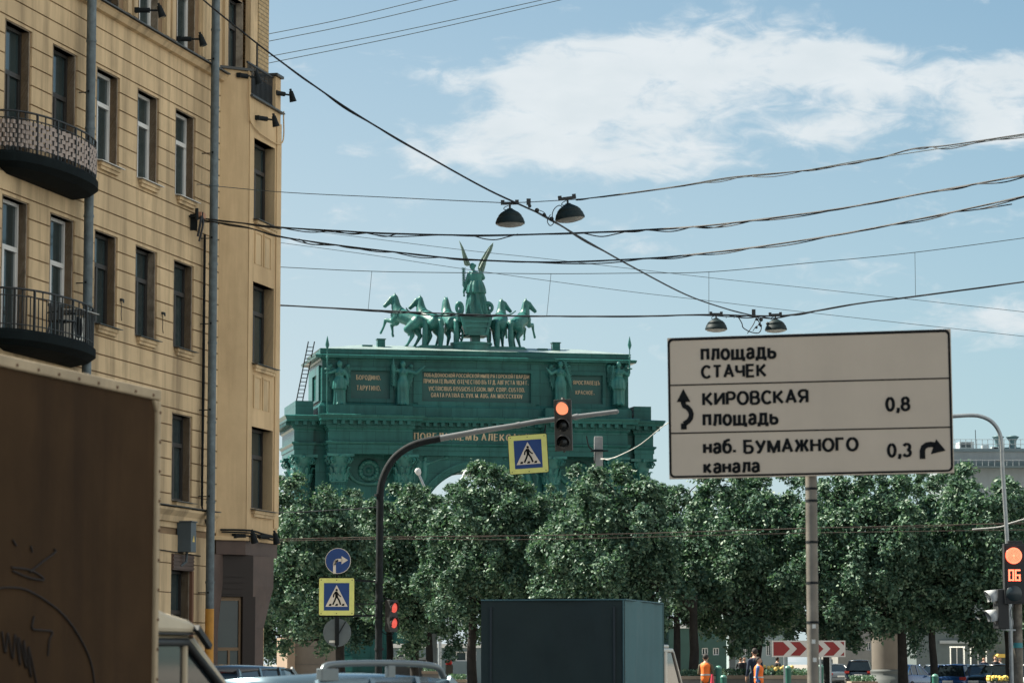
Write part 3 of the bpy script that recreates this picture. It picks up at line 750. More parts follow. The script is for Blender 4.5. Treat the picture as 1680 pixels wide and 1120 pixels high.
def arch():
    A = thing('triumphal_arch', 'sea green triumphal arch with gilded inscriptions and paired columns', 'triumphal arch', GF.o, GA)
    zS, zs_, zc_ = gz(570.5), gz(580.5), gz(589)
    e0, e1, e2, e3, e4, e5, e6 = gz(679.5), gz(690), gz(697), gz(701), gz(724), gz(744), gz(789)
    out = [(-13.3, 8.6), (-13.3, 1.5), (-11.9, 1.5), (-11.9, 1.95), (-11.0, 1.95), (-11.0, 0), (-4.9, 0), (-4.9, 1.1), (4.9, 1.1), (4.9, 0), (11.0, 0), (11.0, 1.95), (11.9, 1.95), (11.9, 1.5), (13.3, 1.5), (13.3, 8.6)]
    G.update(zS=zS, e0=e0, e6=e6)
    # entablature
    E = MB()
    a = e5; h = e4 - e5
    sweep(E, out, [(0, e5), (0, e5 + h * .42), (.06, e5 + h * .43), (.06, e5 + h * .75), (.12, e5 + h * .8), (.2, e4 - .08), (.2, e4), (.0, e4 + .05),
                   (0, e3 - .12), (.1, e3 - .05), (.14, e3), (.14, e2), (.22, e2 + .02), (.22, e1 - .02), (.62, e1), (.64, e1 + .12), (.74, e0 - .16), (.78, e0 - .08), (.70, e0 - .04), (-.6, e0 + .12)])
    for i in range(len(out) - 1):
        p, q = Vector(out[i]), Vector(out[i + 1]); L = (q - p).length; d = (q - p).normalized(); nn = Vector((d.y, -d.x))
        if L < 1.0: continue
        k = max(2, round(L / .66))
        for j in range(k + 1):
            c = p + d * (L * (.06 + .88 * j / k)); b = nn
            E.prism([tuple(c - d * .13 + b * .2), tuple(c + d * .13 + b * .2), tuple(c + d * .13 + b * .58), tuple(c - d * .13 + b * .58)], e2 + .04, e1 + .01, 'xy')
        k = max(4, round(L / .3))
        for j in range(k + 1):
            c = p + d * (L * j / k); b = nn
            E.prism([tuple(c - d * .08 + b * .12), tuple(c + d * .08 + b * .12), tuple(c + d * .08 + b * .19), tuple(c - d * .08 + b * .19)], e3 + .02, e2 - .02, 'xy')
    E.build('entablature', m_gate, A)
    # walls with the arch opening
    zc = gz(757, 787, 1.3) - 4.58; r = 4.1
    Wl = MB()
    pts = [(-4.89, 0), (-r, 0)] + [(-r * math.cos(PI * k / 28), zc + r * math.sin(PI * k / 28)) for k in range(29)] + [(r, 0), (4.89, 0), (4.89, e5 - .003), (-4.89, e5 - .003)]
    Wl.prism(pts, 1.35, 7.4, 'xz')
    for s in (-1, 1): Wl.box(s * 4.9, s * 11.6, 1.95, 7.8, 0, e5 - .003)
    for s in (-1, 1):
        Wl.box(s * 11.602, s * 13.0, 3.2, 7.2, 0, e5 - .003)
        Wl.box(s * 11.0, s * 11.7, 1.9, 2.5, 0, e5 - .004)
    Wl.build('wall', m_gate, A)
    av = MB()
    for r0, r1, y0 in ((4.1, 4.26, 1.24), (4.26, 4.42, 1.16), (4.42, 4.58, 1.08)):
        n = 40; vs = []; fs = []
        for k in range(n + 1):
            c, s = -math.cos(PI * k / n), math.sin(PI * k / n)
            vs += [(r0 * c, y0, zc + r0 * s), (r1 * c, y0, zc + r1 * s), (r1 * c, 1.36, zc + r1 * s), (r0 * c, 1.36, zc + r0 * s)]
        for k in range(n): fs += [(4 * k + j, 4 * k + (j + 1) % 4, 4 * k + 4 + (j + 1) % 4, 4 * k + 4 + j) for j in range(4)]
        av.add(vs, fs)
    for v in np.arange(1.8, 7.3, 1.1):       # ribs of the coffered vault
        for k in range(28):
            q0, q1 = PI * k / 28, PI * (k + 1) / 28
            av.add([(-rr * math.cos(q), vv, zc + rr * math.sin(q)) for q in (q0, q1) for rr in (4.102, 3.96) for vv in (v, v + .25)], [(0, 1, 3, 2), (4, 6, 7, 5), (2, 3, 7, 6), (0, 2, 6, 4), (1, 5, 7, 3)])
    av.build('archivolt', m_gate, A)
    # columns
    def column(u, v):
        c = MB(); n = 24; zb = 2.6; rt, rb = .55, .64
        for k in range(n):
            pass
        prof = []
        for i in range(9):
            t = i / 8; prof.append((rb + (rt - rb) * t ** 1.4, zb + (e6 - .02 - zb) * t))
        vs = []; fs = []; m = n * 4
        for rr, z in prof:
            for k in range(m):
                q = 2 * PI * k / m; d = (1, .985, .925, .985)[k % 4]
                vs.append((u + rr * d * math.cos(q), v + rr * d * math.sin(q), z))
        for i in range(len(prof) - 1):
            for k in range(m): fs.append((i * m + k, i * m + (k + 1) % m, (i + 1) * m + (k + 1) % m, (i + 1) * m + k))
        c.add(vs, fs)
        o = c.build('column', m_gate, A)
        b = MB().lathe([(.86, 2.0), (.9, 2.1), (.86, 2.25), (.74, 2.3), (.72, 2.4), (.78, 2.48), (.72, 2.56), (.66, 2.6)], 24, (u, v, 0)); b.box(u - .92, u + .92, v - .92, v + .92, 0, 2.0)
        b.build('base', m_gate, o)
        cp = MB(); H = e5 - e6; ab = e5 - .2
        cp.lathe([(.6, e6 - .06), (.64, e6), (.6, e6 + .05), (.56, e6 + .1), (.58, e6 + H * .5), (.7, e6 + H * .8), (.82, ab)], 20, (u, v, 0))
        # abacus with hollow sides
        pl = []
        for s in range(4):
            q = PI / 2 * s
            for t in (-.95, -.85, -.4, 0, .4, .85, .95):
                d = .98 - .2 * (1 - (t / .95) ** 2); x, y = t, -d
                pl.append((u + x * math.cos(q) - y * math.sin(q), v + x * math.sin(q) + y * math.cos(q)))
        cp.prism(pl, ab, e5 - .004, 'xy')
        def leaf(q, z0, hgt, r0, wdt):
            d = Vector((math.cos(q), math.sin(q), 0)); t = Vector((-d.y, d.x, 0)); vs = []
            for i in range(6):
                f = i / 5; rr = r0 + .06 + .05 * f + (.22 * max(0, f - .55) / .45); zz = z0 + hgt * (f if f < .85 else .85 - (f - .85) * .8)
                w = wdt * (1 - .35 * abs(f - .45)) * (1 if i % 2 else .8) * (1 if i < 5 else .4)
                c_ = Vector((u, v, zz)) + d * rr
                vs += [c_ - t * w - d * .05, c_ + d * .05, c_ + t * w - d * .05]
            fs = []
            for i in range(5): fs += [(3 * i, 3 * i + 1, 3 * i + 4, 3 * i + 3), (3 * i + 1, 3 * i + 2, 3 * i + 5, 3 * i + 4)]
            cp.add(vs, fs)
        for k in range(8): leaf(2 * PI * k / 8, e6 + .03, H * .36, .56, .2)
        for k in range(8): leaf(2 * PI * (k + .5) / 8, e6 + .12, H * .6, .56, .2)
        for k in range(4):
            q = PI / 4 + PI / 2 * k; d = Vector((math.cos(q), math.sin(q), 0)); t = Vector((-d.y, d.x, 0))
            for sgn in (-1, 1):
                ctr = Vector((u, v, ab - .28)) + d * .88 + t * sgn * .13
                sp = []
                for i in range(22):
                    f = i / 21; an = f * 3.6 * PI; rr = .27 * (1 - f * .8)
                    sp.append(ctr + d * rr * math.cos(an) + Vector((0, 0, rr * math.sin(an))))
                cp.tube(sp, .055, 5)
        for s in range(4):
            q = PI / 2 * s; cp.ball((u + .86 * math.sin(q), v - .86 * math.cos(q), ab + .04), .13, 6)
        cp.build('capital', m_bronze, o)
    for u in (-10.15, -5.45, 5.45, 10.15): column(u, .72)
    for s in (-1, 1):
        for v in (2.35, 7.0): column(s * 12.55, v)
    # attic
    at = [(-11.35, 8.2), (-11.35, 1.25), (11.35, 1.25), (11.35, 8.2)]
    T = MB()
    u0, u1 = -11.35, 11.35
    zb, zt = e0 + .1, zc_
    pan = [(gu(576, 620, 1.1), gu(640, 620, 1.1), gz(651), gz(605)), (gu(692, 620, 1.1), gu(873, 625, 1.1), gz(657, 780), gz(608, 780)), (gu(935, 625, 1.1), gu(989, 625, 1.1), gz(660, 960), gz(613, 960))]
    for q in holed(u0, u1, zb + .9, zt, pan): T.box(q[0], q[1], 1.25, 1.6, q[2], q[3])
    T.box(u0, u1, 1.602, 8.2, zb, zt - .003)
    sweep(T, at, [(.22, zb - .1), (.22, zb + .55), (.12, zb + .7), (.04, zb + .8), (.0, zb + .9)])
    sweep(T, at, [(-.2, zc_ - .002), (.06, zc_), (.12, zc_ + .12), (.5, zc_ + .16), (.56, zc_ + .34), (.58, zs_ - .03), (.42, zs_ + .03), (.16, zs_ + .05), (.16, zS - .06), (.2, zS), (.1, zS + .03)])
    sweep(MB(), at, [(.14, zS + .034), (-3.1, zS + .66)]).build('roof', M('roof_sun_glint', (.26, .33, .31), .4, .2, var=.2, scale=1), A)  # sun glint along the roof edge put into the pale colour
    for u in (u0 + .32, -4.35, 4.35, u1 - .32): T.box(u - .32, u + .32, 1.17, 1.252, zb + .9, zt - .01)
    # window niche in the lit left end
    for s in (-1, 1):
        x = s * 11.35
        for q in holed(2.0, 7.6, zb + 1.0, zt - .3, [(3.3, 5.5, zb + 1.15, zt - .9)]): T.box(x, x + s * .14, q[0], q[1], q[2], q[3])
    for s in (-1, 1): T.box(s * 4.9, s * 11.05, .12, 1.3, zb - .06, gz(663.5)); T.box(s * 11.9, s * 13.2, 1.7, 8.2, zb - .06, zb + .95)
    a_ = T.build('attic', m_gate, A)
    for q in pan:
        pm = MB(); m = .16
        for h in holed(q[0] - .28, q[1] + .28, q[2] - .28, q[3] + .28, [(q[0], q[1], q[2], q[3])]): pm.box(h[0], h[1], 1.16, 1.249, h[2], h[3])
        pm.box(q[0], q[1], 1.45, 1.603, q[2], q[3], 1)
        pm.build('inscription_panel', [m_gate, m_gate2], a_)
    def line(s, x0, x1, t0, t1, v, b=.02):        # tall narrow letters, heavy uprights and hair-thin level strokes
        px = (x0 + x1) / 2; mb = MB()
        text(mb, s, gu(x0, t0, v), gu(x1, t0, v), gz(t1, px, v), gz(t0, px, v), v, .25, .08, .05, .2)
        mb.build('inscription', m_gild, A)
    line('БОРОДИНО.', 584.5, 624.5, 615, 624, 1.445); line('ТАРУТИНО.', 585.5, 624.5, 631.5, 641, 1.445)
    line('ПОБѢДОНОСНОЙ РОССІЙСКОЙ ИМПЕРАТОРСКОЙ ГВАРДІИ', 696, 868, 612, 620.5, 1.445, .03)
    line('ПРИЗНАТЕЛЬНОЕ ОТЕЧЕСТВО ВЪ 17 Д. АВГУСТА 1834 Г.', 695, 867, 622.5, 631, 1.445, .03)
    line('VICTRICIBUS ROSSICIS LEGION. IMP. CORP. CUSTOD.', 703, 861, 634.5, 642.5, 1.445, .03)
    line('GRATA PATRIA D. XVII. M. AUG. AN. MDCCCXXXIV', 707, 857, 645, 653, 1.445, .03)
    line('ЯРОСЛАВЕЦЪ', 940, 984, 624, 632, 1.445); line('КРАСНОЕ.', 944, 975, 640, 647.5, 1.445)
    line('ПОВЕЛѢНІЕМЪ АЛЕКСАНДРА І', 679, 897, 710.5, 724, 1.09, .02)
    # roof hatches, low plinth of the chariot group
    for px, py in ((625, 562), (912, 569)):
        h = MB(); u, z = GF.hit(px, py + 8, 4); u = gu(px, py, 3.2)
        h.box(u - .28, u + .28, 3.0, 3.6, zS, zS + .95); h.box(u - .34, u + .34, 2.94, 3.66, zS + .952, zS + 1.02); h.box(u - .28 - 1.1, u - .28 - .35, 3.1, 3.6, zS, zS + .55)
        h.build('roof_hatch', m_gate, A)
    pl = MB(); pl.prism([(gu(670, 565, 3.4), zS + .25), (gu(868, 565, 3.4), zS + .25), (gu(858, 565, 3.4), zS + .62), (gu(690, 565, 3.4), zS + .62)], 3.0, 6.4, 'xz'); pl.build('group_plinth', m_bronze, A)
    # wreath and spandrel reliefs
    for u in (-7.8, 7.8):
        wz = gz(771, 605, 1.9); w = MB()
        for k in range(30):
            q = 2 * PI * k / 30; c = Vector((u + .62 * math.cos(q), 1.9, wz + .62 * math.sin(q)))
            w.ball(c, .17 + .03 * (k % 2), 6)
        w.tube(spline([(u - 1.9, 1.9, wz + .7), (u - 1.2, 1.86, wz - .6), (u, 1.85, wz - 1.0), (u + 1.2, 1.86, wz - .6), (u + 1.9, 1.9, wz + .7)], 6), .14, 8)
        w.lathe([(.22, 0), (.15, .12), (.02, .16)], 12, M=Matrix.Rotation(PI / 2, 4, 'X'), c=(u, 1.93, wz))
        w.build('wreath_relief', m_bronze, A)
    for s in (-1, 1):
        f = MB(); cx, cz = s * 3.75, gz(772, 700, 1.3)
        def q(x, z, y=1.3): return (cx - s * x, y, cz + z)
        f.limb([q(-.1, .55), q(-.05, .1), q(-.15, -.5)], [.2, .26, .3]); f.ball(q(-.02, .9), .19, 8)
        f.limb([q(-.15, -.5), q(-.45, -1.3), q(-.7, -2.2)], [.3, .22, .1]); f.limb([q(.1, .5), q(.8, .75), q(1.45, .95)], [.13, .1, .07]); f.ball(q(1.6, .98), .2, 8)
        f.limb([q(-.1, .5), q(-.5, .2), q(-.2, -.1)], [.12, .1, .07])
        for k in range(5): f.limb([q(-.25, .45), q(-.5 - .1 * k, .8 - .28 * k), q(-.9 + .05 * k, 1.1 - .62 * k)], [.13, .12, .05])
        fm = fuse(f, .07, 3); fm.xf(Matrix.Translation((0, .1, 0))); fm.build('spandrel_relief', m_bronze, A)
    return A
ARCH = arch()
def ladder():
    p, q = P(490, 664, 221.5), P(511, 560, 221.5)
    t = thing('ladder', 'thin iron ladder leaning on the left end of the green arch', 'ladder', p)
    d = q - p; m = MB(); sd = Vector((.22, .05, 0))
    for s in (-1, 1): m.tube([sd * s, d + sd * s], .045, 6)
    for k in range(1, 16): m.tube([d * (k / 16.5) - sd, d * (k / 16.5) + sd], .03, 5)
    m.build('rails', m_dkmetal, t)
ladder()

# ------------------------------------------------------------------ statues on the arch
def place(root, u, v, z, yaw): root.location = GF.w(u, v, z); root.rotation_euler = (0, 0, GA + yaw)
def feathers(mb, pts, th, M4=None):
    """a wing: leading edge points and trailing scallops, solid thickness"""
    mb.prism(pts, -th / 2, th / 2, 'xz')
def genius(px, label, arms, spear=None, skirt=True, wing=1, wreath=None):
    """standing robed winged figure, faces -y (the viewer), 3.3 m"""
    t = thing('winged_statue', label, 'statue', group='winged statues along the attic of the arch')
    u = gu(px, 663, .7); place(t, u, .72, gz(663, px) , 0)
    b = MB()
    fold = lambda q, k: .13 * math.sin(9 * q + k * .5) * (1.0 if k < 3 else .5 if k < 5 else .15)
    b.lathe([(.46, .0), (.44, .35), (.42, .85), (.44, 1.35), (.45, 1.65), (.33, 1.95), (.3, 2.1), (.36, 2.35), (.34, 2.55), (.16, 2.68)], 36, (0, 0, 0), sy=.72, fold=fold)
    if skirt: b.lathe([(.52, 1.15), (.5, 1.45), (.46, 1.8), (.34, 2.0)], 30, (0, -.02, 0), sy=.78, fold=lambda q, k: .09 * math.sin(11 * q))
    b.limb([(0, 0, 2.6), (0, -.02, 2.82)], [.13, .12]); b.ball((0, -.03, 2.98), .2, 10, sz=1.2); b.ball((0, .06, 3.04), .2, 8); b.ball((0, .2, 3.02), .11, 6)
    b.ball((0, -.23, 2.95), .04, 5)
    for s in (-1, 1): b.cap((s * .17, -.1, .02), (s * .2, -.42, .06), .11, .07)
    for s in (-1, 1): b.cap((s * .13, -.2, 2.35), (s * .13, -.22, 2.34), .13, .13)
    for ch in arms:
        b.limb(ch, [.15, .12, .09, .09][:len(ch)])
        e = Vector(ch[-1]); d = (e - Vector(ch[-2])).normalized()
        for k in range(4): b.cap(e, e + d * (.2 + .02 * k) + Vector((.03 * (k - 1.5), 0, .03 * (1.5 - k))), .045, .03)
    m = fuse(b, .045, 4); m.build('body', m_bronze, t)
    for s in (-1, 1):
        w = MB(); k = s
        pts = [(k * .18, 2.3), (k * .42, 2.75), (k * .62, 2.95), (k * .78, 2.85), (k * .8, 2.5), (k * .74, 2.42), (k * .82, 2.1), (k * .72, 2.05), (k * .78, 1.75), (k * .66, 1.72), (k * .7, 1.4), (k * .58, 1.42), (k * .56, 1.1), (k * .42, 1.5), (k * .25, 1.9)]
        w.prism(pts if s > 0 else pts[::-1], .24, .36, 'xz')
        for i in range(7): w.tube([(k * (.36 + .05 * i), .23, 2.75), (k * (.42 + .055 * i), .23, 1.3 + .12 * i)], .035, 5)
        w.ball((k * .64, .28, 2.86), .17, 8); w.build('wing', m_bronze, t)
    if spear:
        x, y, z0, z1 = spear; sp = MB(); sp.tube([(x, y, z0), (x, y, z1)], .05, 8)
        sp.lathe([(.04, z1 - .1), (.10, z1 + .02), (.04, z1 + .08), (.035, z1 + .55), (.15, z1 + .9), (.015, z1 + 1.55)], 8, (x, y, 0)); sp.lathe([(.04, z1 - .9), (.2, z1 - .86), (.2, z1 - .8), (.04, z1 - .76)], 10, (x, y, 0))
        sp.build('lance', m_bronze, t)
    if wreath:
        w = MB(); c = Vector(wreath[:3])
        if len(wreath) == 3:
            for k in range(14): q = 2 * PI * k / 14; w.ball(c + Vector((.26 * math.cos(q), 0, .12 * math.sin(q))), .075, 5)
            w.build('wreath', m_bronze, t)
        else:
            e = Vector(wreath[3:]); w.tube([c, e], [.05, .08], 6)
            for k in range(9): p = c.lerp(e, k / 9); [w.cap(p, p + Vector((s * .2, -.05, .12)), .05, .02, 6) for s in (-1, 1)]
            w.build('palm_branch', m_bronze, t)
    return t
genius(557, 'winged statue leftmost on the attic, knee length tunic, holding a tall lance', [[(-.33, 0, 2.5), (-.62, -.25, 2.35), (-.9, -.3, 2.3)], [(.33, 0, 2.5), (.55, .0, 2.1), (.6, -.1, 1.6)]], spear=(-.95, -.3, -.5, 3.4))
genius(661, 'robed winged statue stretching out one arm beside the central inscription', [[(-.33, 0, 2.5), (-.72, -.1, 2.45), (-.72, -.12, 3.1)], [(.33, 0, 2.5), (.95, -.2, 2.3), (1.4, -.25, 2.7)]], skirt=False, wreath=(-.7, -.15, 1.4, -.68, -.15, 2.9))
genius(920, 'winged statue above the hanging traffic light, one arm across towards the inscription', [[(-.33, 0, 2.5), (-.75, -.2, 2.25), (-1.0, -.25, 2.55)], [(.33, 0, 2.5), (.55, -.1, 2.0), (.75, -.12, 1.3)]], skirt=False, wreath=(.3, -.25, 3.1, .75, -.15, 1.6))
genius(1015, 'winged statue rightmost on the attic with raised hand and a lance', [[(-.33, 0, 2.5), (-.5, .02, 2.0), (-.52, -.1, 1.5)], [(.33, 0, 2.5), (.72, -.1, 2.2), (.78, -.15, 2.8)]], spear=(.8, -.2, 2.3, 3.5), wreath=(-.5, -.12, 1.4, -.42, -.12, 2.9))

def horse(px, yaw, head, label, sc=1.0, left=1, tip=0.0):
    """a rearing horse, local +x forward; head = extra turn of the head"""
    t = thing('bronze_horse', label, 'statue', group='rearing horses of the chariot group')
    b = MB()
    b.limb([(-.1, 0, 1.95), (.45, 0, 2.15), (1.0, 0, 2.4), (1.5, 0, 2.62)], [.60, .58, .60, .56])
    b.ball((-.3, .22, 2.0), .42, 10); b.ball((-.3, -.22, 2.0), .42, 10); b.ball((1.75, .14, 2.55), .38, 10); b.ball((1.75, -.14, 2.55), .38, 10)
    b.limb([(1.5, 0, 2.75), (1.72, 0, 3.2), (1.80, 0, 3.65), (1.84, 0, 4.0)], [.52, .41, .32, .24])
    b.limb([(1.3, 0, 3.0), (1.5, 0, 3.5), (1.64, 0, 4.0), (1.86, 0, 4.2)], [.12, .12, .1, .07])      # crest and mane
    hd = Vector((math.cos(head), math.sin(head), 0)); up = Vector((0, 0, 1)); sd = Vector((-hd.y, hd.x, 0))
    q = lambda f, z, s=0: Vector((1.84, 0, 0)) + hd * f + up * z + sd * s
    b.limb([q(0, 4.02), q(.28, 3.88), q(.62, 3.52), q(.86, 3.28)], [.21, .215, .15, .12]); b.ball(q(.3, 3.72), .17, 8)
    b.cap(q(.45, 3.45), q(.78, 3.16), .09, .06)
    for s in (-1, 1): b.cap(q(-.02, 4.12, s * .11), q(.02, 4.42, s * .12), .075, .025); b.ball(q(.3, 3.95, s * .15), .05, 5)
    A = left
    b.limb([(1.6, A * .27, 2.35), (1.9, A * .3, 2.05), (2.5, A * .3, 2.2), (2.66, A * .3, 1.7), (2.86, A * .3, 1.32)], [.3, .21, .15, .10, .105]); b.cap((2.88, A * .3, 1.3), (2.95, A * .3, 1.18), .1, .12)
    b.limb([(1.6, -A * .27, 2.35), (1.85, -A * .3, 1.95), (2.3, -A * .3, 1.85), (2.2, -A * .3, 1.35), (2.22, -A * .3, 1.1)], [.3, .21, .145, .10, .105]); b.cap((2.2, -A * .3, 1.08), (2.16, -A * .3, .95), .1, .12)
    for s, f in ((1, .22), (-1, -.12)):
        b.limb([(-.2, s * .28, 1.85), (.3 + f, s * .33, 1.35), (-.18 + f, s * .32, .85), (.18 + f, s * .32, .28), (.3 + f, s * .32, .12)], [.45, .32, .18, .115, .115]); b.cap((.3 + f, s * .32, .1), (.42 + f, s * .32, .05), .11, .12)
    b.limb([(-.62, 0, 2.2), (-.86, 0, 1.95), (-.92, 0, 1.4), (-.9, 0, .7), (-.82, 0, .05)], [.13, .2, .24, .25, .2])
    m = fuse(b, .055, 5); m.build('body', m_bronze, t)
    g = MB(); pts = [(1.35, .56 * math.cos(a), 2.55 + .56 * math.sin(a)) for a in np.linspace(0, 2 * PI, 25)]; g.tube([(x - .35 * (z - 2.5), y * 1.02, z) for x, y, z in pts], .035, 6)
    g.tube(spline([(1.42, .42, 3.0), (1.5, 0, 2.3), (1.42, -.42, 3.0)], 8), .04, 6)
    g.build('harness', m_bronze, t)
    u, z = GF.hit(px, 568, 3.8); t.location = GF.w(u, 3.8, G['zS'] + .58); t.rotation_euler = (0, 0, GA + yaw); t.scale = (sc,) * 3
    return t
horse(681, R(180 - 38), R(38), 'bronze horse leftmost of the team, full profile, head turned to the left, foreleg raised', .93, 1)
horse(712, R(180 - 62), R(56), 'second bronze horse from the left, rump towards us, muzzle turned left', .92, 1)
horse(743, R(180 - 82), R(2), 'third bronze horse from the left, seen from behind with its head straight away', .91, 1)
horse(818, R(72), R(-62), 'bronze horse between the chariot and the rightmost horse, head turned right', .90, -1)
horse(846, R(52), R(-50), 'rightmost bronze horse, head turned right, foreleg hanging in the air', .90, -1)

def chariot():
    t = thing('bronze_chariot', 'bronze chariot seen from behind, curled sides, on a drum pedestal', 'chariot')
    v = 2.7; z0 = GF.hit(783, 562, v)[1]
    uc = gu(781, 540, v); t.location = GF.w(uc, v, 0); t.rotation_euler = (0, 0, GA)
    X = lambda px, py=540: gu(px, py, v) - uc
    Z = lambda py, px=780: GF.hit(px, py, v)[1]
    p = MB(); hw = (X(808) - X(743)) / 2; mid = (X(808) + X(743)) / 2
    pl = [(mid + hw * math.cos(q) * (1 if abs(math.cos(q)) > .7 else 1), .6 + hw * .8 * math.sin(q)) for q in np.linspace(0, 2 * PI, 29)[:-1]]
    p.prism(pl, Z(578), Z(562), 'xy'); p.prism(offset(pl, .08), Z(562) - .12, Z(562) + .02, 'xy')
    p.build('pedestal', m_bronze, t)
    b = MB(); k = [(X(757), Z(517)), (X(806), Z(519)), (X(800), Z(549)), (X(768), Z(549))][::-1]
    n = len(k)
    back = MB()
    b.prism(k, 0, .12, 'xz')
    for (pa, pb) in ((k[3], k[0]), (k[1], k[2])): b.add([(pa[0], 0, pa[1]), (pb[0], 0, pb[1]), (pb[0], 2.2, pb[1] + .2), (pa[0], 2.2, pa[1] + .5), (pa[0] * .96, 0, pa[1]), (pb[0] * .96, 0, pb[1]), (pb[0] * .96, 2.2, pb[1] + .2), (pa[0] * .96, 2.2, pa[1] + .5)], [(0, 1, 2, 3), (7, 6, 5, 4), (0, 3, 7, 4), (3, 2, 6, 7), (2, 1, 5, 6)])
    b.box(X(766), X(802), .1, 2.2, Z(550), Z(546))
    for py in (519, 527, 535, 548): b.bar((X(757 + (py - 517) * .35), -.03, Z(py)), (X(806 - (py - 517) * .2), -.03, Z(py)), .12, .16)
    for s, px in ((-1, 757), (1, 806)):
        b.bar((X(px), -.03, Z(518)), (X(px - s * 8), -.03, Z(549)), .16, .2)
    b.build('chariot_body', m_bronze, t)
    for s, px, py in ((-1, 754.5, 505), (1, 802.5, 504)):
        sc = MB(); c = Vector((X(px), .4, Z(py))); sp = []
        for i in range(30):
            f = i / 29; a = -PI / 2 + s * -f * 3.3 * PI; r = .46 * (1 - .75 * f); sp.append(c + Vector((math.cos(a) * r * (.6 if s < 0 else 1), 0, math.sin(a) * r * 1.1)))
        sc.tube([c + Vector((-s * .1, 0, -1.0)), c + Vector((0, 0, -.7))] + sp, [.22, .2] + [.17 - .09 * i / 29 for i in range(30)], 8); sc.build('scroll', m_bronze, t)
    for s, px in ((-1, 756), (1, 806)):
        w = MB(); c = Vector((X(px), .9, Z(549))); r = (Z(536) - Z(562)) / 2
        M4 = Matrix.Rotation(PI / 2, 4, 'Y') ; Rz = Matrix.Rotation(R(-20 * s), 4, 'Z')
        pts = [c + Rz @ Vector((0, math.cos(q) * r, math.sin(q) * r)) for q in np.linspace(0, 2 * PI, 33)]
        w.tube(pts, .085, 6); w.ball(c, .16, 8)
        for k_ in range(8): q = PI * k_ / 4; w.tube([c, c + Rz @ Vector((0, math.cos(q) * r, math.sin(q) * r))], .05, 6)
        w.build('wheel', m_bronze, t)
    ax = MB(); ax.tube([(X(757), .9, Z(549)), (X(806), .9, Z(549))], .09, 8); ax.box(X(776), X(790), .5, 1.2, Z(563), Z(549)); ax.build('axle', m_bronze, t)
    # reins sag from horse to horse
    rn = MB()
    def A(px, py, vv): u, z = GF.hit(px, py, vv); return (u - uc, vv - v, z)
    for ch in ([(666, 505, 3.2), (672, 511, 3.2), (690, 516, 3.4)], [(703, 510, 3.4), (720, 517, 3.4), (738, 512, 3.4), (755, 517, 3)], [(846, 510, 3.6), (836, 516, 3.4), (818, 516, 3.4), (806, 517, 3)]): rn.tube(spline([A(*c) for c in ch], 6), .05, 6)
    rn.build('reins', m_bronze, t)
    return t, v
_, CV = chariot()
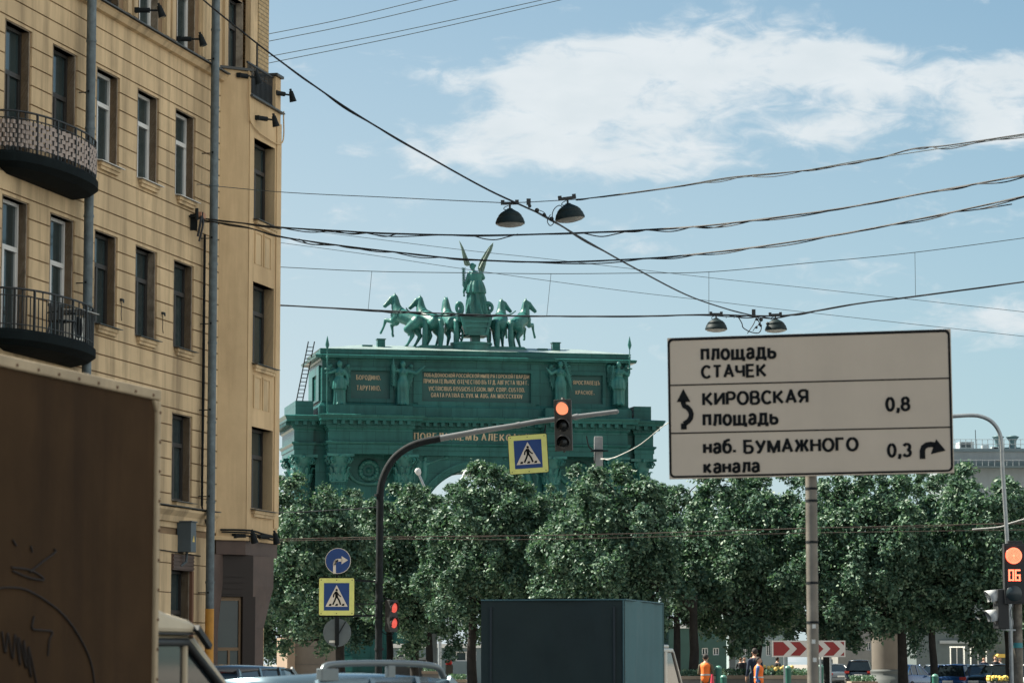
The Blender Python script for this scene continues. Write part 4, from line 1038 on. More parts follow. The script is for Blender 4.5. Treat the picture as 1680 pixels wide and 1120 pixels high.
def nike():
    t = thing('winged_victory', 'winged bronze goddess standing in the chariot, wings raised in a V', 'statue')
    v = CV + .7; uc, zf = GF.hit(783, 519, v); t.location = GF.w(uc, v, 0); t.rotation_euler = (0, 0, GA)
    X = lambda px, py=480: gu(px, py, v) - uc
    Z = lambda py, px=780: GF.hit(px, py, v)[1]
    b = MB()
    prof = [(19.5, 519), (18, 508), (15.5, 496), (13.2, 484), (12.2, 476), (11, 466), (10.6, 459), (11.4, 453), (11.2, 449.5), (4, 445)]
    k = .0446
    cxs = [784, 783, 782, 781.5, 781, 780.5, 780, 780, 779.5, 779]
    vs = []; n = 44
    for j, (r, py) in enumerate(prof):
        fo = (.2 if j < 4 else .1 if j < 6 else .03)
        for i in range(n):
            q = 2 * PI * i / n; rr = r * k * (1 + fo * math.sin(8 * q + .7 * j) + fo * .5 * math.sin(13 * q))
            vs.append((X(cxs[j]) + rr * math.cos(q), rr * .75 * math.sin(q), Z(py)))
    fs = [(j * n + i, j * n + (i + 1) % n, (j + 1) * n + (i + 1) % n, (j + 1) * n + i) for j in range(len(prof) - 1) for i in range(n)]
    fs += [list(range(n))[::-1], list(range((len(prof) - 1) * n, len(prof) * n))]
    b.add(vs, fs)
    b.lathe([(.75, Z(481.5)), (.72, Z(476)), (.62, Z(468)), (.5, Z(462))], 36, (X(781), 0, 0), sy=.8, fold=lambda q, j: .09 * math.sin(12 * q))
    hd = (X(775), .02, Z(437)); b.cap((X(777.5), 0, Z(447)), hd, .12, .14); b.ball(hd, .22, 10, sz=1.2); b.ball((X(778.5), -.06, Z(436)), .13, 8)
    b.limb([(X(770), 0, Z(449)), (X(765.5), .1, Z(463)), (X(761.5), .2, Z(479))], [.17, .13, .085]); 
    for i in range(4): b.cap((X(762), .2, Z(479)), (X(761 + i * .8), .22, Z(486)), .05, .035)
    b.limb([(X(789), 0, Z(449)), (X(793.5), .2, Z(455)), (X(788), .6, Z(460))], [.19, .16, .1])
    fuse(b, .04, 2).build('body', m_bronze, t)
    def wing(px_pts, y0, slant, ribs):
        w = MB(); n = len(px_pts); pts = [(X(px, py), y0 + slant * (440 - py) * .045, Z(py)) for px, py in px_pts]
        vs = pts + [(x, y + .13, z) for x, y, z in pts]
        w.add(vs, [list(range(n))[::-1], list(range(n, 2 * n))] + [(i, (i + 1) % n, n + (i + 1) % n, n + i) for i in range(n)])
        for (a, b_, c, d) in ribs: w.tube([(X(a, b_), y0 - .03 + slant * (440 - b_) * .045, Z(b_)), (X(c, d), y0 - .03 + slant * (440 - d) * .045, Z(d))], [.07, .03], 5)
        w.build('wing', m_wing, t)
    wing([(754.5, 395), (757, 399), (761, 407), (764.5, 416), (767.5, 424), (770, 431), (771, 436), (766, 437), (762, 435), (760.5, 428), (759, 418), (757.5, 408)], -.1, .15, [(765, 434, 757, 403), (768, 434, 761, 412), (770, 434, 765, 420)])
    wing([(810.5, 396), (810, 402), (807, 411), (803, 418), (799.5, 425), (797, 431), (794, 437), (790.5, 446), (786, 446), (784, 440), (786, 432), (790, 424), (796, 414), (803, 404)], .0, .15, [(787, 440, 805, 404), (790, 442, 807, 408), (791, 445, 800, 422), (792, 446, 797, 432)])
    w = MB()
    c, e = Vector((X(762), .15, Z(478))), Vector((X(761), .1, Z(439))); w.tube([c, e], [.05, .03], 6)
    for i in range(10):
        p = c.lerp(e, .2 + .8 * i / 10)
        for s in (-1, 1): w.cap(p, p + Vector((s * .14, 0, .14)), .06, .02, 6)
    w.build('laurel_branch', m_bronze, t)
nike()

# ------------------------------------------------------------------ trees
def leafmat():
    m = bpy.data.materials.new('linden_leaf'); m.use_nodes = True; nt = m.node_tree; N = nt.nodes; L = nt.links
    b = N['Principled BSDF']; b.inputs['Roughness'].default_value = .5; b.inputs['Specular IOR Level'].default_value = .3
    g = N.new('ShaderNodeNewGeometry'); r = N.new('ShaderNodeValToRGB')
    r.color_ramp.elements[0].color = (.036, .086, .062, 1); r.color_ramp.elements[1].color = (.185, .265, .175, 1)
    e = r.color_ramp.elements.new(.6); e.color = (.08, .15, .098, 1)
    L.new(g.outputs['Random Per Island'], r.inputs[0]); L.new(r.outputs[0], b.inputs['Base Color'])
    t = N.new('ShaderNodeBsdfTranslucent'); mx = N.new('ShaderNodeMix'); mx.data_type = 'RGBA'; mx.blend_type = 'MULTIPLY'; mx.inputs[0].default_value = 1
    L.new(r.outputs[0], mx.inputs[6]); mx.inputs[7].default_value = (.8, 1.0, .62, 1); L.new(mx.outputs[2], t.inputs[0])
    s = N.new('ShaderNodeMixShader'); s.inputs[0].default_value = .24; L.new(b.outputs[0], s.inputs[1]); L.new(t.outputs[0], s.inputs[2]); L.new(s.outputs[0], N['Material Output'].inputs[0])
    return m
m_leaf = leafmat()
m_bark = M('bark', (.016, .014, .012), .95, var=.4, scale=5, bump=.8, bscale=18)
def crown(seed, rx, z0, z1, nclump=95, per=400, leaf=.102):
    """a crown of many leaf-sized faces hung in drooping sprays, with gaps between the sprays"""
    g = np.random.default_rng(seed); rad = []; cl = []
    zc, rz = (z0 + z1) / 2, (z1 - z0) / 2
    ph = g.uniform(0, 6.28, 4)
    while len(cl) < nclump:
        d = g.normal(size=3); d /= np.linalg.norm(d)
        f = g.uniform(.45, 1.0) ** .6
        q = math.atan2(d[1], d[0])
        lump = 1 + .16 * math.sin(3 * q + ph[0] + 2 * d[2]) + .12 * math.sin(5 * q + ph[1] - 3 * d[2])
        zz = d[2]
        w = (1 - .22 * max(0, zz)) * (1 - .1 * max(0, -zz))
        cl.append((rx * d[0] * f * lump * w, rx * d[1] * f * lump * w, zc + rz * zz * f * (1 + .1 * math.sin(4 * q + ph[2])), g.uniform(.34, .62), f))
    for _ in range(14):                                            # loose shoots standing out of the outline
        q = g.uniform(0, 6.28); e = g.uniform(-.1, 1.25); f = g.uniform(1.0, 1.12); cl.append((rx * math.cos(q) * math.cos(e) * f * .9, rx * math.sin(q) * math.cos(e) * f * .9, zc + rz * math.sin(e) * f * 1.02, g.uniform(.22, .38), f))
    cen = []; nor = []
    for x, y, z, r, f in cl:
        n = int(per * r / .48)
        # a spray: little twigs going outwards and drooping
        out = np.array([x, y, (z - zc) * .5]); out = out / (np.linalg.norm(out) + 1e-6)
        for _ in range(max(3, n // 12)):
            d = out * .8 + g.normal(size=3) * .75; d /= np.linalg.norm(d)
            t = np.linspace(.15, 1.05, 12)[:, None] * r
            p = np.array([x, y, z]) + d * t + np.array([0, 0, -.55]) * (t ** 2) + g.normal(size=(12, 3)) * .055
            cen.append(p); nn = d * .35 + np.array([0, 0, .55]) + g.normal(size=(12, 3)) * .55
            nor.append(nn)
    # thin filling inside
    k = nclump * per // 4
    d = g.normal(size=(k, 3)); d /= np.linalg.norm(d, axis=1)[:, None]; f = g.uniform(.1, .9, size=(k, 1))
    cen.append(d * f * np.array([rx, rx, rz]) + np.array([0, 0, zc])); nor.append(g.normal(size=(k, 3)))
    c = np.concatenate(cen); n = np.concatenate(nor); n /= np.linalg.norm(n, axis=1)[:, None]
    m = len(c); a = np.cross(n, g.normal(size=(m, 3))); a /= np.linalg.norm(a, axis=1)[:, None]; b = np.cross(n, a)
    s = leaf * g.uniform(.65, 1.25, size=(m, 1))
    v = np.stack([c - a * s * .75, c + b * s * .5 - a * s * .1 + n * s * .14, c + a * s * .8, c - b * s * .5 - a * s * .1 + n * s * .14], 1).reshape(-1, 3)
    i = np.arange(m)[:, None] * 4
    return v, np.concatenate([i, i + 1, i + 2, i, i + 2, i + 3], 1).reshape(-1, 3), cl
def quickmesh(name, v, f, mat):
    me = bpy.data.meshes.new(name); me.vertices.add(len(v)); me.vertices.foreach_set('co', v.astype(np.float32).ravel())
    k = f.shape[1]; me.loops.add(f.size); me.loops.foreach_set('vertex_index', f.astype(np.int32).ravel())
    me.polygons.add(len(f)); me.polygons.foreach_set('loop_start', np.arange(0, f.size, k, dtype=np.int32)); me.polygons.foreach_set('loop_total', np.full(len(f), k, dtype=np.int32))
    me.materials.append(mat); me.update(calc_edges=True); return me
def tree(px, Y, wpx, ytop, ybot, label, seed, lean=0.0, fork=False, trunk_px=None):
    x = (px - 840) / F * Y; z1 = P(px, ytop, Y).z; z0 = P(px, ybot, Y).z; rx = wpx / 2 / F * Y * 1.12
    t = thing('linden_tree', label, 'tree', (x, Y, .1), 0, 'lindens in front of the arch')
    v, f, cl = crown(seed, rx, z0 - .1, z1 - .25, nclump=int(100 * (wpx / 200) ** 1.1 + 25))
    link('crown', quickmesh('crown', v, f, m_leaf), t)
    tb = MB(); g = random.Random(seed); tx = 0 if trunk_px is None else (trunk_px - px) / F * Y
    hb = z0 + .6
    def br(p, q, r0, r1, w=.25):
        k = 6; pts = [Vector(p).lerp(Vector(q), i / k) + Vector((g.uniform(-w, w), g.uniform(-w, w), 0)) * (.5 if 0 < i < k else 0) for i in range(k + 1)]
        tb.tube(pts, [r0 + (r1 - r0) * i / k for i in range(k + 1)], 9); return pts
    if fork:
        br((tx, 0, -.1), (tx - .1, 0, 1.3), .2, .15, .05); br((tx - .1, 0, 1.25), (tx - .75, .2, hb + 2.2), .12, .06); br((tx - .05, 0, 1.2), (tx + .35, -.1, hb + 2.6), .14, .06)
    else:
        br((tx, 0, -.1), (tx + lean, 0, hb + 1.2), .21, .13, .08)
    br((tx + lean * .8, 0, hb + .6), (lean * .4, 0, z1 - 1.1), .13, .03)
    for c in g.sample(cl, min(34, len(cl))):
        zz = max(hb - .3, min(c[2] - .7, z1 - 2)); br((tx * .5 + lean * .6, 0, zz), (c[0] * .93, c[1] * .93, c[2]), .055, .012)
    tb.build('trunk', m_bark, t)
    return t
TR = [(508, 116, 182, 782, 1066, 'linden crown beside the building corner, behind the blue right-turn arrow sign', False, 560),
      (672, 122, 136, 792, 1056, 'narrow linden directly right of the black traffic light mast', False, 682),
      (808, 114, 200, 768, 1050, 'tall linden under the hanging crossing sign, left of the tarpaulin truck top', False, 775),
      (1000, 110, 226, 772, 1062, 'broad linden below the concrete post and left of the big direction sign', False, 1137),
      (1218, 113, 226, 780, 1058, 'linden with a forked trunk under the left half of the big direction sign', True, 1240),
      (1420, 111, 236, 778, 1056, 'linden under the right half of the big direction sign, above the stone column', False, 1478),
      (1598, 111, 205, 770, 1050, 'linden behind the traffic light with the lit countdown', False, 1652),
      (1745, 113, 160, 800, 1060, 'linden cut by the right edge of the picture', False, 1760)]
for i, q in enumerate(TR): tree(q[0], q[1], q[2], q[3], q[4], q[5], 11 + i, fork=q[6], trunk_px=q[7])
BK = [(452, 140, 140, 835, 1072, 'rear linden partly behind the building corner', 470), (592, 150, 170, 815, 1060, 'rear linden behind the two crossing and arrow signs', 640), (735, 146, 180, 806, 1052, 'rear linden showing between the mast and the tall linden', 705),
      (900, 148, 200, 792, 1055, 'rear linden above the tarpaulin truck', 915), (1105, 146, 190, 776, 1040, 'rear linden left below the direction sign', 1110), (1312, 148, 220, 782, 1050, 'rear linden behind the post of the direction sign', 1356),
      (1520, 146, 215, 774, 1045, 'rear linden below the right edge of the direction sign', 1530), (1690, 148, 170, 790, 1045, 'rear linden at the right picture edge', 1665)]
for i, q in enumerate(BK): tree(q[0], q[1], q[2], q[3], q[4], q[5], 41 + i, trunk_px=q[6], lean=-.15 if i in (5, 6) else .0)

# ------------------------------------------------------------------ road signs
def sframe(px0, py0, Y): return P(px0, py0, Y)
def man(mb, X, Z, y, mat):
    """the walking figure on its triangle, in the square's own units"""
    def st(pts, w):
        for a, b in zip(pts, pts[1:]):
            a, b = Vector((X(a[0]), y, Z(a[1]))), Vector((X(b[0]), y, Z(b[1]))); d = (b - a).normalized() * w * .3; n = Vector((-d.z, 0, d.x)).normalized() * w / 2
            mb.add([a - d - n, b + d - n, b + d + n, a - d + n], [(0, 1, 2, 3)], mat)
    u = abs(X(1) - X(0))
    mb.add([(X(.5 + .045 * math.cos(q)), y, Z(.745 + .045 * math.sin(q))) for q in np.linspace(0, 2 * PI, 17)[:-1]], [list(range(16))], mat)
    st([(.49, .66), (.50, .52)], u * .105); st([(.46, .67), (.39, .58), (.375, .49)], u * .05); st([(.53, .64), (.60, .55), (.66, .51)], u * .045)
    st([(.485, .5), (.43, .36), (.36, .225)], u * .062); st([(.515, .5), (.60, .37), (.655, .225)], u * .062)
    for c in (.245, .5, .755): mb.add([(X(c - .06), y, Z(.17)), (X(c + .045), y, Z(.17)), (X(c + .06), y, Z(.245)), (X(c - .02), y, Z(.245))], [(0, 1, 2, 3)], mat)
def crossing_sign(px0, px1, py0, py1, Y, label, roll=0.0, yaw=0.0, back=None):
    c = P((px0 + px1) / 2, (py0 + py1) / 2, Y); w = (px1 - px0) / F * Y; h = (py1 - py0) / F * Y
    t = thing('crossing_sign', label, 'road sign', c, 0, 'pedestrian crossing signs'); t.rotation_euler = (0, roll, yaw)
    b = MB(); r = .035; pts = []
    for cx, cz, q0 in ((w / 2 - r, h / 2 - r, 0), (-w / 2 + r, h / 2 - r, 1), (-w / 2 + r, -h / 2 + r, 2), (w / 2 - r, -h / 2 + r, 3)): pts += [(cx + r * math.cos(PI / 2 * (q0 + k / 4)), cz + r * math.sin(PI / 2 * (q0 + k / 4))) for k in range(5)]
    b.prism(pts, 0, .03, 'xz'); b.prism(offset(pts, .012), .012, .04, 'xz', 1)
    for z in (-h * .3, h * .3): b.box(-w * .4, w * .4, .04, .07, z - .02, z + .02, 1)
    b.build('panel', [m_yellow, m_dkmetal], t)
    q = .36 * w; s = MB(); hq = .37 * h
    s.prism([(-q, -hq), (q, -hq), (q, hq), (-q, hq)], -.004, .0, 'xz'); 
    s.build('blue_field', m_blue, t)
    p = MB(); X = lambda u: (u - .5) * 2 * q; Z = lambda v: (v - .5) * 2 * hq
    p.add([(X(.06), -.008, Z(.14)), (X(.94), -.008, Z(.14)), (X(.5), -.008, Z(.93))], [(0, 1, 2)]); man(p, X, Z, -.012, 1)
    p.build('pictogram', [m_signwhite, m_ink], t)
    bl = MB(); [bl.lathe([(.012, 0), (.012, .008), (.004, .012)], 6, (x, -.001, z), M=Matrix.Rotation(PI / 2, 4, 'X')) for x in (-w * .44, 0, w * .44) for z in (-h * .45, h * .45)]
    bl.build('bolts', m_dkmetal, t)
    return t
MY = 75.0                                                      # the mast
crossing_sign(834.5, 898.5, 713, 776, MY - .25, 'yellow bordered crossing sign hanging tilted from the mast arm', roll=R(-3.4), yaw=R(-10))
crossing_sign(523.5, 581, 948, 1008.5, MY - .15, 'yellow bordered crossing sign on the mast below the blue arrow disc')
def turn_sign():
    c = P(554.5, 919.5, MY - .2); r = 21 / F * MY
    t = thing('turn_right_sign', 'round blue sign with a white right-turn arrow above the crossing sign', 'road sign', c)
    ring = lambda r: [(r * math.cos(q), r * math.sin(q)) for q in np.linspace(0, 2 * PI, 41)[:-1]]
    MB().prism(ring(r), 0, .02, 'xz').build('disc', m_signwhite, t); MB().prism(ring(r * .955), -.004, 0, 'xz').build('blue_field', m_blue, t)
    a = MB(); w = .11 * r; y = -.008
    pl = [(-.27, -.97), (-.27, -.3)] + [(-.27 + .25 * (1 - math.cos(q)) , -.3 + .36 * math.sin(q)) for q in np.linspace(.2, PI / 2, 6)] + [(.3, .06)]
    for p, q in zip(pl, pl[1:]):
        p, q = Vector(p) * r, Vector(q) * r; d = (q - p).normalized(); n = Vector((-d.y, d.x)) * w; d = d * w * .25
        a.add([(k.x, y, k.y) for k in (p - d - n, q + d - n, q + d + n, p - d + n)], [(0, 1, 2, 3)])
    a.add([(.28 * r, y, .38 * r), (.28 * r, y, -.26 * r), (.78 * r, y, .06 * r)], [(0, 2, 1)])
    a.build('arrow', m_signwhite, t)
    MB().box(-.03, .03, .02, .06, -r * 1.1, r).build('bracket', m_dkmetal, t)
turn_sign()
def back_sign():
    c = P(553, 1037, MY - .1); r = 23 / F * MY
    t = thing('round_sign_back', 'grey back of a round sign below the lower crossing sign', 'road sign', c)
    pts = [(r * math.cos(q), r * math.sin(q)) for q in np.linspace(0, 2 * PI, 41)[:-1]]
    MB().prism(pts, 0, .02, 'xz').build('disc', M('sign_back', (.115, .14, .15), .5, .3, var=.1, scale=5), t)
    b = MB().box(-.05, .05, -.035, -.002, -r * .9, r * 1.1); b.bar((.0, -.05, -.1), (r * .6, -.04, r * .75), .03, .03); b.build('bracket', m_dkmetal, t)
    MB().box(-r * .55, -r * .15, -.004, -.001, -r * .72, -r * .55).build('sticker', m_white, t)
back_sign()
def lens(mb, c, r, y, mat): mb.add([(c[0] + r * math.cos(q), y - .02 * (1 - 0), c[1] + r * math.sin(q)) for q in np.linspace(0, 2 * PI, 25)[:-1]], [list(range(24))], mat)
m_redlit = M('lit_red', (.9, .12, .05), .4, emit=.85, ecol=(1.0, .23, .12), var=.05)
m_redlit2 = M('lit_red_core', (.5, .12, .06), .4, emit=.42, ecol=(1.0, .30, .15), var=.02)
m_tlbody = M('signal_housing', (.045, .044, .040), .6, var=.15, scale=6)
m_tlback = M('signal_board', (.016, .018, .019), .6)
m_dklens = M('dark_lens', (.012, .014, .015), .25)
def visor(mb, cx, cz, r, L, y=0, mat=0, lo=-.15, hi=1.15):
    n = 16; vs = []
    for k in range(n + 1):
        q = PI * (lo + (hi - lo) * k / n); f = .55 + .45 * max(0, math.sin(q))
        vs += [(cx + r * math.cos(q), y, cz + r * math.sin(q)), (cx + r * math.cos(q) * .98, y - L * f, cz + r * math.sin(q) - L * .12), (cx + (r - .012) * math.cos(q) * .98, y - L * f, cz + (r - .012) * math.sin(q) - L * .12), (cx + (r - .012) * math.cos(q), y, cz + (r - .012) * math.sin(q))]
    fs = []
    for k in range(n): fs += [(4 * k + j, 4 * k + (j + 1) % 4, 4 * k + 4 + (j + 1) % 4, 4 * k + 4 + j) for j in range(4)]
    mb.add(vs, fs, mat, True)
def mast():
    b = P(621, 1120, MY); t = thing('traffic_light_mast', 'dark steel mast with a long bent arm reaching right over the road', 'mast', (b.x, MY, 0))
    L = lambda px, py, dy=0: P(px, py, MY + dy) - t.location
    m = MB(); a = L(624, 830)
    pts = [Vector((0, 0, 0)), Vector((0, 0, 1.8)), L(622.5, 930), L(623.5, 830), L(624, 805), L(628, 785), L(638, 763), L(652, 746), L(671, 733), L(692, 725), L(722, 719)]
    m.tube(spline(pts, 4), [.09] * 1 + [.09] * (len(pts) * 4 - 4), 14); m.tube([(0, 0, 0), (0, 0, .5), (0, 0, .55)], [.2, .2, .11], 14)
    m.build('pole', m_dkmetal, t)
    a = MB(); q = [L(720, 719.4), L(780, 708), L(850, 697), L(880, 691.5), L(1012, 675)]
    a.tube(q, [.078, .068, .064, .062, .056], 14); [a.tube([p - Vector((.05, 0, .01)), p + Vector((.05, 0, .01))], .074, 14) for p in (q[1], q[2], L(945, 683.5))]
    a.ball(q[-1], .054, 8); a.build('arm', M('arm_paint', (.17, .18, .18), .3, .0, var=.1), t)
    br = MB()
    br.bar(L(523, 946.5, -.08), L(622, 954), .05, .05); br.bar(L(523, 1010, -.08), L(622, 1009), .05, .05); br.bar(L(583, 990, -.08), L(603, 1009), .03, .03); br.bar(L(583, 990, -.08), L(620, 990), .02, .03)
    br.bar(L(553, 1062, -.08), L(553, 1008, -.08), .05, .04); br.bar(L(553, 948, -.08), L(553, 925, -.08), .05, .04)
    for py in (812, 955, 985, 1009, 1064): br.lathe([(.115, -.03), (.115, .03)], 14, tuple(L(622, py)))
    br.bar(L(895, 697), L(893, 718, -.15), .03, .03)
    br.bar(L(626, 978), L(643, 984), .03, .03); br.tube(spline([L(624, 1033), L(634, 1040), L(644, 1040), L(645, 1034)], 4), .012, 5)
    br.build('bracket', m_dkmetal, t)
mast()
def hung_light():
    w, h = 27 / F * MY, 83 / F * MY; c = P(925, 738.5, MY - .28)
    t = thing('traffic_light', 'three-lamp traffic light hanging from the mast arm, top lamp red', 'traffic light', c); t.rotation_euler = (0, R(-1.6), R(-9))
    b = MB(); hs = h / 3
    for k in range(3): b.box(-w / 2, w / 2, 0, .2, k * hs + .008, (k + 1) * hs - .004)
    b.box(-w / 2 + .02, w / 2 - .02, .01, .19, 0, h - .004); b.box(-w / 2 - .012, w / 2 + .012, -.004, .014, -.012, h + .01, 1); b.tube([(0, .1, h), (0, .12, h + .05)], .05, 8); b.tube([(0, .1, 0), (0, .1, -.04)], .03, 8)
    b.box(-.05, .05, .19, .34, h * .42, h * .62)
    b.build('housing', [m_tlbody, m_tlbody], t, bevel=.006)
    for k in range(3):
        cz = (k + .5) * hs; v = MB(); visor(v, 0, cz, w * .43, .26, 0); v.build('visor', m_tlback, t)
        l = MB(); M4 = Matrix.Rotation(PI / 2, 4, 'X'); l.lathe([(w * .4, .008), (w * .32, .035), (w * .18, .052), (.005, .058)], 24, (0, 0, cz), M=M4, mat=0)
        l.build('lamp', m_redlit2 if k == 2 else m_dklens, t, label='lit red lamp' if k == 2 else None)
hung_light()
def side_light():
    c = P(646, 1036, MY - .1); k = MY / F
    t = thing('pedestrian_light', 'two-lamp pedestrian light facing right on the mast, both lamps glowing red', 'traffic light', c); t.rotation_euler = (0, 0, R(52))
    h = 52 * k; b = MB().box(-.15, .15, 0, .16, 0, h); b.build('housing', m_tlback, t, bevel=.01)
    for z in (h * .28, h * .76):
        v = MB(); visor(v, 0, z, .15, .09, 0); v.build('visor', m_tlback, t)
        MB().lathe([(.125, .005), (.09, .03), (.01, .045)], 20, (0, 0, z), M=Matrix.Rotation(PI / 2, 4, 'X')).build('lamp', M('lit_red_dim', (.35, .04, .03), .4, emit=.22, ecol=(1.0, .13, .09)), t)
side_light()

def big_sign():
    Y = 30.0; yaw = R(-0.0)
    pl = P(1093, 780, Y + .3); pr_ = P(1560, 779, Y - .3)
    c = P(1327, 663, Y); t = thing('direction_sign', 'large pale direction sign with black place names and turn arrows on a round post', 'road sign', (c.x, c.y, 0))
    d = Vector((pr_.x - pl.x, pr_.y - pl.y, 0)); W_ = d.length; t.rotation_euler = (0, 0, math.atan2(d.y, d.x))
    fr = Frame(c.x, c.y, math.atan2(d.y, d.x))
    H_ = P(1327, 547, Y).z - P(1327, 780.5, Y).z; zb = P(1327, 780.5, Y).z
    x0, x1, z0, z1 = -W_ / 2, W_ / 2, zb, zb + H_
    roll = Matrix.Translation((0, 0, (z0 + z1) / 2)) @ Matrix.Rotation(R(-.55), 4, 'Y') @ Matrix.Translation((0, 0, -(z0 + z1) / 2))
    X = lambda px: x0 + (px - 1093) / 467 * W_
    def Z(px, py):                                             # picture rows lean a little along the board
        top = 550 - (px - 1093) / 467 * 7; bot = 780.5 - (px - 1093) / 467 * 2
        return z1 - (py - top) / (bot - top) * H_
    def rr(a, b, c_, d_, r):
        pts = []
        for cx, cz, q0 in ((b - r, d_ - r, 0), (a + r, d_ - r, 1), (a + r, c_ + r, 2), (b - r, c_ + r, 3)): pts += [(cx + r * math.cos(PI / 2 * (q0 + k / 6)), cz + r * math.sin(PI / 2 * (q0 + k / 6))) for k in range(7)]
        return pts
    m_panel = M('sign_board', (.52, .43, .335), .5, var=.05, scale=1.5, streak=.08)
    p = MB().prism([(x0, z0), (x1, z0), (x1, z1), (x0, z1)], 0, .03, 'xz')
    for z in (z0 + .2, z0 + .7, z1 - .2): p.box(x0 + .1, x1 - .1, .03, .07, z - .03, z + .03, 1)
    p.xf(roll).build('panel', [m_panel, m_steel], t)
    # black frame line and dividers
    px = (x1 - x0) / 467; b = MB()
    o_, i_ = rr(x0 + .5 * px, x1 - 1.0 * px, z0 + 2 * px, z1 - .5 * px, 9 * px), rr(x0 + 4.2 * px, x1 - 4.6 * px, z0 + 5.2 * px, z1 - 5.0 * px, 6 * px)
    n = len(o_); b.add([(a[0], -.004, a[1]) for a in o_ + i_], [(i, (i + 1) % n, n + (i + 1) % n, n + i) for i in range(n)])
    for (ya, yb) in ((627.6, 623.9), (706, 704)):
        a, e = X(1097), X(1556); b.add([(a, -.004, Z(1097, ya + 1.1)), (e, -.004, Z(1556, yb + 1.1)), (e, -.004, Z(1556, yb - 1.1)), (a, -.004, Z(1097, ya - 1.1))], [(0, 1, 2, 3)])
    b.xf(roll).build('border', m_ink, t)
    for s, a, e, ta, tb in (('площадь', 1148.5, 1275, 567.5, 590), ('СТАЧЕК', 1148.5, 1257.7, 594, 617.5), ('КИРОВСКАЯ', 1150, 1326.4, 637.5, 662), ('площадь', 1150, 1276.4, 675, 697.5), ('0,8', 1451.4, 1492.4, 652.5, 680),
                            ('наб.', 1150, 1205, 716, 741), ('БУМАЖНОГО', 1217, 1407, 717, 741.5), ('канала', 1150, 1244, 754.5, 773), ('0,3', 1452.5, 1493, 728, 755)):
        l = MB(); mp = (a + e) / 2; text(l, s, X(a), X(e), Z(mp, tb), Z(mp, ta), -.005); l.xf(roll).build('lettering', m_ink, t)
    ar = MB()
    def stroke(pts, w):
        pts = [Vector((X(a), Z(a, b_))) for a, b_ in pts]; L_ = []; R_ = []
        for i, p_ in enumerate(pts):
            d_ = (pts[min(i + 1, len(pts) - 1)] - pts[max(i - 1, 0)]).normalized(); n_ = Vector((-d_.y, d_.x)) * w * px / 2; L_.append(p_ + n_); R_.append(p_ - n_)
        k = len(pts); ar.add([(q.x, -.005, q.y) for q in L_ + R_], [(i, i + 1, k + i + 1, k + i) for i in range(k - 1)])
    tri = lambda *q: ar.add([(X(a), -.005, Z(a, b_)) for a, b_ in q], [(0, 1, 2)])
    stroke([(1118.7, 700), (1118.7, 690)], 9.5); stroke([(1118.7, 691), (1122, 689.5), (1126.5, 686.5), (1130.5, 681), (1131.5, 675), (1129.5, 669), (1125, 664), (1120, 661.5), (1118.5, 657), (1118.5, 652)], 8.5); tri((1118.7, 633.5), (1130.5, 655), (1107.3, 655))
    stroke([(1510, 755), (1510, 742), (1512, 736), (1517, 732.5), (1524, 731.5), (1531, 733)], 9); tri((1532.5, 723), (1547.5, 742), (1523.5, 747.5))
    ar.xf(roll).build('arrow', m_ink, t)
    m_post = M('post_zinc', (.17, .155, .13), .55, .25, var=.3, scale=4, streak=.4, bump=.1)
    po = MB().tube([(0, .13, 0), (0, .13, z1 - .05)], .058, 16); po.tube([(0, .13, 0), (0, .13, .04)], .16, 12)
    for py in (800, 820, 888, 955, 1020): z = P(1327, py, Y).z; po.tube([(0, .13, z - .012), (0, .13, z + .012)], .062, 16, 1)
    for py, q in ((1030, 1.2), (1055, .9), (1085, 1.4)): z = P(1327, py, Y).z; po.box(-.02 + .02 * q, .015 + .02 * q, .062, .068, z, z + .04, 2)
    po.build('post', [m_post, m_dkmetal, m_white], t)
big_sign()
def chevron():
    Y = 100.0; a, b = P(1267, 1077, Y), P(1387, 1050, Y); c = P(1327, 1077, Y)
    t = thing('chevron_sign', 'long red and white chevron board pointing right behind the sign post', 'road sign', (c.x, Y, 0))
    w, h = b.x - a.x, b.z - a.z; z0 = a.z
    MB().box(-w / 2, w / 2, 0, .03, z0, z0 + h).build('panel', m_signwhite, t)
    m = MB(); q = .045
    lo, hi = -w / 2 + q, w / 2 - q; zl_, zh = z0 + q, z0 + h - q; zm = (zl_ + zh) / 2; half = (zh - zl_) / 2; cw = (hi - lo) / 4.22; red = cw * .58
    def poly(pts): m.add([(min(max(x, lo), hi), -.004, z) for x, z in pts], [list(range(len(pts)))])
    for k in range(-1, 5):
        xs = lo + k * cw - (half if k == -1 else half) * 0
        for s in (-1, 1):
            p = [(xs, zm + s * half), (xs + red, zm + s * half), (xs + red + half, zm), (xs + half, zm)]
            if k == 0: p = [(xs, zm + s * half), (xs + red, zm + s * half), (xs + red + half, zm), (xs, zm)]
            if k < 0: continue
            if p[0][0] > hi: continue
            if k == 4: p = [(xs, zm + s * half), (hi, zm + s * half), (hi, zm + s * half * (1 - min(1, (hi - xs) / half)))]
            poly(p if s < 0 else p[::-1])
    m.build('chevrons', M('chevron_red', (.30, .022, .018), .5), t)
    for x in (-w * .33, w * .16, w * .3): MB().tube([(x, .08, 0), (x, .08, z0 + h * .9)], .03, 8).build('post', m_steel, t)
chevron()

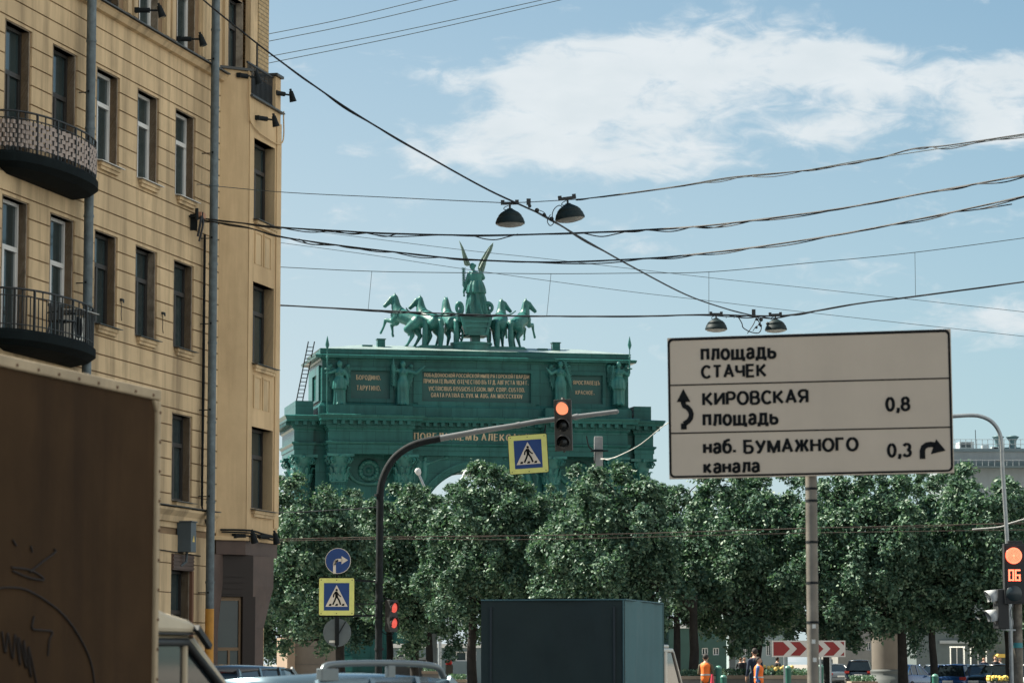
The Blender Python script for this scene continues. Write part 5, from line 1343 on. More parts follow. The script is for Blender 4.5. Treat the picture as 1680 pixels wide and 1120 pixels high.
# ------------------------------------------------------------------ right-hand signal and lamps
def right_light():
    Y = 55.0; k = Y / F; c = P(1667, 1120, Y)
    t = thing('signal_post', 'grey signal post at the right edge below the lit countdown', 'post', (P(1671, 1100, Y).x, Y, 0))
    p = MB().tube([(0, 0, 0), (0, 0, P(1670, 890, Y).z)], .082, 14); p.tube([(0, 0, 0), (0, 0, .3)], .12, 12)
    m = M('worn_post', (.17, .15, .12), .7, .2, var=.6, scale=6, bump=.2); p.build('post', m, t)
    s = MB(); z = P(1670, 1062, Y).z; s.lathe([(.084, 0), (.084, .09)], 14, (0, 0, z)); s.build('sticker', M('teal_sticker', (.03, .22, .24), .5), t)
    w, h = 36 * k, 98 * k; o = P(1667, 990, Y - .3)
    l = thing('countdown_traffic_light', 'traffic light at the right edge with a red lamp and 06 countdown', 'traffic light', o)
    b = MB().box(-w / 2, w / 2, 0, .2, 0, h); b.box(-w / 2 + .03, w / 2 - .03, -.01, 0, .03, h - .03); b.bar((0, .2, h * .3), (0, .3, h * .3), .08, .08); b.bar((0, .2, h * .8), (0, .3, h * .8), .08, .08); b.box(-.12, .14, .02, .18, h, h + .05)
    b.build('housing', m_tlback, l, bevel=.01)
    def zz(py): return (990 - py) * k
    xc = (1664 - 1667) * k
    MB().lathe([(13.6 * k, .012), (12.5 * k, .03), (.01, .045)], 28, (xc, -.0, zz(912)), M=Matrix.Rotation(PI / 2, 4, 'X')).build('red_lamp', M('deep_red', (.5, .03, .015), .4, emit=.25, ecol=(1, .10, .04)), l)
    d = MB()
    for i, r in enumerate((2.2, 4.3, 6.4, 8.5, 10.6, 12.4)):
        n = max(10, int(2 * PI * r / 1.35)); 
        for j in range(n): q = 2 * PI * j / n + i; x, z = xc + r * k * math.cos(q), zz(912) + r * k * math.sin(q); s_ = .0075; d.add([(x - s_, -.05, z - s_), (x + s_, -.05, z - s_), (x + s_, -.05, z + s_), (x - s_, -.05, z + s_)], [(0, 1, 2, 3)])
    d.ball((xc, -.045, zz(912)), .018, 6); d.build('lamp_dots', m_redlit, l)
    g = MB(); seg = {'0': 'abcdef', '6': 'acdefg'}
    for ch, cx in (('0', 1659.8), ('6', 1670.2)):
        x = (cx - 1667) * k; z = zz(943.5); hw, hh, th = 3.3 * k, 8.0 * k, 2.5 * k
        S_ = dict(a=(-hw, hw, hh, hh), d=(-hw, hw, -hh, -hh), g=(-hw, hw, 0, 0), f=(-hw, -hw, 0, hh), e=(-hw, -hw, -hh, 0), b=(hw, hw, 0, hh), c=(hw, hw, -hh, 0))
        for q in seg[ch]:
            a0, a1, c0_, c1 = S_[q]; g.box(x + a0 - th / 2, x + a1 + th / 2, -.016, -.011, z + c0_ - th / 2 + .001 * ord(q) % .003, z + c1 + th / 2)
    g.build('countdown_digits', m_redlit, l)
    MB().lathe([(13 * k, .012), (12 * k, .03), (.01, .04)], 28, (xc, -.0, zz(973)), M=Matrix.Rotation(PI / 2, 4, 'X')).build('dark_lamp', M('green_dark_lens', (.025, .04, .045), .3), l)
    # pedestrian signal seen from the side
    o = P(1634, 1031, Y - .1); s_ = thing('pedestrian_light', 'dark pedestrian light seen side-on with two pale visors, beside the countdown signal', 'traffic light', o); s_.rotation_euler = (0, 0, R(-82))
    H_ = 64 * k; MB().box(-.16, .16, 0, .2, 0, H_).build('housing', m_tlback, s_, bevel=.01)
    for z in (H_ * .3, H_ * .80):
        v = MB(); visor(v, 0, z, .14, .2, 0); v.build('visor', M('pale_visor', (.45, .47, .47), .5), s_)
        MB().lathe([(.125, .005), (.02, .03)], 18, (0, 0, z), M=Matrix.Rotation(PI / 2, 4, 'X')).build('lamp', m_dklens, s_)
    br = MB(); L = lambda px, py: P(px, py, Y - .05) - t.location
    br.bar(L(1640, 967), L(1664, 965), .03, .03); br.bar(L(1643, 966), L(1643, 1032), .035, .035); br.bar(L(1643, 1032), L(1668, 1033), .03, .03); br.tube(spline([L(1662, 990), L(1658, 1005), L(1662, 1020), L(1660, 1032)], 5), .012, 5)
    br.build('bracket', m_steel, t)
right_light()
def curved_lamp():
    Y = 62.0; b = P(1657, 1000, Y); t = thing('curved_street_lamp', 'slender steel lamp post curving left behind the direction sign', 'street lamp', (b.x, Y, 0))
    L = lambda px, py: P(px, py, Y) - t.location
    m = MB(); m.tube(spline([Vector((.02, 0, 0)), L(1657, 1000), L(1652, 880), L(1645, 770), L(1643, 725), L(1637, 704), L(1625, 690), L(1608, 682.5), L(1590, 681), L(1564, 682.5), L(1540, 684)], 5), .043, 10)
    m.build('pole', m_steel, t)
    h = MB(); e = L(1535, 685); h.lathe([(.02, -.34), (.1, -.3), (.13, 0), (.09, .3), (.02, .34)], 12, tuple(e), M=Matrix.Rotation(PI / 2, 4, 'Y'), sy=1, sx=.6); h.build('lamp_head', m_steel, t)
curved_lamp()
def hanging(px, py, wpx, Y, roll, label):
    r = wpx / 2 / F * Y; t = thing('hanging_lamp', label, 'street lamp', P(px, py, Y), 0, 'lamps hung on the span wires'); t.rotation_euler = (0, roll, 0)
    m = M('lamp_enamel', (.010, .022, .024), .55, spec=.2, var=.25, scale=5)
    s = MB().lathe([(r * .98, -.03), (r, 0), (r * .97, .02), (r * .9, r * .28), (r * .78, r * .45), (r * .80, r * .47), (r * .62, r * .66), (r * .35, r * .82), (.06, r * .9), (.05, r * .95)], 28)
    s.build('shade', m, t)
    MB().lathe([(r * .95, -.031), (r * .8, -.06), (r * .4, -.085), (.01, -.09)][::-1], 24).build('diffuser', M('lamp_diffuser', (.42, .42, .38), .4), t)
    h = MB().tube([(0, 0, r * .9), (0, 0, r * 1.22)], .02, 8); h.box(-.17, .17, -.03, .03, r * 1.22, r * 1.22 + .05); h.box(-.17, -.1, -.035, .035, r * 1.22 + .05, r * 1.22 + .085); h.box(.1, .17, -.035, .035, r * 1.22 + .05, r * 1.22 + .085)
    h.tube(spline([(-.02, 0, r * .85), (-r * .4, 0, r * .9), (-r * .35, 0, r * 1.05), (-r * .1, 0, r * 1.15)], 5), .008, 5); h.build('hanger', m_black, t)
hanging(837, 365, 49, 57, R(-1), 'dark bowl lamp left of the crossing wires, left one of the nearer pair')
hanging(935, 357, 50, 57, R(-8), 'dark bowl lamp tilted to the right, right one of the nearer pair')
hanging(1175, 539, 37, 78, 0, 'smaller bowl lamp above the direction sign, left one of the farther pair')
hanging(1273, 540, 37, 78, R(-2), 'smaller bowl lamp above the direction sign, right one of the farther pair')
def twin_lamp():
    Y = 185.0; b = P(722, 870, Y); t = thing('twin_street_lamp', 'pale two-armed street lamp rising from the trees before the arch opening', 'street lamp', (b.x, Y, 0))
    L = lambda px, py, d=0: P(px, py, Y + d) - t.location
    m = MB().tube([(0, 0, 0), L(722, 850)], .11, 10); m.tube([L(722, 850), L(700, 806), L(686, 775)], .075, 8); m.tube([L(722, 850), L(742, 804), L(764, 777)], .075, 8); m.build('pole', m_steel, t)
    for a, e in (((688, 779), (684, 768)), ((760, 781), (772, 768))):
        h = MB(); p, q = L(*a), L(*e); d = (q - p); h.tube([p, p + d * .3, p + d * .75, q], [.09, .17, .20, .1], 10); h.build('lamp_head', M('lamp_white', (.50, .51, .50), .5), t)
twin_lamp()
def concrete_post():
    Y = 128.0; b = P(982, 800, Y); t = thing('concrete_post', 'square concrete post with a cross-iron sticking out of the crowns', 'post', (b.x, Y, 0))
    z1 = P(982, 716, Y).z; L = lambda px, py: P(px, py, Y - .3) - t.location
    MB().box(-.18, .18, -.16, .16, 0, z1).build('shaft', M('grey_concrete', (.24, .25, .25), .9, var=.2, scale=2, bump=.2), t, bevel=.02)
    c = MB().bar(L(969, 740), L(998, 739), .08, .06); c.box(-.2, .2, -.18, .18, z1 - .62, z1 - .55); c.tube(spline([L(974, 739), L(966, 732), L(962, 715)], 5), .03, 5); c.tube(spline([L(976, 742), L(975, 760), L(968, 771)], 5), .025, 5); c.build('cross_iron', m_dkmetal, t)
concrete_post()

# ------------------------------------------------------------------ cables
m_cable = M('cable_black', (.012, .016, .02), .6, var=.1)
m_wire = M('wire_grey', (.06, .085, .095), .5, .2)
def cable(label, pts, r, name='overhead_cable', twist=0, strands=1, cat='cable', mat=None, group='overhead cables and wires', loops=()):
    """pts: (px, py, Y) or (px, py) with Y running along the cable"""
    W_ = [P(*p) for p in pts]; q = spline(W_, 14); o = q[0].copy(); mb = MB()
    mb.tube([p - o for p in q], r, 6)
    for s in range(1, strands):
        g = random.Random(len(pts) * 31 + s + int(pts[0][1])); f = g.uniform(.45, .8); amp = twist; ph = g.uniform(0, 6)
        env = [max(.25, math.sin(i * .09 + ph) + .3) for i in range(len(q))]
        mb.tube([p - o + Vector((0, math.sin(i * f + ph + s * 2) * amp, -abs(math.cos(i * f * .37 + ph + s * 2)) * amp * 2.2 * env[i])) for i, p in enumerate(q)], r * .7, 5)
    for lp in loops: mb.tube([p - o for p in spline([P(*k) for k in lp], 8)], r * .7, 5)
    ob = mb.build(name, mat or m_cable, None, loc=o); return tag(ob, label, cat, group)
cable('thick black cable running diagonally down from the top left to the farther lamps', [(322, -12, 60), (345, 10, 60), (430, 78, 58), (520, 144, 57.5), (600, 197, 57), (720, 267, 57), (800, 311, 57), (858, 338, 57), (898, 357, 58), (960, 394, 61), (1040, 439, 65), (1125, 483, 71), (1190, 506, 76), (1241, 519, 78)], .018, twist=.012, strands=2)
cable('span wire carrying the two nearer bowl lamps', [(300, 300, 66.5), (459, 315, 66), (640, 324, 61), (810, 332, 57), (838, 333, 57), (930, 328, 57), (1000, 322, 56), (1110, 307, 54), (1200, 293, 52), (1310, 281, 50), (1420, 262, 48), (1560, 241, 46), (1720, 216, 44)], .008, mat=m_wire)
cable('lamp feed wire twisted along the upper span on the right', [(945, 328, 56.9), (1000, 321, 55.9), (1110, 306, 53.9), (1200, 291, 51.9), (1310, 281, 49.9), (1380, 271, 49), (1440, 260, 48), (1500, 244, 47), (1560, 238, 46), (1720, 214, 44)], .011, twist=.02, strands=2)
cable('upper thick bundle of cables from the drainpipe across above the goddess', [(328, 358, 66.8), (380, 364, 66), (460, 373, 65), (560, 379, 64), (640, 383, 63), (800, 386, 62), (980, 381, 61), (1060, 377, 60), (1150, 371, 59), (1240, 361, 58), (1380, 342, 57), (1500, 320, 56), (1600, 302, 55), (1720, 280, 54)], .017, twist=.022, strands=3,
      loops=[[(775, 386, 62), (795, 392, 62), (815, 393, 62), (835, 388, 62), (850, 384, 62)], [(955, 382, 61), (985, 388, 61), (1010, 384, 61), (1030, 379, 61)], [(600, 381, 63), (630, 388, 63), (650, 384, 63)]])
cable('lower thick bundle of cables from the drainpipe passing the goddess wings', [(330, 361, 66.8), (400, 372, 65.5), (460, 388, 64.5), (530, 399, 63.5), (600, 408, 62.5), (680, 417, 62), (760, 425, 61.5), (900, 430, 60), (1060, 424, 59), (1150, 416, 58), (1250, 404, 57), (1380, 384, 56), (1500, 361, 55), (1600, 340, 54), (1720, 313, 53)], .016, twist=.02, strands=3, loops=[[(490, 392, 64), (510, 401, 64), (535, 400, 64)], [(1560, 348, 54.5), (1610, 343, 54), (1660, 335, 53.5)]])
cable('thin wire sloping down from the lower left across the goddess shoulders', [(459, 398, 80), (600, 417, 80), (760, 441, 80), (1000, 474, 80), (1160, 493, 80), (1330, 513, 80), (1720, 556, 80)], .007, mat=m_wire)
cable('thin wire sloping down just below the lower cable bundle on the left', [(480, 374, 82), (560, 385, 82), (760, 410, 82), (900, 425, 82), (1160, 455, 82), (1340, 474, 82), (1720, 516, 82)], .007, mat=m_wire)
CAT = [(440, 437, 95), (459, 438, 95), (610, 445, 95), (760, 447.5, 95), (904, 449, 95), (1040, 448, 95), (1163, 446, 95), (1330, 431, 95), (1501, 414, 95), (1720, 385, 95)]
MSG = [(440, 498, 95), (459, 500.5, 95), (600, 508, 95), (700, 513, 95), (800, 517, 95), (897, 518.5, 95), (1050, 518.5, 95), (1163, 516, 95), (1240, 518, 95), (1300, 516, 95), (1400, 499, 95), (1501, 486, 95), (1720, 457, 95)]
cable('long thin carrier wire with four droppers, above the thick cable behind the horses', CAT, .012, mat=m_wire)
cable('thick dark cable passing in front of the bronze horses and above the direction sign', MSG, .026, twist=.03, strands=3)
for a, b, l in (((610, 445), (604, 508), 'dropper wire left of the horses'), ((904, 449), (897, 518), 'dropper wire right of the horses'), ((1163, 446), (1163, 515), 'dropper wire above the farther left bowl lamp'), ((1501, 414), (1502, 486), 'dropper wire above the right end of the direction sign')):
    cable(l, [(*a, 95), (*b, 95)], .008, 'dropper_wire', mat=m_wire, cat='wire')
for i, (a, b, l) in enumerate((((410, 62, 85), (702, -2, 85), 'topmost of the four parallel wires at the top left'), ((410, 74, 85), (760, -2, 85), 'second from the top of the four parallel wires'), ((410, 99, 85), (900, -2, 85), 'third from the top of the four parallel wires'), ((410, 110, 85), (930, -2, 85), 'lowest of the four parallel wires at the top left'))):
    m_ = ((a[0] + b[0]) / 2, (a[1] + b[1]) / 2 + 3, 85); cable(l, [a, m_, b], .011, mat=m_wire)
cable('upper feed wire crossing before the tree crowns right of the building', [(445, 841, 88), (520, 838, 88), (625, 831, 88)], .012, twist=.02, strands=2)
cable('long tram wire crossing before the tree crowns', [(452, 884, 90), (540, 882, 90), (620, 880.5, 90), (760, 879, 90), (900, 877.5, 90), (1100, 873, 90), (1320, 866, 90), (1500, 862, 90), (1720, 856, 90)], .011, twist=.02, strands=2, mat=M('copper_wire', (.10, .075, .06), .5, .4))
cable('fainter tram wire just below the long one before the crowns', [(452, 887, 91), (620, 884, 91), (900, 884, 91), (1320, 874, 91), (1720, 868, 91)], .009, mat=M('copper_wire', (.10, .075, .06)))
cable('bright rope sagging from the concrete post towards the direction sign', [(985, 752, 127.6), (1000, 752, 126), (1020, 745, 122), (1050, 729, 118), (1080, 705, 114), (1100, 690, 110)], .016, twist=.015, strands=2, name='sagging_rope', cat='rope', mat=M('pale_rope', (.45, .45, .42), .8))
cable('pale lead rising to the right edge behind the countdown signal', [(1595, 868, 89), (1640, 864, 89), (1660, 857, 89), (1720, 840, 89)], .02, mat=M('pale_rope', (.45, .45, .42)))
def splice(px, py, Y, label, seed, sc=1.0):
    o = P(px, py, Y); g = random.Random(seed); t = thing('cable_splice', label, 'cable clamp', o, 0, 'clamps where the cables meet')
    m = MB(); d = Vector((.55, 0, -.33))
    for k in range(4): p = d * (.25 * k) * sc; m.ball(p, .035 * sc + .01 * (k % 2), 6)
    m.box(-.06 * sc, .02 * sc, -.02, .02, .02, .14 * sc)
    m.build('clamps', m_black, t)
    w = MB()
    if seed == 1:
        L = lambda a, b: P(a, b, Y) - o
        w.tube(spline([L(903, 352), L(898, 362), L(902, 370), L(908, 366), L(906, 352), L(910, 342), L(918, 337), L(925, 342)], 6), .009, 5); w.tube(spline([L(885, 345), L(893, 349), L(898, 358)], 5), .007, 5)
    else:
        L = lambda a, b: P(a, b, Y) - o
        w.tube(spline([L(1210, 518), L(1217, 530), L(1219, 537), L(1228, 543), L(1238, 546), L(1246, 545), L(1249, 536), L(1243, 524)], 6), .014, 5)
        w.tube(spline([L(1241, 520), L(1236, 532), L(1226, 547)], 5), .012, 5); w.tube(spline([L(1243, 520), L(1248, 530), L(1240, 536), L(1235, 543)], 5), .009, 5)
        for a, b in ((1241, 537), (1246, 532), (1248, 534), (1242, 524)): w.ball(L(a, b), .035, 6)
        for a in (1191, 1204, 1217, 1230): w.tube([L(a, 518), L(a + .5, 522)], .01, 4)
    w.build('loose_wires', m_cable, t)
splice(869, 338, 57, 'clamps and loose wire loops where the diagonal cable crosses the nearer lamp span', 1)
splice(1238, 518, 77.9, 'tangle of clamps and wires between the two farther bowl lamps', 2, 1.2)
def bracket():
    x, z = BF.hit(322, 356, -.12); t = thing('cable_bracket', 'iron cable bracket with insulators behind the right drainpipe', 'bracket', BF.w(x, 0, z), BA)
    m = MB().box(-.16, .22, -.14, .0, -.02, .02); m.box(-.06, -.03, -.16, 0, -.3, .06); m.tube([(-.2, -.2, -.1), (-.2, -.2, .16)], .04, 8); m.tube([(.12, -.2, -.05), (.12, -.2, .12)], .04, 8); m.build('iron', m_dkmetal, t)
    i = MB(); i.box(.05, .34, -.22, -.1, .0, .12); i.build('insulator', M('clay_insulator', (.4, .2, .12), .6), t)
    w = MB().tube(spline([(.1, -.2, .03), (-.1, -.26, -.1), (-.12, -.2, -.45)], 6), .03, 6); w.tube(spline([(.2, -.2, .0), (-.02, -.28, -.2), (-.08, -.22, -.55)], 6), .025, 6); w.build('loose_wires', m_cable, t)
bracket()

# ------------------------------------------------------------------ vehicles
def car(name, label, paint, loc, rz, kind='sedan', group=None, rails=False, plate=True):
    """local +x forward, rear axle side at -x; about 4.3 m long"""
    t = thing(name, label, 'car', loc, rz, group)
    L = 4.35; W_ = .88; zr = {'sedan': 1.45, 'hatch': 1.47, 'suv': 1.70, 'wagon': 1.475}[kind]; zb = {'suv': 1.12}.get(kind, .96)
    # lower body: cross sections along the length
    st = [(-2.17, .50, .62, .70), (-2.12, .38, .82, .78), (-1.9, .26, .93 * zb / .96, .86), (-1.2, .2, zb, .89), (0, .2, zb - .02, .9), (.9, .2, zb - .05, .89), (1.55, .22, zb - .16, .86), (1.95, .3, zb - .26, .8), (2.14, .42, zb - .36, .68)]
    vs = []; fs = []
    for x, z0, z1, w in st:
        w *= 1.0
        ring = [(-w * .9, z0), (-w, z0 + .12), (-w, (z0 + z1) / 2 + .05), (-w * .955, z1 - .04), (-w * .88, z1), (0, z1 + .03), (w * .88, z1), (w * .955, z1 - .04), (w, (z0 + z1) / 2 + .05), (w, z0 + .12), (w * .9, z0)]
        vs += [(x, y, z) for y, z in ring]
    m = 11
    for i in range(len(st) - 1):
        for j in range(m): fs.append((i * m + j, i * m + (j + 1) % m, (i + 1) * m + (j + 1) % m, (i + 1) * m + j))
    fs += [list(range(m))[::-1], list(range((len(st) - 1) * m, len(st) * m))]
    b = MB().add([(p[0], -p[1], p[2]) for p in vs], fs, 0, True)
    xr = {'sedan': (-1.75, -.85), 'hatch': (-2.0, -1.55), 'suv': (-2.02, -1.72), 'wagon': (-2.08, -1.78)}[kind]
    gh = [(xr[0], zb - .05, .80, zb - .02), (xr[1], zr - .04, .60, zr), (-.2, zr, .64, zr + .03), (.35, zr - .03, .62, zr), (1.25, zb - .09, .80, zb - .06)]
    # roof shell and glass house
    base = [(xr[0], .79), (-.9, .80), (.3, .80), (1.22, .78)]
    top = [(xr[1], .585), (-.7, .62), (-.1, .625), (.36, .58)]
    zt = [zr - .035, zr, zr, zr - .025]
    g = MB(); vs = []; n = 4
    for i in range(4):
        vs += [(base[i][0], base[i][1], zb - .06), (base[i][0], -base[i][1], zb - .06), (top[i][0], top[i][1], zt[i]), (top[i][0], -top[i][1], zt[i])]
    fs = []
    for i in range(3): a, c = 4 * i, 4 * i + 4; fs += [(a, c, c + 2, a + 2), (a + 1, a + 3, c + 3, c + 1), (a, a + 1, c + 1, c)]
    fs += [(0, 2, 3, 1), (12, 13, 15, 14)]
    g.add(vs, fs, 0)
    r = MB(); q = []; 
    for i in range(4): q += [(top[i][0] + (-.03, 0, 0, .03)[i], top[i][1] + .012, zt[i]), (top[i][0] + (-.03, 0, 0, .03)[i], 0, zt[i] + .035), (top[i][0] + (-.03, 0, 0, .03)[i], -top[i][1] - .012, zt[i])]
    q2 = [(x, y, z - (.15 if rails else .045)) for x, y, z in q]; k = len(q); ff = []
    for i in range(3):
        for j in range(2): a = 3 * i + j; ff += [(a, a + 3, a + 4, a + 1), (k + a, k + a + 1, k + a + 4, k + a + 3)]
        for a, s in ((3 * i, 1), (3 * i + 2, 0)): ff.append((a, k + a, k + a + 3, a + 3) if s else (a, a + 3, k + a + 3, k + a))
    ff += [(0, 1, k + 1, k), (1, 2, k + 2, k + 1), (9, k + 9, k + 10, 10), (10, k + 10, k + 11, 11)]
    b.add(q + q2, ff, 0, True)
    for s in (-1, 1):                                               # pillars
        for p, e, w in (((xr[0], .795 * s, zb - .06), (xr[1], .59 * s, zr - .04), .1), ((-.32, .805 * s, zb - .06), (-.28, .628 * s, zr), .07), ((1.22, .785 * s, zb - .06), (.38, .585 * s, zr - .02), .06), ((-1.12, .80 * s, zb - .06), (-1.0, .61 * s, zr - .01), .08)): b.bar(p, e, w, .03, (0, 1, 0))
    bo = b.build('body', paint, t)
    g.build('glasshouse', m_carglass, t)
    for x in (-1.32, 1.32):
        for s in (-1, 1):
            w = MB(); pr = [(.2, -.1), (.3, -.1), (.325, -.07), (.325, .07), (.3, .1), (.2, .1)]
            w.lathe(pr, 22, (x, s * .80, .325), M=Matrix.Rotation(PI / 2, 4, 'X')); wo = w.build('wheel', m_rubber, t)
            MB().lathe([(.21, -.085), (.21, .104), (.05, .09)] if s < 0 else [(.05, -.09), (.21, -.104), (.21, .085)], 16, (x, s * .80, .325), M=Matrix.Rotation(PI / 2, 4, 'X')).build('rim', m_rim, wo)
    hz = zb - .22
    for s in (-1, 1):
        MB().prism([(s * .86, hz - .02), (s * .86, hz + .14), (s * .56, hz + .13), (s * .58, hz)][::s], -2.175, -2.02, 'yz').build('tail_light', m_red, t)
        MB().prism([(s * .75, hz - .16), (s * .75, hz - .02), (s * .46, hz - .04), (s * .48, hz - .15)][::-s], 1.98, 2.13, 'yz').build('headlight', m_white, t)
        MB().bar((.86, s * .88, zb), (.9, s * 1.02, zb + .05), .16, .12).build('mirror', paint, t)
    MB().prism([(-.80, .40), (.80, .40), (.82, .56), (-.82, .56)], -2.235, -2.08, 'yz').build('bumper', paint, t, bevel=.02)
    if plate: MB().box(-2.25, -2.236, -.26, .26, .60 if kind != 'suv' else .72, .71 if kind != 'suv' else .83).build('number_plate', m_white, t)
    if rails:
        for s in (-1,):
            r = MB(); pts = [(-1.72, s * .575, zr - .02), (-1.70, s * .575, zr + .06), (-1.55, s * .58, zr + .105), (-.7, s * .60, zr + .115), (.1, s * .59, zr + .09), (.3, s * .58, zr + .0)]
            r.tube(spline(pts, 5), .028, 8); r.box(-1.76, -1.5, s * .575 - .03, s * .575 + .03, zr - .03, zr + .075); r.box(-.72, -.6, s * .60 - .02, s * .60 + .02, zr - .01, zr + .1); r.build('roof_rail', M('rail_silver', (.16, .19, .20), .35, .5), t, bevel=.012)
    return t
p_silver = M('silver_blue_paint', (.12, .18, .215), .25, .55, var=.05, coat=.6)
p_black = M('black_paint', (.010, .013, .016), .22, coat=.7, var=.1)
p_blue = M('blue_paint', (.012, .055, .17), .25, .3, coat=.7, var=.08)
p_grey = M('grey_paint', (.12, .14, .15), .28, .4, coat=.6, var=.06)
p_white = M('car_white', (.62, .63, .62), .3, coat=.5, var=.04)
def at(px, Y, z=0): return Vector(((px - 840) / F * Y, Y, z))
a = R(90 - 27)
fc = P(530, 1092, 24.2); cc = Vector((math.cos(a), math.sin(a), 0)); rr_ = Vector((math.sin(a), -math.cos(a), 0))
o = Vector((fc.x, fc.y, 0)) - cc * (-1.70) - rr_ * .575
car('silver_car', 'silver blue estate car with roof rails, only its roof in view at the bottom', p_silver, (o.x, o.y, 0), a, 'wagon', rails=True)
car('dark_car', 'black car roof just showing beyond the silver estate car', p_black, tuple(at(395, 36)), R(90 - 14), 'suv').scale = (.905,) * 3
GC = 'cars parked beyond the square'
for px, Y, rz, paint, kind, lab in ((1408, 196, 80, p_black, 'suv', 'black parked car left of the thick stone column, red tail light showing'), (1483, 158, 60, p_blue, 'sedan', 'blue parked car just right of the stone column'), (1541, 165, 62, p_grey, 'sedan', 'dark grey parked car behind the leaning trunk'),
                                    (1571, 150, 66, p_blue, 'hatch', 'blue parked hatchback in the open, left of the black saloon'), (1612, 150, 66, p_black, 'sedan', 'black parked saloon behind the yellow flower bowl'), (1645, 150, 66, p_black, 'hatch', 'dark parked hatchback behind the rightmost trunk'),
                                    (1362, 205, 100, p_grey, 'sedan', 'far grey parked car below the chevron board'), (1690, 140, 66, p_white, 'hatch', 'white parked car cut by the right edge')):
    c_ = at(px, Y); car('parked_car', lab, paint, (c_.x, c_.y, 0), R(rz), kind, GC)

def box_truck():
    ang = math.atan2(1, .279); Y0 = 20.0; p = P(263, 640, Y0)
    t = thing('box_truck', 'old box truck with a dark brown van body and beige cab at the left edge', 'truck', (p.x, p.y, 0), ang)
    fr = Frame(p.x, p.y, ang); top = p.z
    # local: +x forward, -y towards us; the body's right side lies on y=0
    m_side = M('brown_side', (.058, .034, .017), .95, spec=.1, var=.2, scale=1.2, streak=.6, streakcol=(.024, .015, .010), bump=.15, bscale=14)
    m_trim = M('beige_trim', (.42, .33, .21), .7, var=.2, scale=3, streak=.35)
    b = MB().box(-4.3, -.06, .012, 2.1, .95, top - .06); o = b.build('cargo_box', m_side, t)
    f = MB().box(-4.3, .0, -.012, .05, top - .07, top); f.box(-.055, .0, -.012, .05, .95, top - .072); f.box(-4.3, .0, -.012, .05, .85, .95); f.box(-4.3, 0, .05, 2.1, top - .06, top - .02); f.box(-.06, 0, .05, 2.1, .9, top - .062)
    f.prism([(-.055, top - .072), (-.055, top - .15), (-.12, top - .072)], -.010, .03, 'xz')
    f.build('trim_frame', m_trim, o, bevel=.012)
    rv = MB()
    for k in range(12): rv.ball((-.028, -.012, 1.1 + (top - 1.25) * k / 11), .011, 5)
    for k in range(14): rv.ball((-.15 - .3 * k, -.012, top - .045), .011, 5)
    rv.build('rivets', M('rusty_rivet', (.12, .06, .03), .8), o)
    gr = MB(); H = lambda px, py: (lambda q: Vector((q[0], .004, q[1])))(fr.hit(px, py, .008))
    for st in ([(-5, 965), (10, 963), (40, 966), (75, 985), (105, 1010), (130, 1045), (148, 1085), (155, 1125)], [(18, 930), (50, 935), (72, 950), (50, 948), (20, 936)], [(48, 938), (70, 920), (90, 905), (88, 900)], [(20, 885), (26, 895)], [(50, 895), (52, 905)], [(55, 1010), (52, 1030), (70, 1033), (85, 1036), (80, 1050), (78, 1075)],
               [(2, 1035), (8, 1070), (12, 1038), (20, 1080), (24, 1040), (32, 1090), (30, 1045), (42, 1095), (38, 1050), (50, 1110), (46, 1060), (60, 1125)]):
        gr.tube(spline([H(*q) for q in st], 5), .006, 4)
    gr.build('graffiti', M('graffiti_black', (.016, .011, .009), .8), o)
    # chassis and wheels
    MB().box(-4.2, 2.2, .3, 1.8, .55, .8).build('chassis', m_black, t)
    for x in (-3.0, 1.55):
        for y in (.22, 1.85):
            w = MB().lathe([(.22, -.13), (.38, -.13), (.42, -.09), (.42, .09), (.38, .13), (.22, .13)], 22, (x, y, .42), M=Matrix.Rotation(PI / 2, 4, 'X')); wo = w.build('wheel', m_rubber, t); MB().lathe([(.23, -.10), (.23, .1)], 14, (x, y, .42), M=Matrix.Rotation(PI / 2, 4, 'X')).build('rim', m_rim, wo)
    # cab
    zr = P(300, 1040, 20.6).z; zbelt = 1.16; y0 = .13; y1 = 1.95
    m_cab = M('cab_beige', (.42, .34, .22), .4, var=.12, scale=2, coat=.3)
    c = MB(); ro = [(.04, .5), (2.3, .5), (.04, zr)]
    lower = [(.04, .5), (2.9, .5), (2.95, .95), (2.3, zbelt), (.04, zbelt)]
    c.prism(lower, y0, y1, 'xz')
    c.box(.04, 1.02, y0 + .05, y1 - .05, zr - .05, zr); c.box(.04, .16, y0 + .02, y1 - .02, zbelt, zr - .05)
    for y in (y0 + .02, y1 - .08):
        c.prism([(2.3, zbelt), (2.14, zbelt), (.88, zr - .05), (1.04, zr - .01)], y, y + .06, 'xz')
        c.box(.88, .94, y, y + .05, zbelt, zr - .05)
    c.build('cab', m_cab, t, bevel=.02)
    g = MB(); g.prism([(.16, zbelt), (2.12, zbelt), (.9, zr - .06), (.16, zr - .06)], y0 + .045, y0 + .055, 'xz'); g.build('side_window', m_carglass, t); g = MB(); g.prism([(.16, zbelt), (2.12, zbelt), (.9, zr - .06), (.16, zr - .06)], y1 - .055, y1 - .045, 'xz'); g.build('side_window', m_carglass, t)
    MB().add([(2.24, y0 + .08, zbelt), (2.24, y1 - .08, zbelt), (1.0, y1 - .08, zr - .04), (1.0, y0 + .08, zr - .04)], [(0, 1, 2, 3)]).build('windscreen', m_carglass, t)
    ru = MB().tube([(.1, y0 + .03, zr - .055), (.92, y0 + .03, zr - .05), (2.16, y0 + .03, zbelt + .01)], .03, 6); ru.build('window_seal', m_black, t)
    # roof fairing
    zf = P(262, 988, 20.1).z; q = MB()
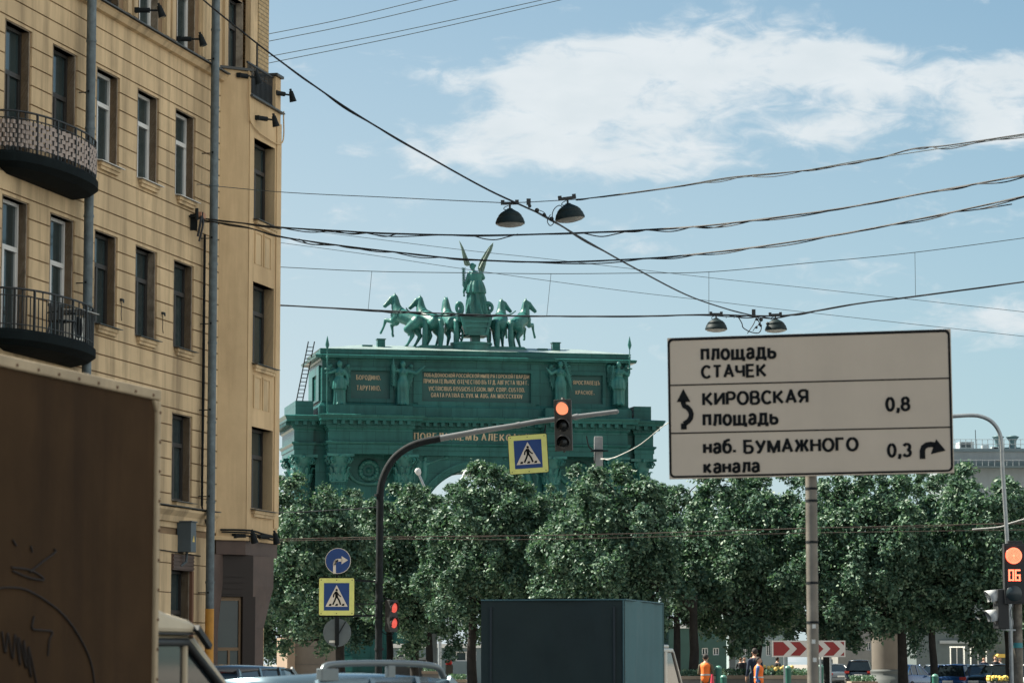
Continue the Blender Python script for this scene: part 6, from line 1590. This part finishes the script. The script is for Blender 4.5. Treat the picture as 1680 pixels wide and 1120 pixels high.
    q.prism([(.03, zr + .012), (1.0, zr + .012), (.98, zr + .07), (.86, zr + .10), (.45, zf - .06), (.03, zf + .01)], y0 - .02, y1 + .02, 'xz'); q.build('roof_fairing', M('fairing_cream', (.58, .50, .36), .45, var=.1), t, bevel=.03)
    MB().box(.05, 1.08, y0 - .01, y1 + .01, zr + .001, zr + .012).build('roof_gutter', m_black, t)
    MB().bar((.92, y0 - .04, zr + .05), (1.14, y0 - .05, zr - .08), .04, .04).build('roof_strut', m_black, t)
    m = MB().box(1.75, 1.83, y0 - .3, y0 - .08, zbelt - .08, zbelt + .14); m.bar((1.8, y0 - .1, zbelt + .05), (1.9, y0 + .02, zbelt), .03, .03); m.build('mirror', m_black, t)
box_truck()
def tarp_truck():
    Y0 = 45.0; p = P(1025, 983, Y0); ang = math.atan2(1, .234)
    t = thing('tarpaulin_truck', 'light truck with a dark blue tarpaulin body and pale cab, seen from behind', 'truck', (p.x, p.y, 0), ang)
    top = p.z; W_ = 2.176; L = 3.1
    # local +x forward; right side is y=0, left side y=W
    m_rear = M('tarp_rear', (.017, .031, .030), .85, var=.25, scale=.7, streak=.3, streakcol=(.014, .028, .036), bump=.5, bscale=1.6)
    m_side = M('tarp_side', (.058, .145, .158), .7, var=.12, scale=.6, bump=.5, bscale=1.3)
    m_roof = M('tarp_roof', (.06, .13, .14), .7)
    b = MB(); nx, nz = 26, 12; g = random.Random(3)
    def sheet(fn, a, c, mat):
        vs = [fn(i / a, j / c) for j in range(c + 1) for i in range(a + 1)]; b.add(vs, [(j * (a + 1) + i, j * (a + 1) + i + 1, (j + 1) * (a + 1) + i + 1, (j + 1) * (a + 1) + i) for j in range(c) for i in range(a)], mat, True)
    zb_ = .85
    def wob(u, v, s): return .018 * math.sin(7 * u + 3 * v + s) * math.sin(PI * u) + .012 * math.sin(23 * u + 2 * math.sin(3 * v + s)) * math.sin(PI * min(1, v * 1.2)) * (.4 + .6 * v)
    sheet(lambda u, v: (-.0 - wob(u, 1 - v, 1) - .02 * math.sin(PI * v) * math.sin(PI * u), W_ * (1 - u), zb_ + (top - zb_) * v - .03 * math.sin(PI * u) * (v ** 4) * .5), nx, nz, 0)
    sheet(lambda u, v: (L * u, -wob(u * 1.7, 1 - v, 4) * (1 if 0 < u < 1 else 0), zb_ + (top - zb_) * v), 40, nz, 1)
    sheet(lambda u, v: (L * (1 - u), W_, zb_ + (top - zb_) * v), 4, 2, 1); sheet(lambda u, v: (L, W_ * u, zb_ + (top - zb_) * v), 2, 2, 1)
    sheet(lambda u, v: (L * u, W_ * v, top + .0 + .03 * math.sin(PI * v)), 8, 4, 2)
    o = b.build('tarpaulin', [m_rear, m_side, m_roof], t)
    h = MB(); h.tube([(-.012, .02, zb_), (-.012, .02, top)], .012, 6); h.tube([(-.012, .0, top), (-.012, W_, top)], .012, 6); h.tube([(0, -.004, top), (L, -.004, top)], .014, 6); h.tube([(L, -.004, top), (L, -.004, zb_)], .014, 6)
    h.box(-.03, -.018, .14, .17, zb_ + .2, top - .1, 1); h.box(-.03, -.018, W_ - .17, W_ - .14, zb_ + .2, top - .1, 1)
    h.build('tarp_hem', [m_roof, M('strap', (.02, .03, .035), .7)], o)
    MB().box(-.02, L, .04, W_ - .04, .72, .84).build('flatbed', m_dkmetal, t); MB().box(.0, L + 2.2, .55, 1.55, .5, .7).build('chassis', m_black, t)
    for x in (1.3, L + 1.45):
        for y in (.2, W_ - .2):
            wo = MB().lathe([(.2, -.12), (.34, -.12), (.37, -.08), (.37, .08), (.34, .12), (.2, .12)], 20, (x, y, .37), M=Matrix.Rotation(PI / 2, 4, 'X')).build('wheel', m_rubber, t); MB().lathe([(.21, -.09), (.21, .09)], 14, (x, y, .37), M=Matrix.Rotation(PI / 2, 4, 'X')).build('rim', m_rim, wo)
    for y in (.15, W_ - .15): MB().box(-.04, .0, y - .12, y + .12, .6, .7).build('tail_light', m_red, t)
    zr = P(1100, 1057, 49.4).z; y0, y1 = .03, W_ - .06; zB = 1.12
    m_cab = M('cab_cream', (.50, .44, .36), .4, coat=.4, var=.06)
    c = MB(); x0 = L + .12
    c.prism([(x0, .5), (x0 + 2.6, .5), (x0 + 2.6, .95), (x0 + 2.2, zB - .02), (x0, zB)], y0, y1, 'xz')
    c.box(x0, x0 + 1.15, y0 + .1, y1 - .1, zr - .06, zr); c.box(x0, x0 + .08, y0 + .04, y1 - .04, zB, zr - .05)
    for y in (y0 + .03, y1 - .09):
        c.prism([(x0, zr - .06), (x0 + 1.15, zr - .06), (x0 + 1.25, zr - .1), (x0 + 1.15, zr - .13), (x0, zr - .13)], y, y + .06, 'xz'); c.box(x0 + .42, x0 + .62, y, y + .06, zB, zr - .1); c.prism([(x0 + 2.05, zB), (x0 + 2.2, zB), (x0 + 1.25, zr - .1), (x0 + 1.12, zr - .1)], y, y + .06, 'xz')
    c.build('cab', m_cab, t, bevel=.02)
    for y in (y0 + .055, y1 - .065): gl = MB(); gl.prism([(x0 + .08, zB), (x0 + 2.1, zB), (x0 + 1.18, zr - .12), (x0 + .08, zr - .12)], y, y + .01, 'xz'); gl.build('side_window', m_carglass, t)
    MB().add([(x0 + 2.15, y0 + .1, zB), (x0 + 2.15, y1 - .1, zB), (x0 + 1.2, y1 - .12, zr - .08), (x0 + 1.2, y0 + .12, zr - .08)], [(0, 1, 2, 3)]).build('windscreen', m_carglass, t)
    MB().box(x0 + .25, x0 + .5, y0 + .14, y0 + .3, zr, zr + .05).build('roof_lamp', m_white, t, bevel=.015)
tarp_truck()

# ------------------------------------------------------------------ people beyond the trees
m_skin = M('skin', (.42, .24, .16), .6, var=.05); m_hair = M('dark_hair', (.02, .016, .013), .8)
m_orange = M('orange_vest', (.85, .17, .02), .7, var=.1, scale=8); m_navy = M('navy_cloth', (.012, .022, .045), .85); m_bluec = M('blue_cloth', (.03, .11, .28), .8); m_olive = M('olive_cloth', (.10, .09, .055), .85); m_blk = M('black_cloth', (.012, .013, .015), .85); m_beige = M('beige_cloth', (.42, .38, .30), .85); m_pale = M('pale_cloth', (.6, .6, .58), .85)
def person(px, Y, yaw, label, top, legs, h=1.75, vest=None, arms='down', bag=None):
    """stands on the square, faces local -y before the turn"""
    t = thing('person', label, 'person', at(px, Y, .12), yaw); k = h / 1.75
    b = MB()
    b.limb([(0, 0, .98), (0, .01, 1.15), (0, 0, 1.36), (0, .01, 1.44)], [.145, .135, .15, .1]); b.cap((-.11, 0, 1.40), (.11, 0, 1.40), .085, .085); b.cap((-.08, 0, .95), (.08, 0, .95), .11, .11)
    b.limb([(0, .01, 1.44), (0, -.005, 1.53)], [.058, .055]); b.ball((0, -.01, 1.64), .088, 10, sz=1.25); b.cap((0, -.07, 1.60), (0, -.06, 1.58), .035, .03)
    b.ball((0, -.102, 1.625), .018, 5); [b.ball((s * .086, .0, 1.63), .022, 5) for s in (-1, 1)]
    for s, f in ((-1, -.06), (1, .07)): b.limb([(s * .09, 0, .93), (s * .10, f * .5 - .02, .5), (s * .10, f, .09)], [.092, .062, .045]); b.cap((s * .1, f + .03, .045), (s * .11, f - .14, .035), .045, .035)
    hands = []
    for s in (-1, 1):
        if arms == 'front': q = [(s * .19, 0, 1.38), (s * .25, -.02, 1.12), (s * .09, -.22, 1.08)]
        elif arms == 'carry' and s > 0: q = [(s * .19, 0, 1.38), (s * .29, .02, 1.12), (s * .34, -.12, .9)]
        else: q = [(s * .19, 0, 1.38), (s * .25, .03, 1.12), (s * .26, -.04, .88)]
        b.limb(q, [.062, .045, .032]); d = (Vector(q[2]) - Vector(q[1])).normalized(); e = Vector(q[2]); b.cap(e, e + d * .08, .036, .034); hands.append((e, d, s))
    m = fuse(b, .016, 3)
    for i, f in enumerate(m.f):
        c = sum((Vector(m.v[j]) for j in f), Vector()) / len(f); z = c.z; arm = abs(c.x) > .17 and z < 1.3 or (arms == 'front' and c.y < -.16 and z < 1.3)
        hand = any((c - (e + d * .05)).length < .085 for e, d, s in hands)
        m.m[i] = 2 if (z > 1.47 or hand) else 3 if z < .09 else 1 if (z < .97 and not arm) else 0
    for e, d, s in hands:
        a_ = d.orthogonal().normalized(); b_ = d.cross(a_)
        for j in range(4):
            p = e + d * .09 + a_ * (.018 * (j - 1.5)); L = (.06, .072, .068, .052)[j]; n0 = len(m.f); m.tube([p, p + d * L * .6, p + d * L + b_ * .02], [.0085, .008, .006], 5, 2)
        p = e + d * .03 + a_ * .034; m.tube([p, p + a_ * .02 + d * .03, p + a_ * .024 + d * .058], [.01, .009, .007], 5, 2)
    m.build('body', [top, legs, m_skin, m_blk], t)
    hr = MB().ball((0, .014, 1.672), .094, 9, sz=1.1); hr.v = [(x, y + (.03 if y < -.03 and z < 1.70 else 0) * 2, z) for x, y, z in hr.v]; hr.build('hair', m_hair, t)
    if vest:
        v = MB(); v.limb([(0, 0, .96), (0, .01, 1.15), (0, 0, 1.34)], [.168, .158, .172]); v.cap((-.1, 0, 1.38), (.1, 0, 1.38), .1, .1); vv = fuse(v, .02, 2); vv.build('vest', vest, t)
        st = MB(); st.lathe([(.168, 0), (.168, .05)], 20, (0, .006, 1.06), sy=1.0); st.build('reflective_band', M('reflective_grey', (.45, .46, .42), .4), t)
    if bag: MB().prism([(-.16, 1.0), (.16, 1.0), (.15, 1.36), (-.15, 1.36)], .13, .27, 'xz').build('backpack', bag, t, bevel=.03)
    t.scale = (k,) * 3; return t
person(1156, 100, R(160), 'person in an orange work vest and olive trousers, hands together, beside the red cone', m_olive, m_olive, 1.72, m_orange, 'front')
person(1242.5, 96, R(75), 'person in an orange vest over a blue sleeve, half behind the forked linden', m_bluec, m_navy, 1.62, m_orange)
person(1236, 103, R(200), 'tall person in a dark navy shirt left of the forked linden trunk', m_navy, m_navy, 1.92)
person(1213, 165, R(-20), 'far person in a dark jacket and beige trousers beside the grey pillar', m_blk, m_beige, 1.72, None, 'front')
person(1219, 167, R(30), 'far person in black with a bag next to the one in beige trousers', m_blk, m_navy, 1.74, bag=m_pale)
person(1273, 150, R(120), 'person in a black dress walking below the chevron board', m_blk, m_skin, 1.72, None, 'carry')
person(1610, 172, R(10), 'person with dark hair behind the blue hatchback roof', m_navy, m_navy, 1.75); person(1629, 174, R(-30), 'person in black behind the black saloon roof', m_blk, m_blk, 1.8); person(1636, 175, R(50), 'person in a pale top behind the black saloon roof', m_pale, m_navy, 1.72)

# ------------------------------------------------------------------ small things on the square
def bollard(px, ytop, Y, label):
    z = P(px, ytop, Y).z; t = thing('bollard', label, 'bollard', at(px, Y, .1), 0, 'green domed bollards'); h = z - .1; r = .1 * Y / 100 * 1.05
    MB().lathe([(r * 1.1, 0), (r * 1.1, .06), (r, .08), (r, h - r * .9)], 18).build('post', M('bollard_green', (.015, .11, .075), .5), t)
    MB().lathe([(r * 1.08, h - r * .9), (r * 1.08, h - r * .75), (r * .8, h - r * .25), (r * .4, h - .01), (.01, h)], 18).build('dome', M('bollard_dome', (.10, .24, .19), .35), t)
bollard(1177, 1091, 100, 'green domed bollard right of the person in the orange vest, upper one'); bollard(1185, 1106, 92, 'green domed bollard lower and nearer, right of the red cone'); bollard(1530, 1104.5, 95, 'green domed bollard left of the blue hatchback'); bollard(1290, 1091, 104, 'green domed bollard left of the direction sign post'); bollard(1343, 1089, 104, 'green domed bollard right of the direction sign post')
def chain():
    t = cable('pale chain sagging from the upper green bollard', [(1166, 1104, 100), (1171, 1098, 100), (1176, 1095, 100)], .012, 'chain', cat='chain', mat=m_steel, group=None)
chain()
def cone():
    p = at(1166.5, 97, .1); t = thing('red_cone', 'pinkish red cone standing by the worker in orange', 'cone', p); h = P(1166, 1105, 97).z - .1
    MB().lathe([(.15, .03), (.13, .2), (.07, h * .7), (.03, h)], 16).build('cone_body', M('cone_red', (.55, .03, .06), .5), t); MB().box(-.18, .18, -.18, .18, 0, .03).build('base', m_black, t)
cone()
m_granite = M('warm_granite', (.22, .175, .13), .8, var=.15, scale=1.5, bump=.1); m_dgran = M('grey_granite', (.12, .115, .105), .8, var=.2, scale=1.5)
def planter(px0, px1, ytop, Y, label, flowers=None, mat=None):
    x0, x1 = at(px0, Y).x, at(px1, Y).x; z = P(px0, ytop, Y).z; c = (x0 + x1) / 2; t = thing('planter_wall', label, 'planter', (c, Y, .1)); w = (x1 - x0) / 2
    b = MB().box(-w, w, 0, 1.6, 0, z - .22); b.box(-w - .04, w + .04, -.04, 1.64, z - .218, z - .1, 1); b.build('wall', [mat or m_dgran, m_granite], t)
    g = np.random.default_rng(int(px0)); n = int(w * 700); c_ = np.stack([g.uniform(-w * .96, w * .96, n), g.uniform(.05, 1.5, n), z - .1 + g.uniform(.0, .22, n) ** 1], 1); s = .05
    a_ = g.normal(size=(n, 3)); a_ /= np.linalg.norm(a_, axis=1)[:, None]; b_ = np.cross(a_, g.normal(size=(n, 3))); b_ /= np.linalg.norm(b_, axis=1)[:, None]
    v = np.stack([c_ - a_ * s, c_ + b_ * s, c_ + a_ * s, c_ - b_ * s], 1).reshape(-1, 3); i = np.arange(n)[:, None] * 4
    link('plants', quickmesh('plants', v, np.concatenate([i, i + 1, i + 2, i + 3], 1), m_leaf), t)
    if flowers:
        f = MB(); r_ = random.Random(int(px0)); [f.ball((r_.uniform(-w, w) * .95, r_.uniform(.0, 1.2), z + r_.uniform(.06, .2)), .07, 5) for _ in range(int(w * 16))]; f.build('flowers', flowers, t)
    return t
planter(1116, 1184, 1108, 108, 'stone edged planting bed behind the worker in orange'); planter(1185, 1240, 1107, 112, 'stone edged planting bed below the grey pillar'); planter(1246, 1328, 1107, 106, 'planting bed with yellowish flowers below the chevron board', M('straw_flower', (.55, .40, .12), .8))
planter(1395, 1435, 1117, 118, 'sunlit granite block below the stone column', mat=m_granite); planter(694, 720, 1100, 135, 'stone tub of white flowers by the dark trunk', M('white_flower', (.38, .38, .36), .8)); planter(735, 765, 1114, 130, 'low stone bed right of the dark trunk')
def flower_bowl():
    Y = 100; t = thing('flower_bowl', 'stone bowl full of yellow flowers before the black saloon', 'planter', at(1632, Y, .1)); z = P(1632, 1117, Y).z - .1; r = .32
    MB().lathe([(.2, 0), (.22, .1), (.12, .2), (r, z - .1), (r + .04, z), (r - .04, z)], 20).build('bowl', m_dgran, t)
    g = random.Random(5); f = MB(); [f.ball((g.uniform(-r, r), g.uniform(-r, r) * .8, z + .03 + g.random() * .13), .045, 5) for _ in range(140)]; f.build('flowers', M('yellow_flower', (.75, .55, .12), .8, var=.3), t)
    l = MB(); [l.bar((q := Vector((g.uniform(-r, r), g.uniform(-r, r), z))), q + Vector((g.uniform(-.1, .1), g.uniform(-.1, .1), .12)), .03, .004) for _ in range(80)]; l.build('leaves', m_leaf, t)
flower_bowl()
def column():
    Y = 138; p = at(1453, Y); k = Y / F; t = thing('stone_column', 'thick round stone column on a moulded dark base between the trunks', 'column', (p.x, Y, .1)); r = 26 * k
    z = lambda py: P(1453, py, Y).z - .1
    s = MB().lathe([(r, z(1100)), (r, z(1052)), (r * .985, z(980))], 40); s.build('shaft', M('warm_stone', (.115, .10, .08), .8, var=.15, scale=.8, bump=.15), t)
    b = MB().lathe([(r * 1.3, 0), (r * 1.3, z(1114)), (r * 1.24, z(1113)), (r * 1.22, z(1109)), (r * 1.06, z(1106)), (r * 1.1, z(1102)), (r * 1.1, z(1099)), (r * 1.02, z(1097.5))], 40); b.build('base', M('base_stone', (.055, .065, .062), .7, var=.15), t)
    MB().lathe([(r * .99, z(980)), (r * 1.15, z(976)), (r * 1.2, z(968)), (r * .9, z(965))], 36).build('capital', M('warm_stone', (.30, .235, .17)), t)
column()
def pillar():
    Y = 150; t = thing('grey_pillar', 'square pale grey pillar behind the green bollards', 'pillar', at(1199, Y, .1)); b = MB().box(-.15, .15, -.15, .15, 0, 2.9); [b.box(-.156, .156, -.156, .156, z, z + .02, 1) for z in (.7, 1.2, 2.0)]; b.box(-.2, .2, -.2, .2, 2.9, 3.0); b.build('shaft', [M('pale_grey', (.26, .29, .29), .8), m_dkmetal], t)
    t = thing('white_pillar', 'square pale pillar left of the dark trunk beside the red bundle', 'pillar', at(712, Y, .1)); b = MB().box(-.17, .17, -.17, .17, 0, 3.4); b.box(-.22, .22, -.22, .22, 3.4, 3.5); b.build('shaft', M('pale_grey', (.26, .29, .29)), t)
pillar()
def stall():
    Y = 152; p = at(737, Y, .1); z = P(737, 1090, Y).z - .1; t = thing('market_crate', 'beige crate stand carrying a red bundle beside the trunk', 'stand', p)
    MB().box(-.16, .2, -.2, .2, z - .5, z).build('box', M('crate_beige', (.19, .165, .13), .9), t); b = MB(); [b.box(x, x + .04, y, y + .04, 0, z - .5) for x in (-.16, .16) for y in (-.2, .16)]; b.build('legs', m_dkmetal, t)
    t2 = thing('red_bundle', 'bright red bundle lying on the beige crate stand', 'bundle', p + Vector((0, 0, z))); f = MB().ball((0, 0, .1), .16, 8, sx=1.1); f.ball((.08, 0, .2), .08, 6); fuse(f, .02, 3).build('cloth', M('bundle_red', (.7, .04, .03), .6), t2)
stall()

# ------------------------------------------------------------------ far buildings
def far_building(name, label, cat, px0, px1, ytop, Y, depth, mat, holes, floors=None, roof=None):
    x0, x1 = at(px0, Y).x, at(px1, Y).x; z1 = P((px0 + px1) / 2, ytop, Y).z; c = (x0 + x1) / 2; w = (x1 - x0) / 2
    t = thing(name, label, cat, (c, Y, 0)); m = MB(); hs = [((at(a, Y).x - c), (at(b, Y).x - c), P(a, e, Y).z, P(a, d, Y).z) for a, b, d, e in holes]
    for q in holed(-w, w, 0, z1, hs): m.box(q[0], q[1], 0, .35, q[2], q[3])
    m.box(-w, w, .352, depth, 0, z1); m.build('wall', mat, t)
    MB().box(-w - .12, w + .12, -.12, depth + .1, z1 + .002, z1 + .25).build('coping', roof or m_white, t)
    for a, b, lo, hi in hs:
        f = MB(); e = .07; f.box(a, a + e, .12, .2, lo, hi); f.box(b - e, b, .12, .2, lo, hi); f.box(a + e, b - e, .12, .2, hi - e, hi); f.box(a + e, b - e, .12, .2, lo, lo + e); f.box((a + b) / 2 - .03, (a + b) / 2 + .03, .12, .2, lo + e, hi - e); wo = f.build('window', m_winwhite, t)
        MB().box(a + e, b - e, .15, .16, lo + e, hi - e).build('pane', m_glass, wo)
    return t, c, z1, w
m_grey = M('grey_render', (.22, .255, .27), .85, var=.08, scale=.3, streak=.2)
m_blgrey = M('blue_grey_render', (.11, .15, .16), .85, var=.08, scale=.3)
def right_block():
    Y = 250.0
    t, c, z1, w = far_building('grey_factory', 'long grey flat-roofed block with roof vents at the right behind the crowns', 'building', 1545, 1800, 740.5, Y, 8, m_grey, [(1635 + 60 * 0, 1652, 755, 762)] + [(1556 + 34 * k, 1578 + 34 * k, 850, 900) for k in range(7)] + [(1556 + 34 * k, 1578 + 34 * k, 940, 990) for k in range(7)], roof=M('roof_edge', (.12, .17, .19), .7))
    X = lambda px: at(px, Y).x - c
    Z = lambda py: P(1600, py, Y).z
    m = MB(); [m.tube([(X(q), -.02, z1 + .2), (X(q), -.02, z1 + 1.0)], .025, 5) for q in range(1550, 1796, 9)]; [m.tube([(-w, -.02, z1 + h), (w, -.02, z1 + h)], .02, 5) for h in (.6, 1.0)]; m.build('roof_railing', m_steel, t)
    m = MB().prism([(-.002, Z(757)), (-.25, Z(757)), (-.25, Z(765)), (-1.0, Z(765)), (-1.0, Z(768)), (-.002, Z(768))], -w, w, 'yz'); m.build('service_gallery', m_blgrey, t); m = MB(); [m.tube([(X(q), -.9, Z(765)), (X(q), -.9, Z(755.5))], .03, 5) for q in range(1550, 1796, 10)]; m.tube([(-w, -.9, Z(755.5)), (w, -.9, Z(755.5))], .03, 5); m.build('gallery_railing', m_steel, t)
    for px, wpx in ((1644, 20), (1668, 22)):
        v = MB(); k = Y / F; r = wpx * .5 * k; v.box(X(px) - r * 1.1, X(px) + r * 1.1, 1, 1 + r * 2.2, z1 + .2, Z(732)); v.lathe([(r * .62, Z(733)), (r * .52, Z(727)), (r * .6, Z(720)), (r * .95, Z(715)), (r * 1.05, Z(714.5)), (r * .5, Z(712))], 20, (X(px), 1 + r, 0)); v.build('roof_ventilator', M('vent_teal', (.07, .14, .155), .6), t)
    h = MB(); h.box(X(1578), X(1602), .8, 3, z1 + .2, Z(723)); h.box(X(1580.5), X(1596.5), .74, .799, z1 + .4, Z(725.5), 1); h.box(X(1588), X(1590), .70, .74, z1 + .4, Z(732)); h.build('roof_cabin', [M('cabin_pale', (.42, .47, .48), .7), M('cabin_glass', (.03, .05, .06), .3)], t)
    h = MB(); h.box(X(1617), X(1627), 1, 2, z1 + .2, Z(728)); h.box(X(1632), X(1642), 1, 2, z1 + .2, Z(731)); h.build('roof_box', M('cabin_pale', (.42, .47, .48)), t); MB().tube([(X(1609), 2, z1), (X(1608), 2, Z(702))], .03, 5).build('aerial', m_dkmetal, t)
right_block()
far_building('pale_house', 'pale low house with white framed windows behind the forked linden', 'house', 1196, 1290, 1000, 235, 14, M('pale_render', (.22, .28, .29), .85, var=.1, scale=.4), [(1207, 1214, 1060, 1075), (1218, 1225, 1058, 1075), (1232, 1240, 1040, 1070), (1255, 1263, 1050, 1075)])
far_building('green_pavilion', 'dull green pavilion behind the worker in orange', 'pavilion', 1096, 1190, 1030, 215, 10, M('pavilion_green', (.03, .075, .062), .8), [(1150, 1160, 1062, 1074), (1168, 1178, 1062, 1074)])
far_building('beige_house', 'beige walled house behind the thick stone column', 'house', 1372, 1496, 1015, 230, 16, M('beige_render', (.20, .20, .185), .85, var=.1), [(1418, 1426, 1052, 1066), (1440, 1450, 1040, 1056)])
far_building('teal_kiosk', 'teal grey kiosk left of the tarpaulin truck behind dark trunks', 'kiosk', 640, 800, 1062, 190, 6, m_blgrey, [(652, 676, 1068, 1080), (748, 782, 1068, 1084)])
def shopfront():
    Y = 205.0
    t, c, z1, w = far_building('shop_row', 'row of shops with bulb-lined display windows behind the parked cars', 'shop', 1500, 1760, 1020, Y, 12, M('shop_grey', (.09, .115, .115), .8), [(1555, 1578, 1060, 1098), (1588, 1614, 1060, 1098), (1524, 1530, 1062, 1098), (1660, 1700, 1060, 1098)])
    X = lambda px: at(px, Y).x - c
    Z = lambda py: P(1560, py, Y).z
    for a, b in ((1555, 1578), (1588, 1614)):
        l = MB(); [l.ball((X(a + (b - a) * k / 9), -.05, Z(1060.5)), .05, 5) for k in range(10)]; [l.ball((X(q), -.05, Z(1062 + 3.3 * k)), .05, 5) for k in range(10) for q in (a + .3, b - .3)]; l.build('bulb_string', M('bulb', (.8, .8, .7), .4, emit=.35, ecol=(1, .95, .8)), t)
    MB().prism([(X(1624), Z(1078)), (X(1654), Z(1078)), (X(1650), Z(1072)), (X(1628), Z(1072))], -1.6, -.01, 'xz').build('yellow_awning', M('awning_yellow', (.6, .40, .08), .8), t)
    MB().box(X(1538), X(1618), -.2, -.01, Z(1055), Z(1050)).build('fascia', M('shop_fascia', (.3, .33, .33), .7), t)
shopfront()
def stone_block():
    Y = 128.0; f = Frame(*at(474, Y).xy, R(4)); t = thing('granite_gateway', 'granite faced wall block behind the left signs, one end in full sun', 'wall', f.o, R(4))
    x1 = at(560, Y).x - f.o.x; z = P(474, 1030, Y).z; b = MB().box(0, x1, 0, 6, 0, z); b.box(-.05, x1 + .05, -.05, 6.05, z + .002, z + .2)
    for k in range(1, 4): b.box(-.012, x1 + .012, -.012, 6.012, z * k / 4 - .012, z * k / 4 + .012, 1)
    b.build('masonry', [M('gate_granite', (.17, .145, .12), .8, var=.15, scale=1.0), m_dgran], t)
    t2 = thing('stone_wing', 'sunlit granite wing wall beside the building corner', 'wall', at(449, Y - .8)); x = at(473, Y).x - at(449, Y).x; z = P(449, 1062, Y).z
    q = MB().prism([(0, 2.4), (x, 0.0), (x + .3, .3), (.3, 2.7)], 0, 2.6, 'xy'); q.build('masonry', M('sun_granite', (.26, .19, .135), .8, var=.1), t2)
    t3 = thing('white_low_wall', 'low wall with a white coping left of the dark trunk', 'wall', at(640, 150)); w = at(708, 150).x - at(640, 150).x; MB().box(0, w, 0, .3, 0, 1.7).build('wall', m_dgran, t3); MB().box(-.05, w + .05, -.08, .4, 1.702, 1.85).build('coping', m_white, t3)
stone_block()
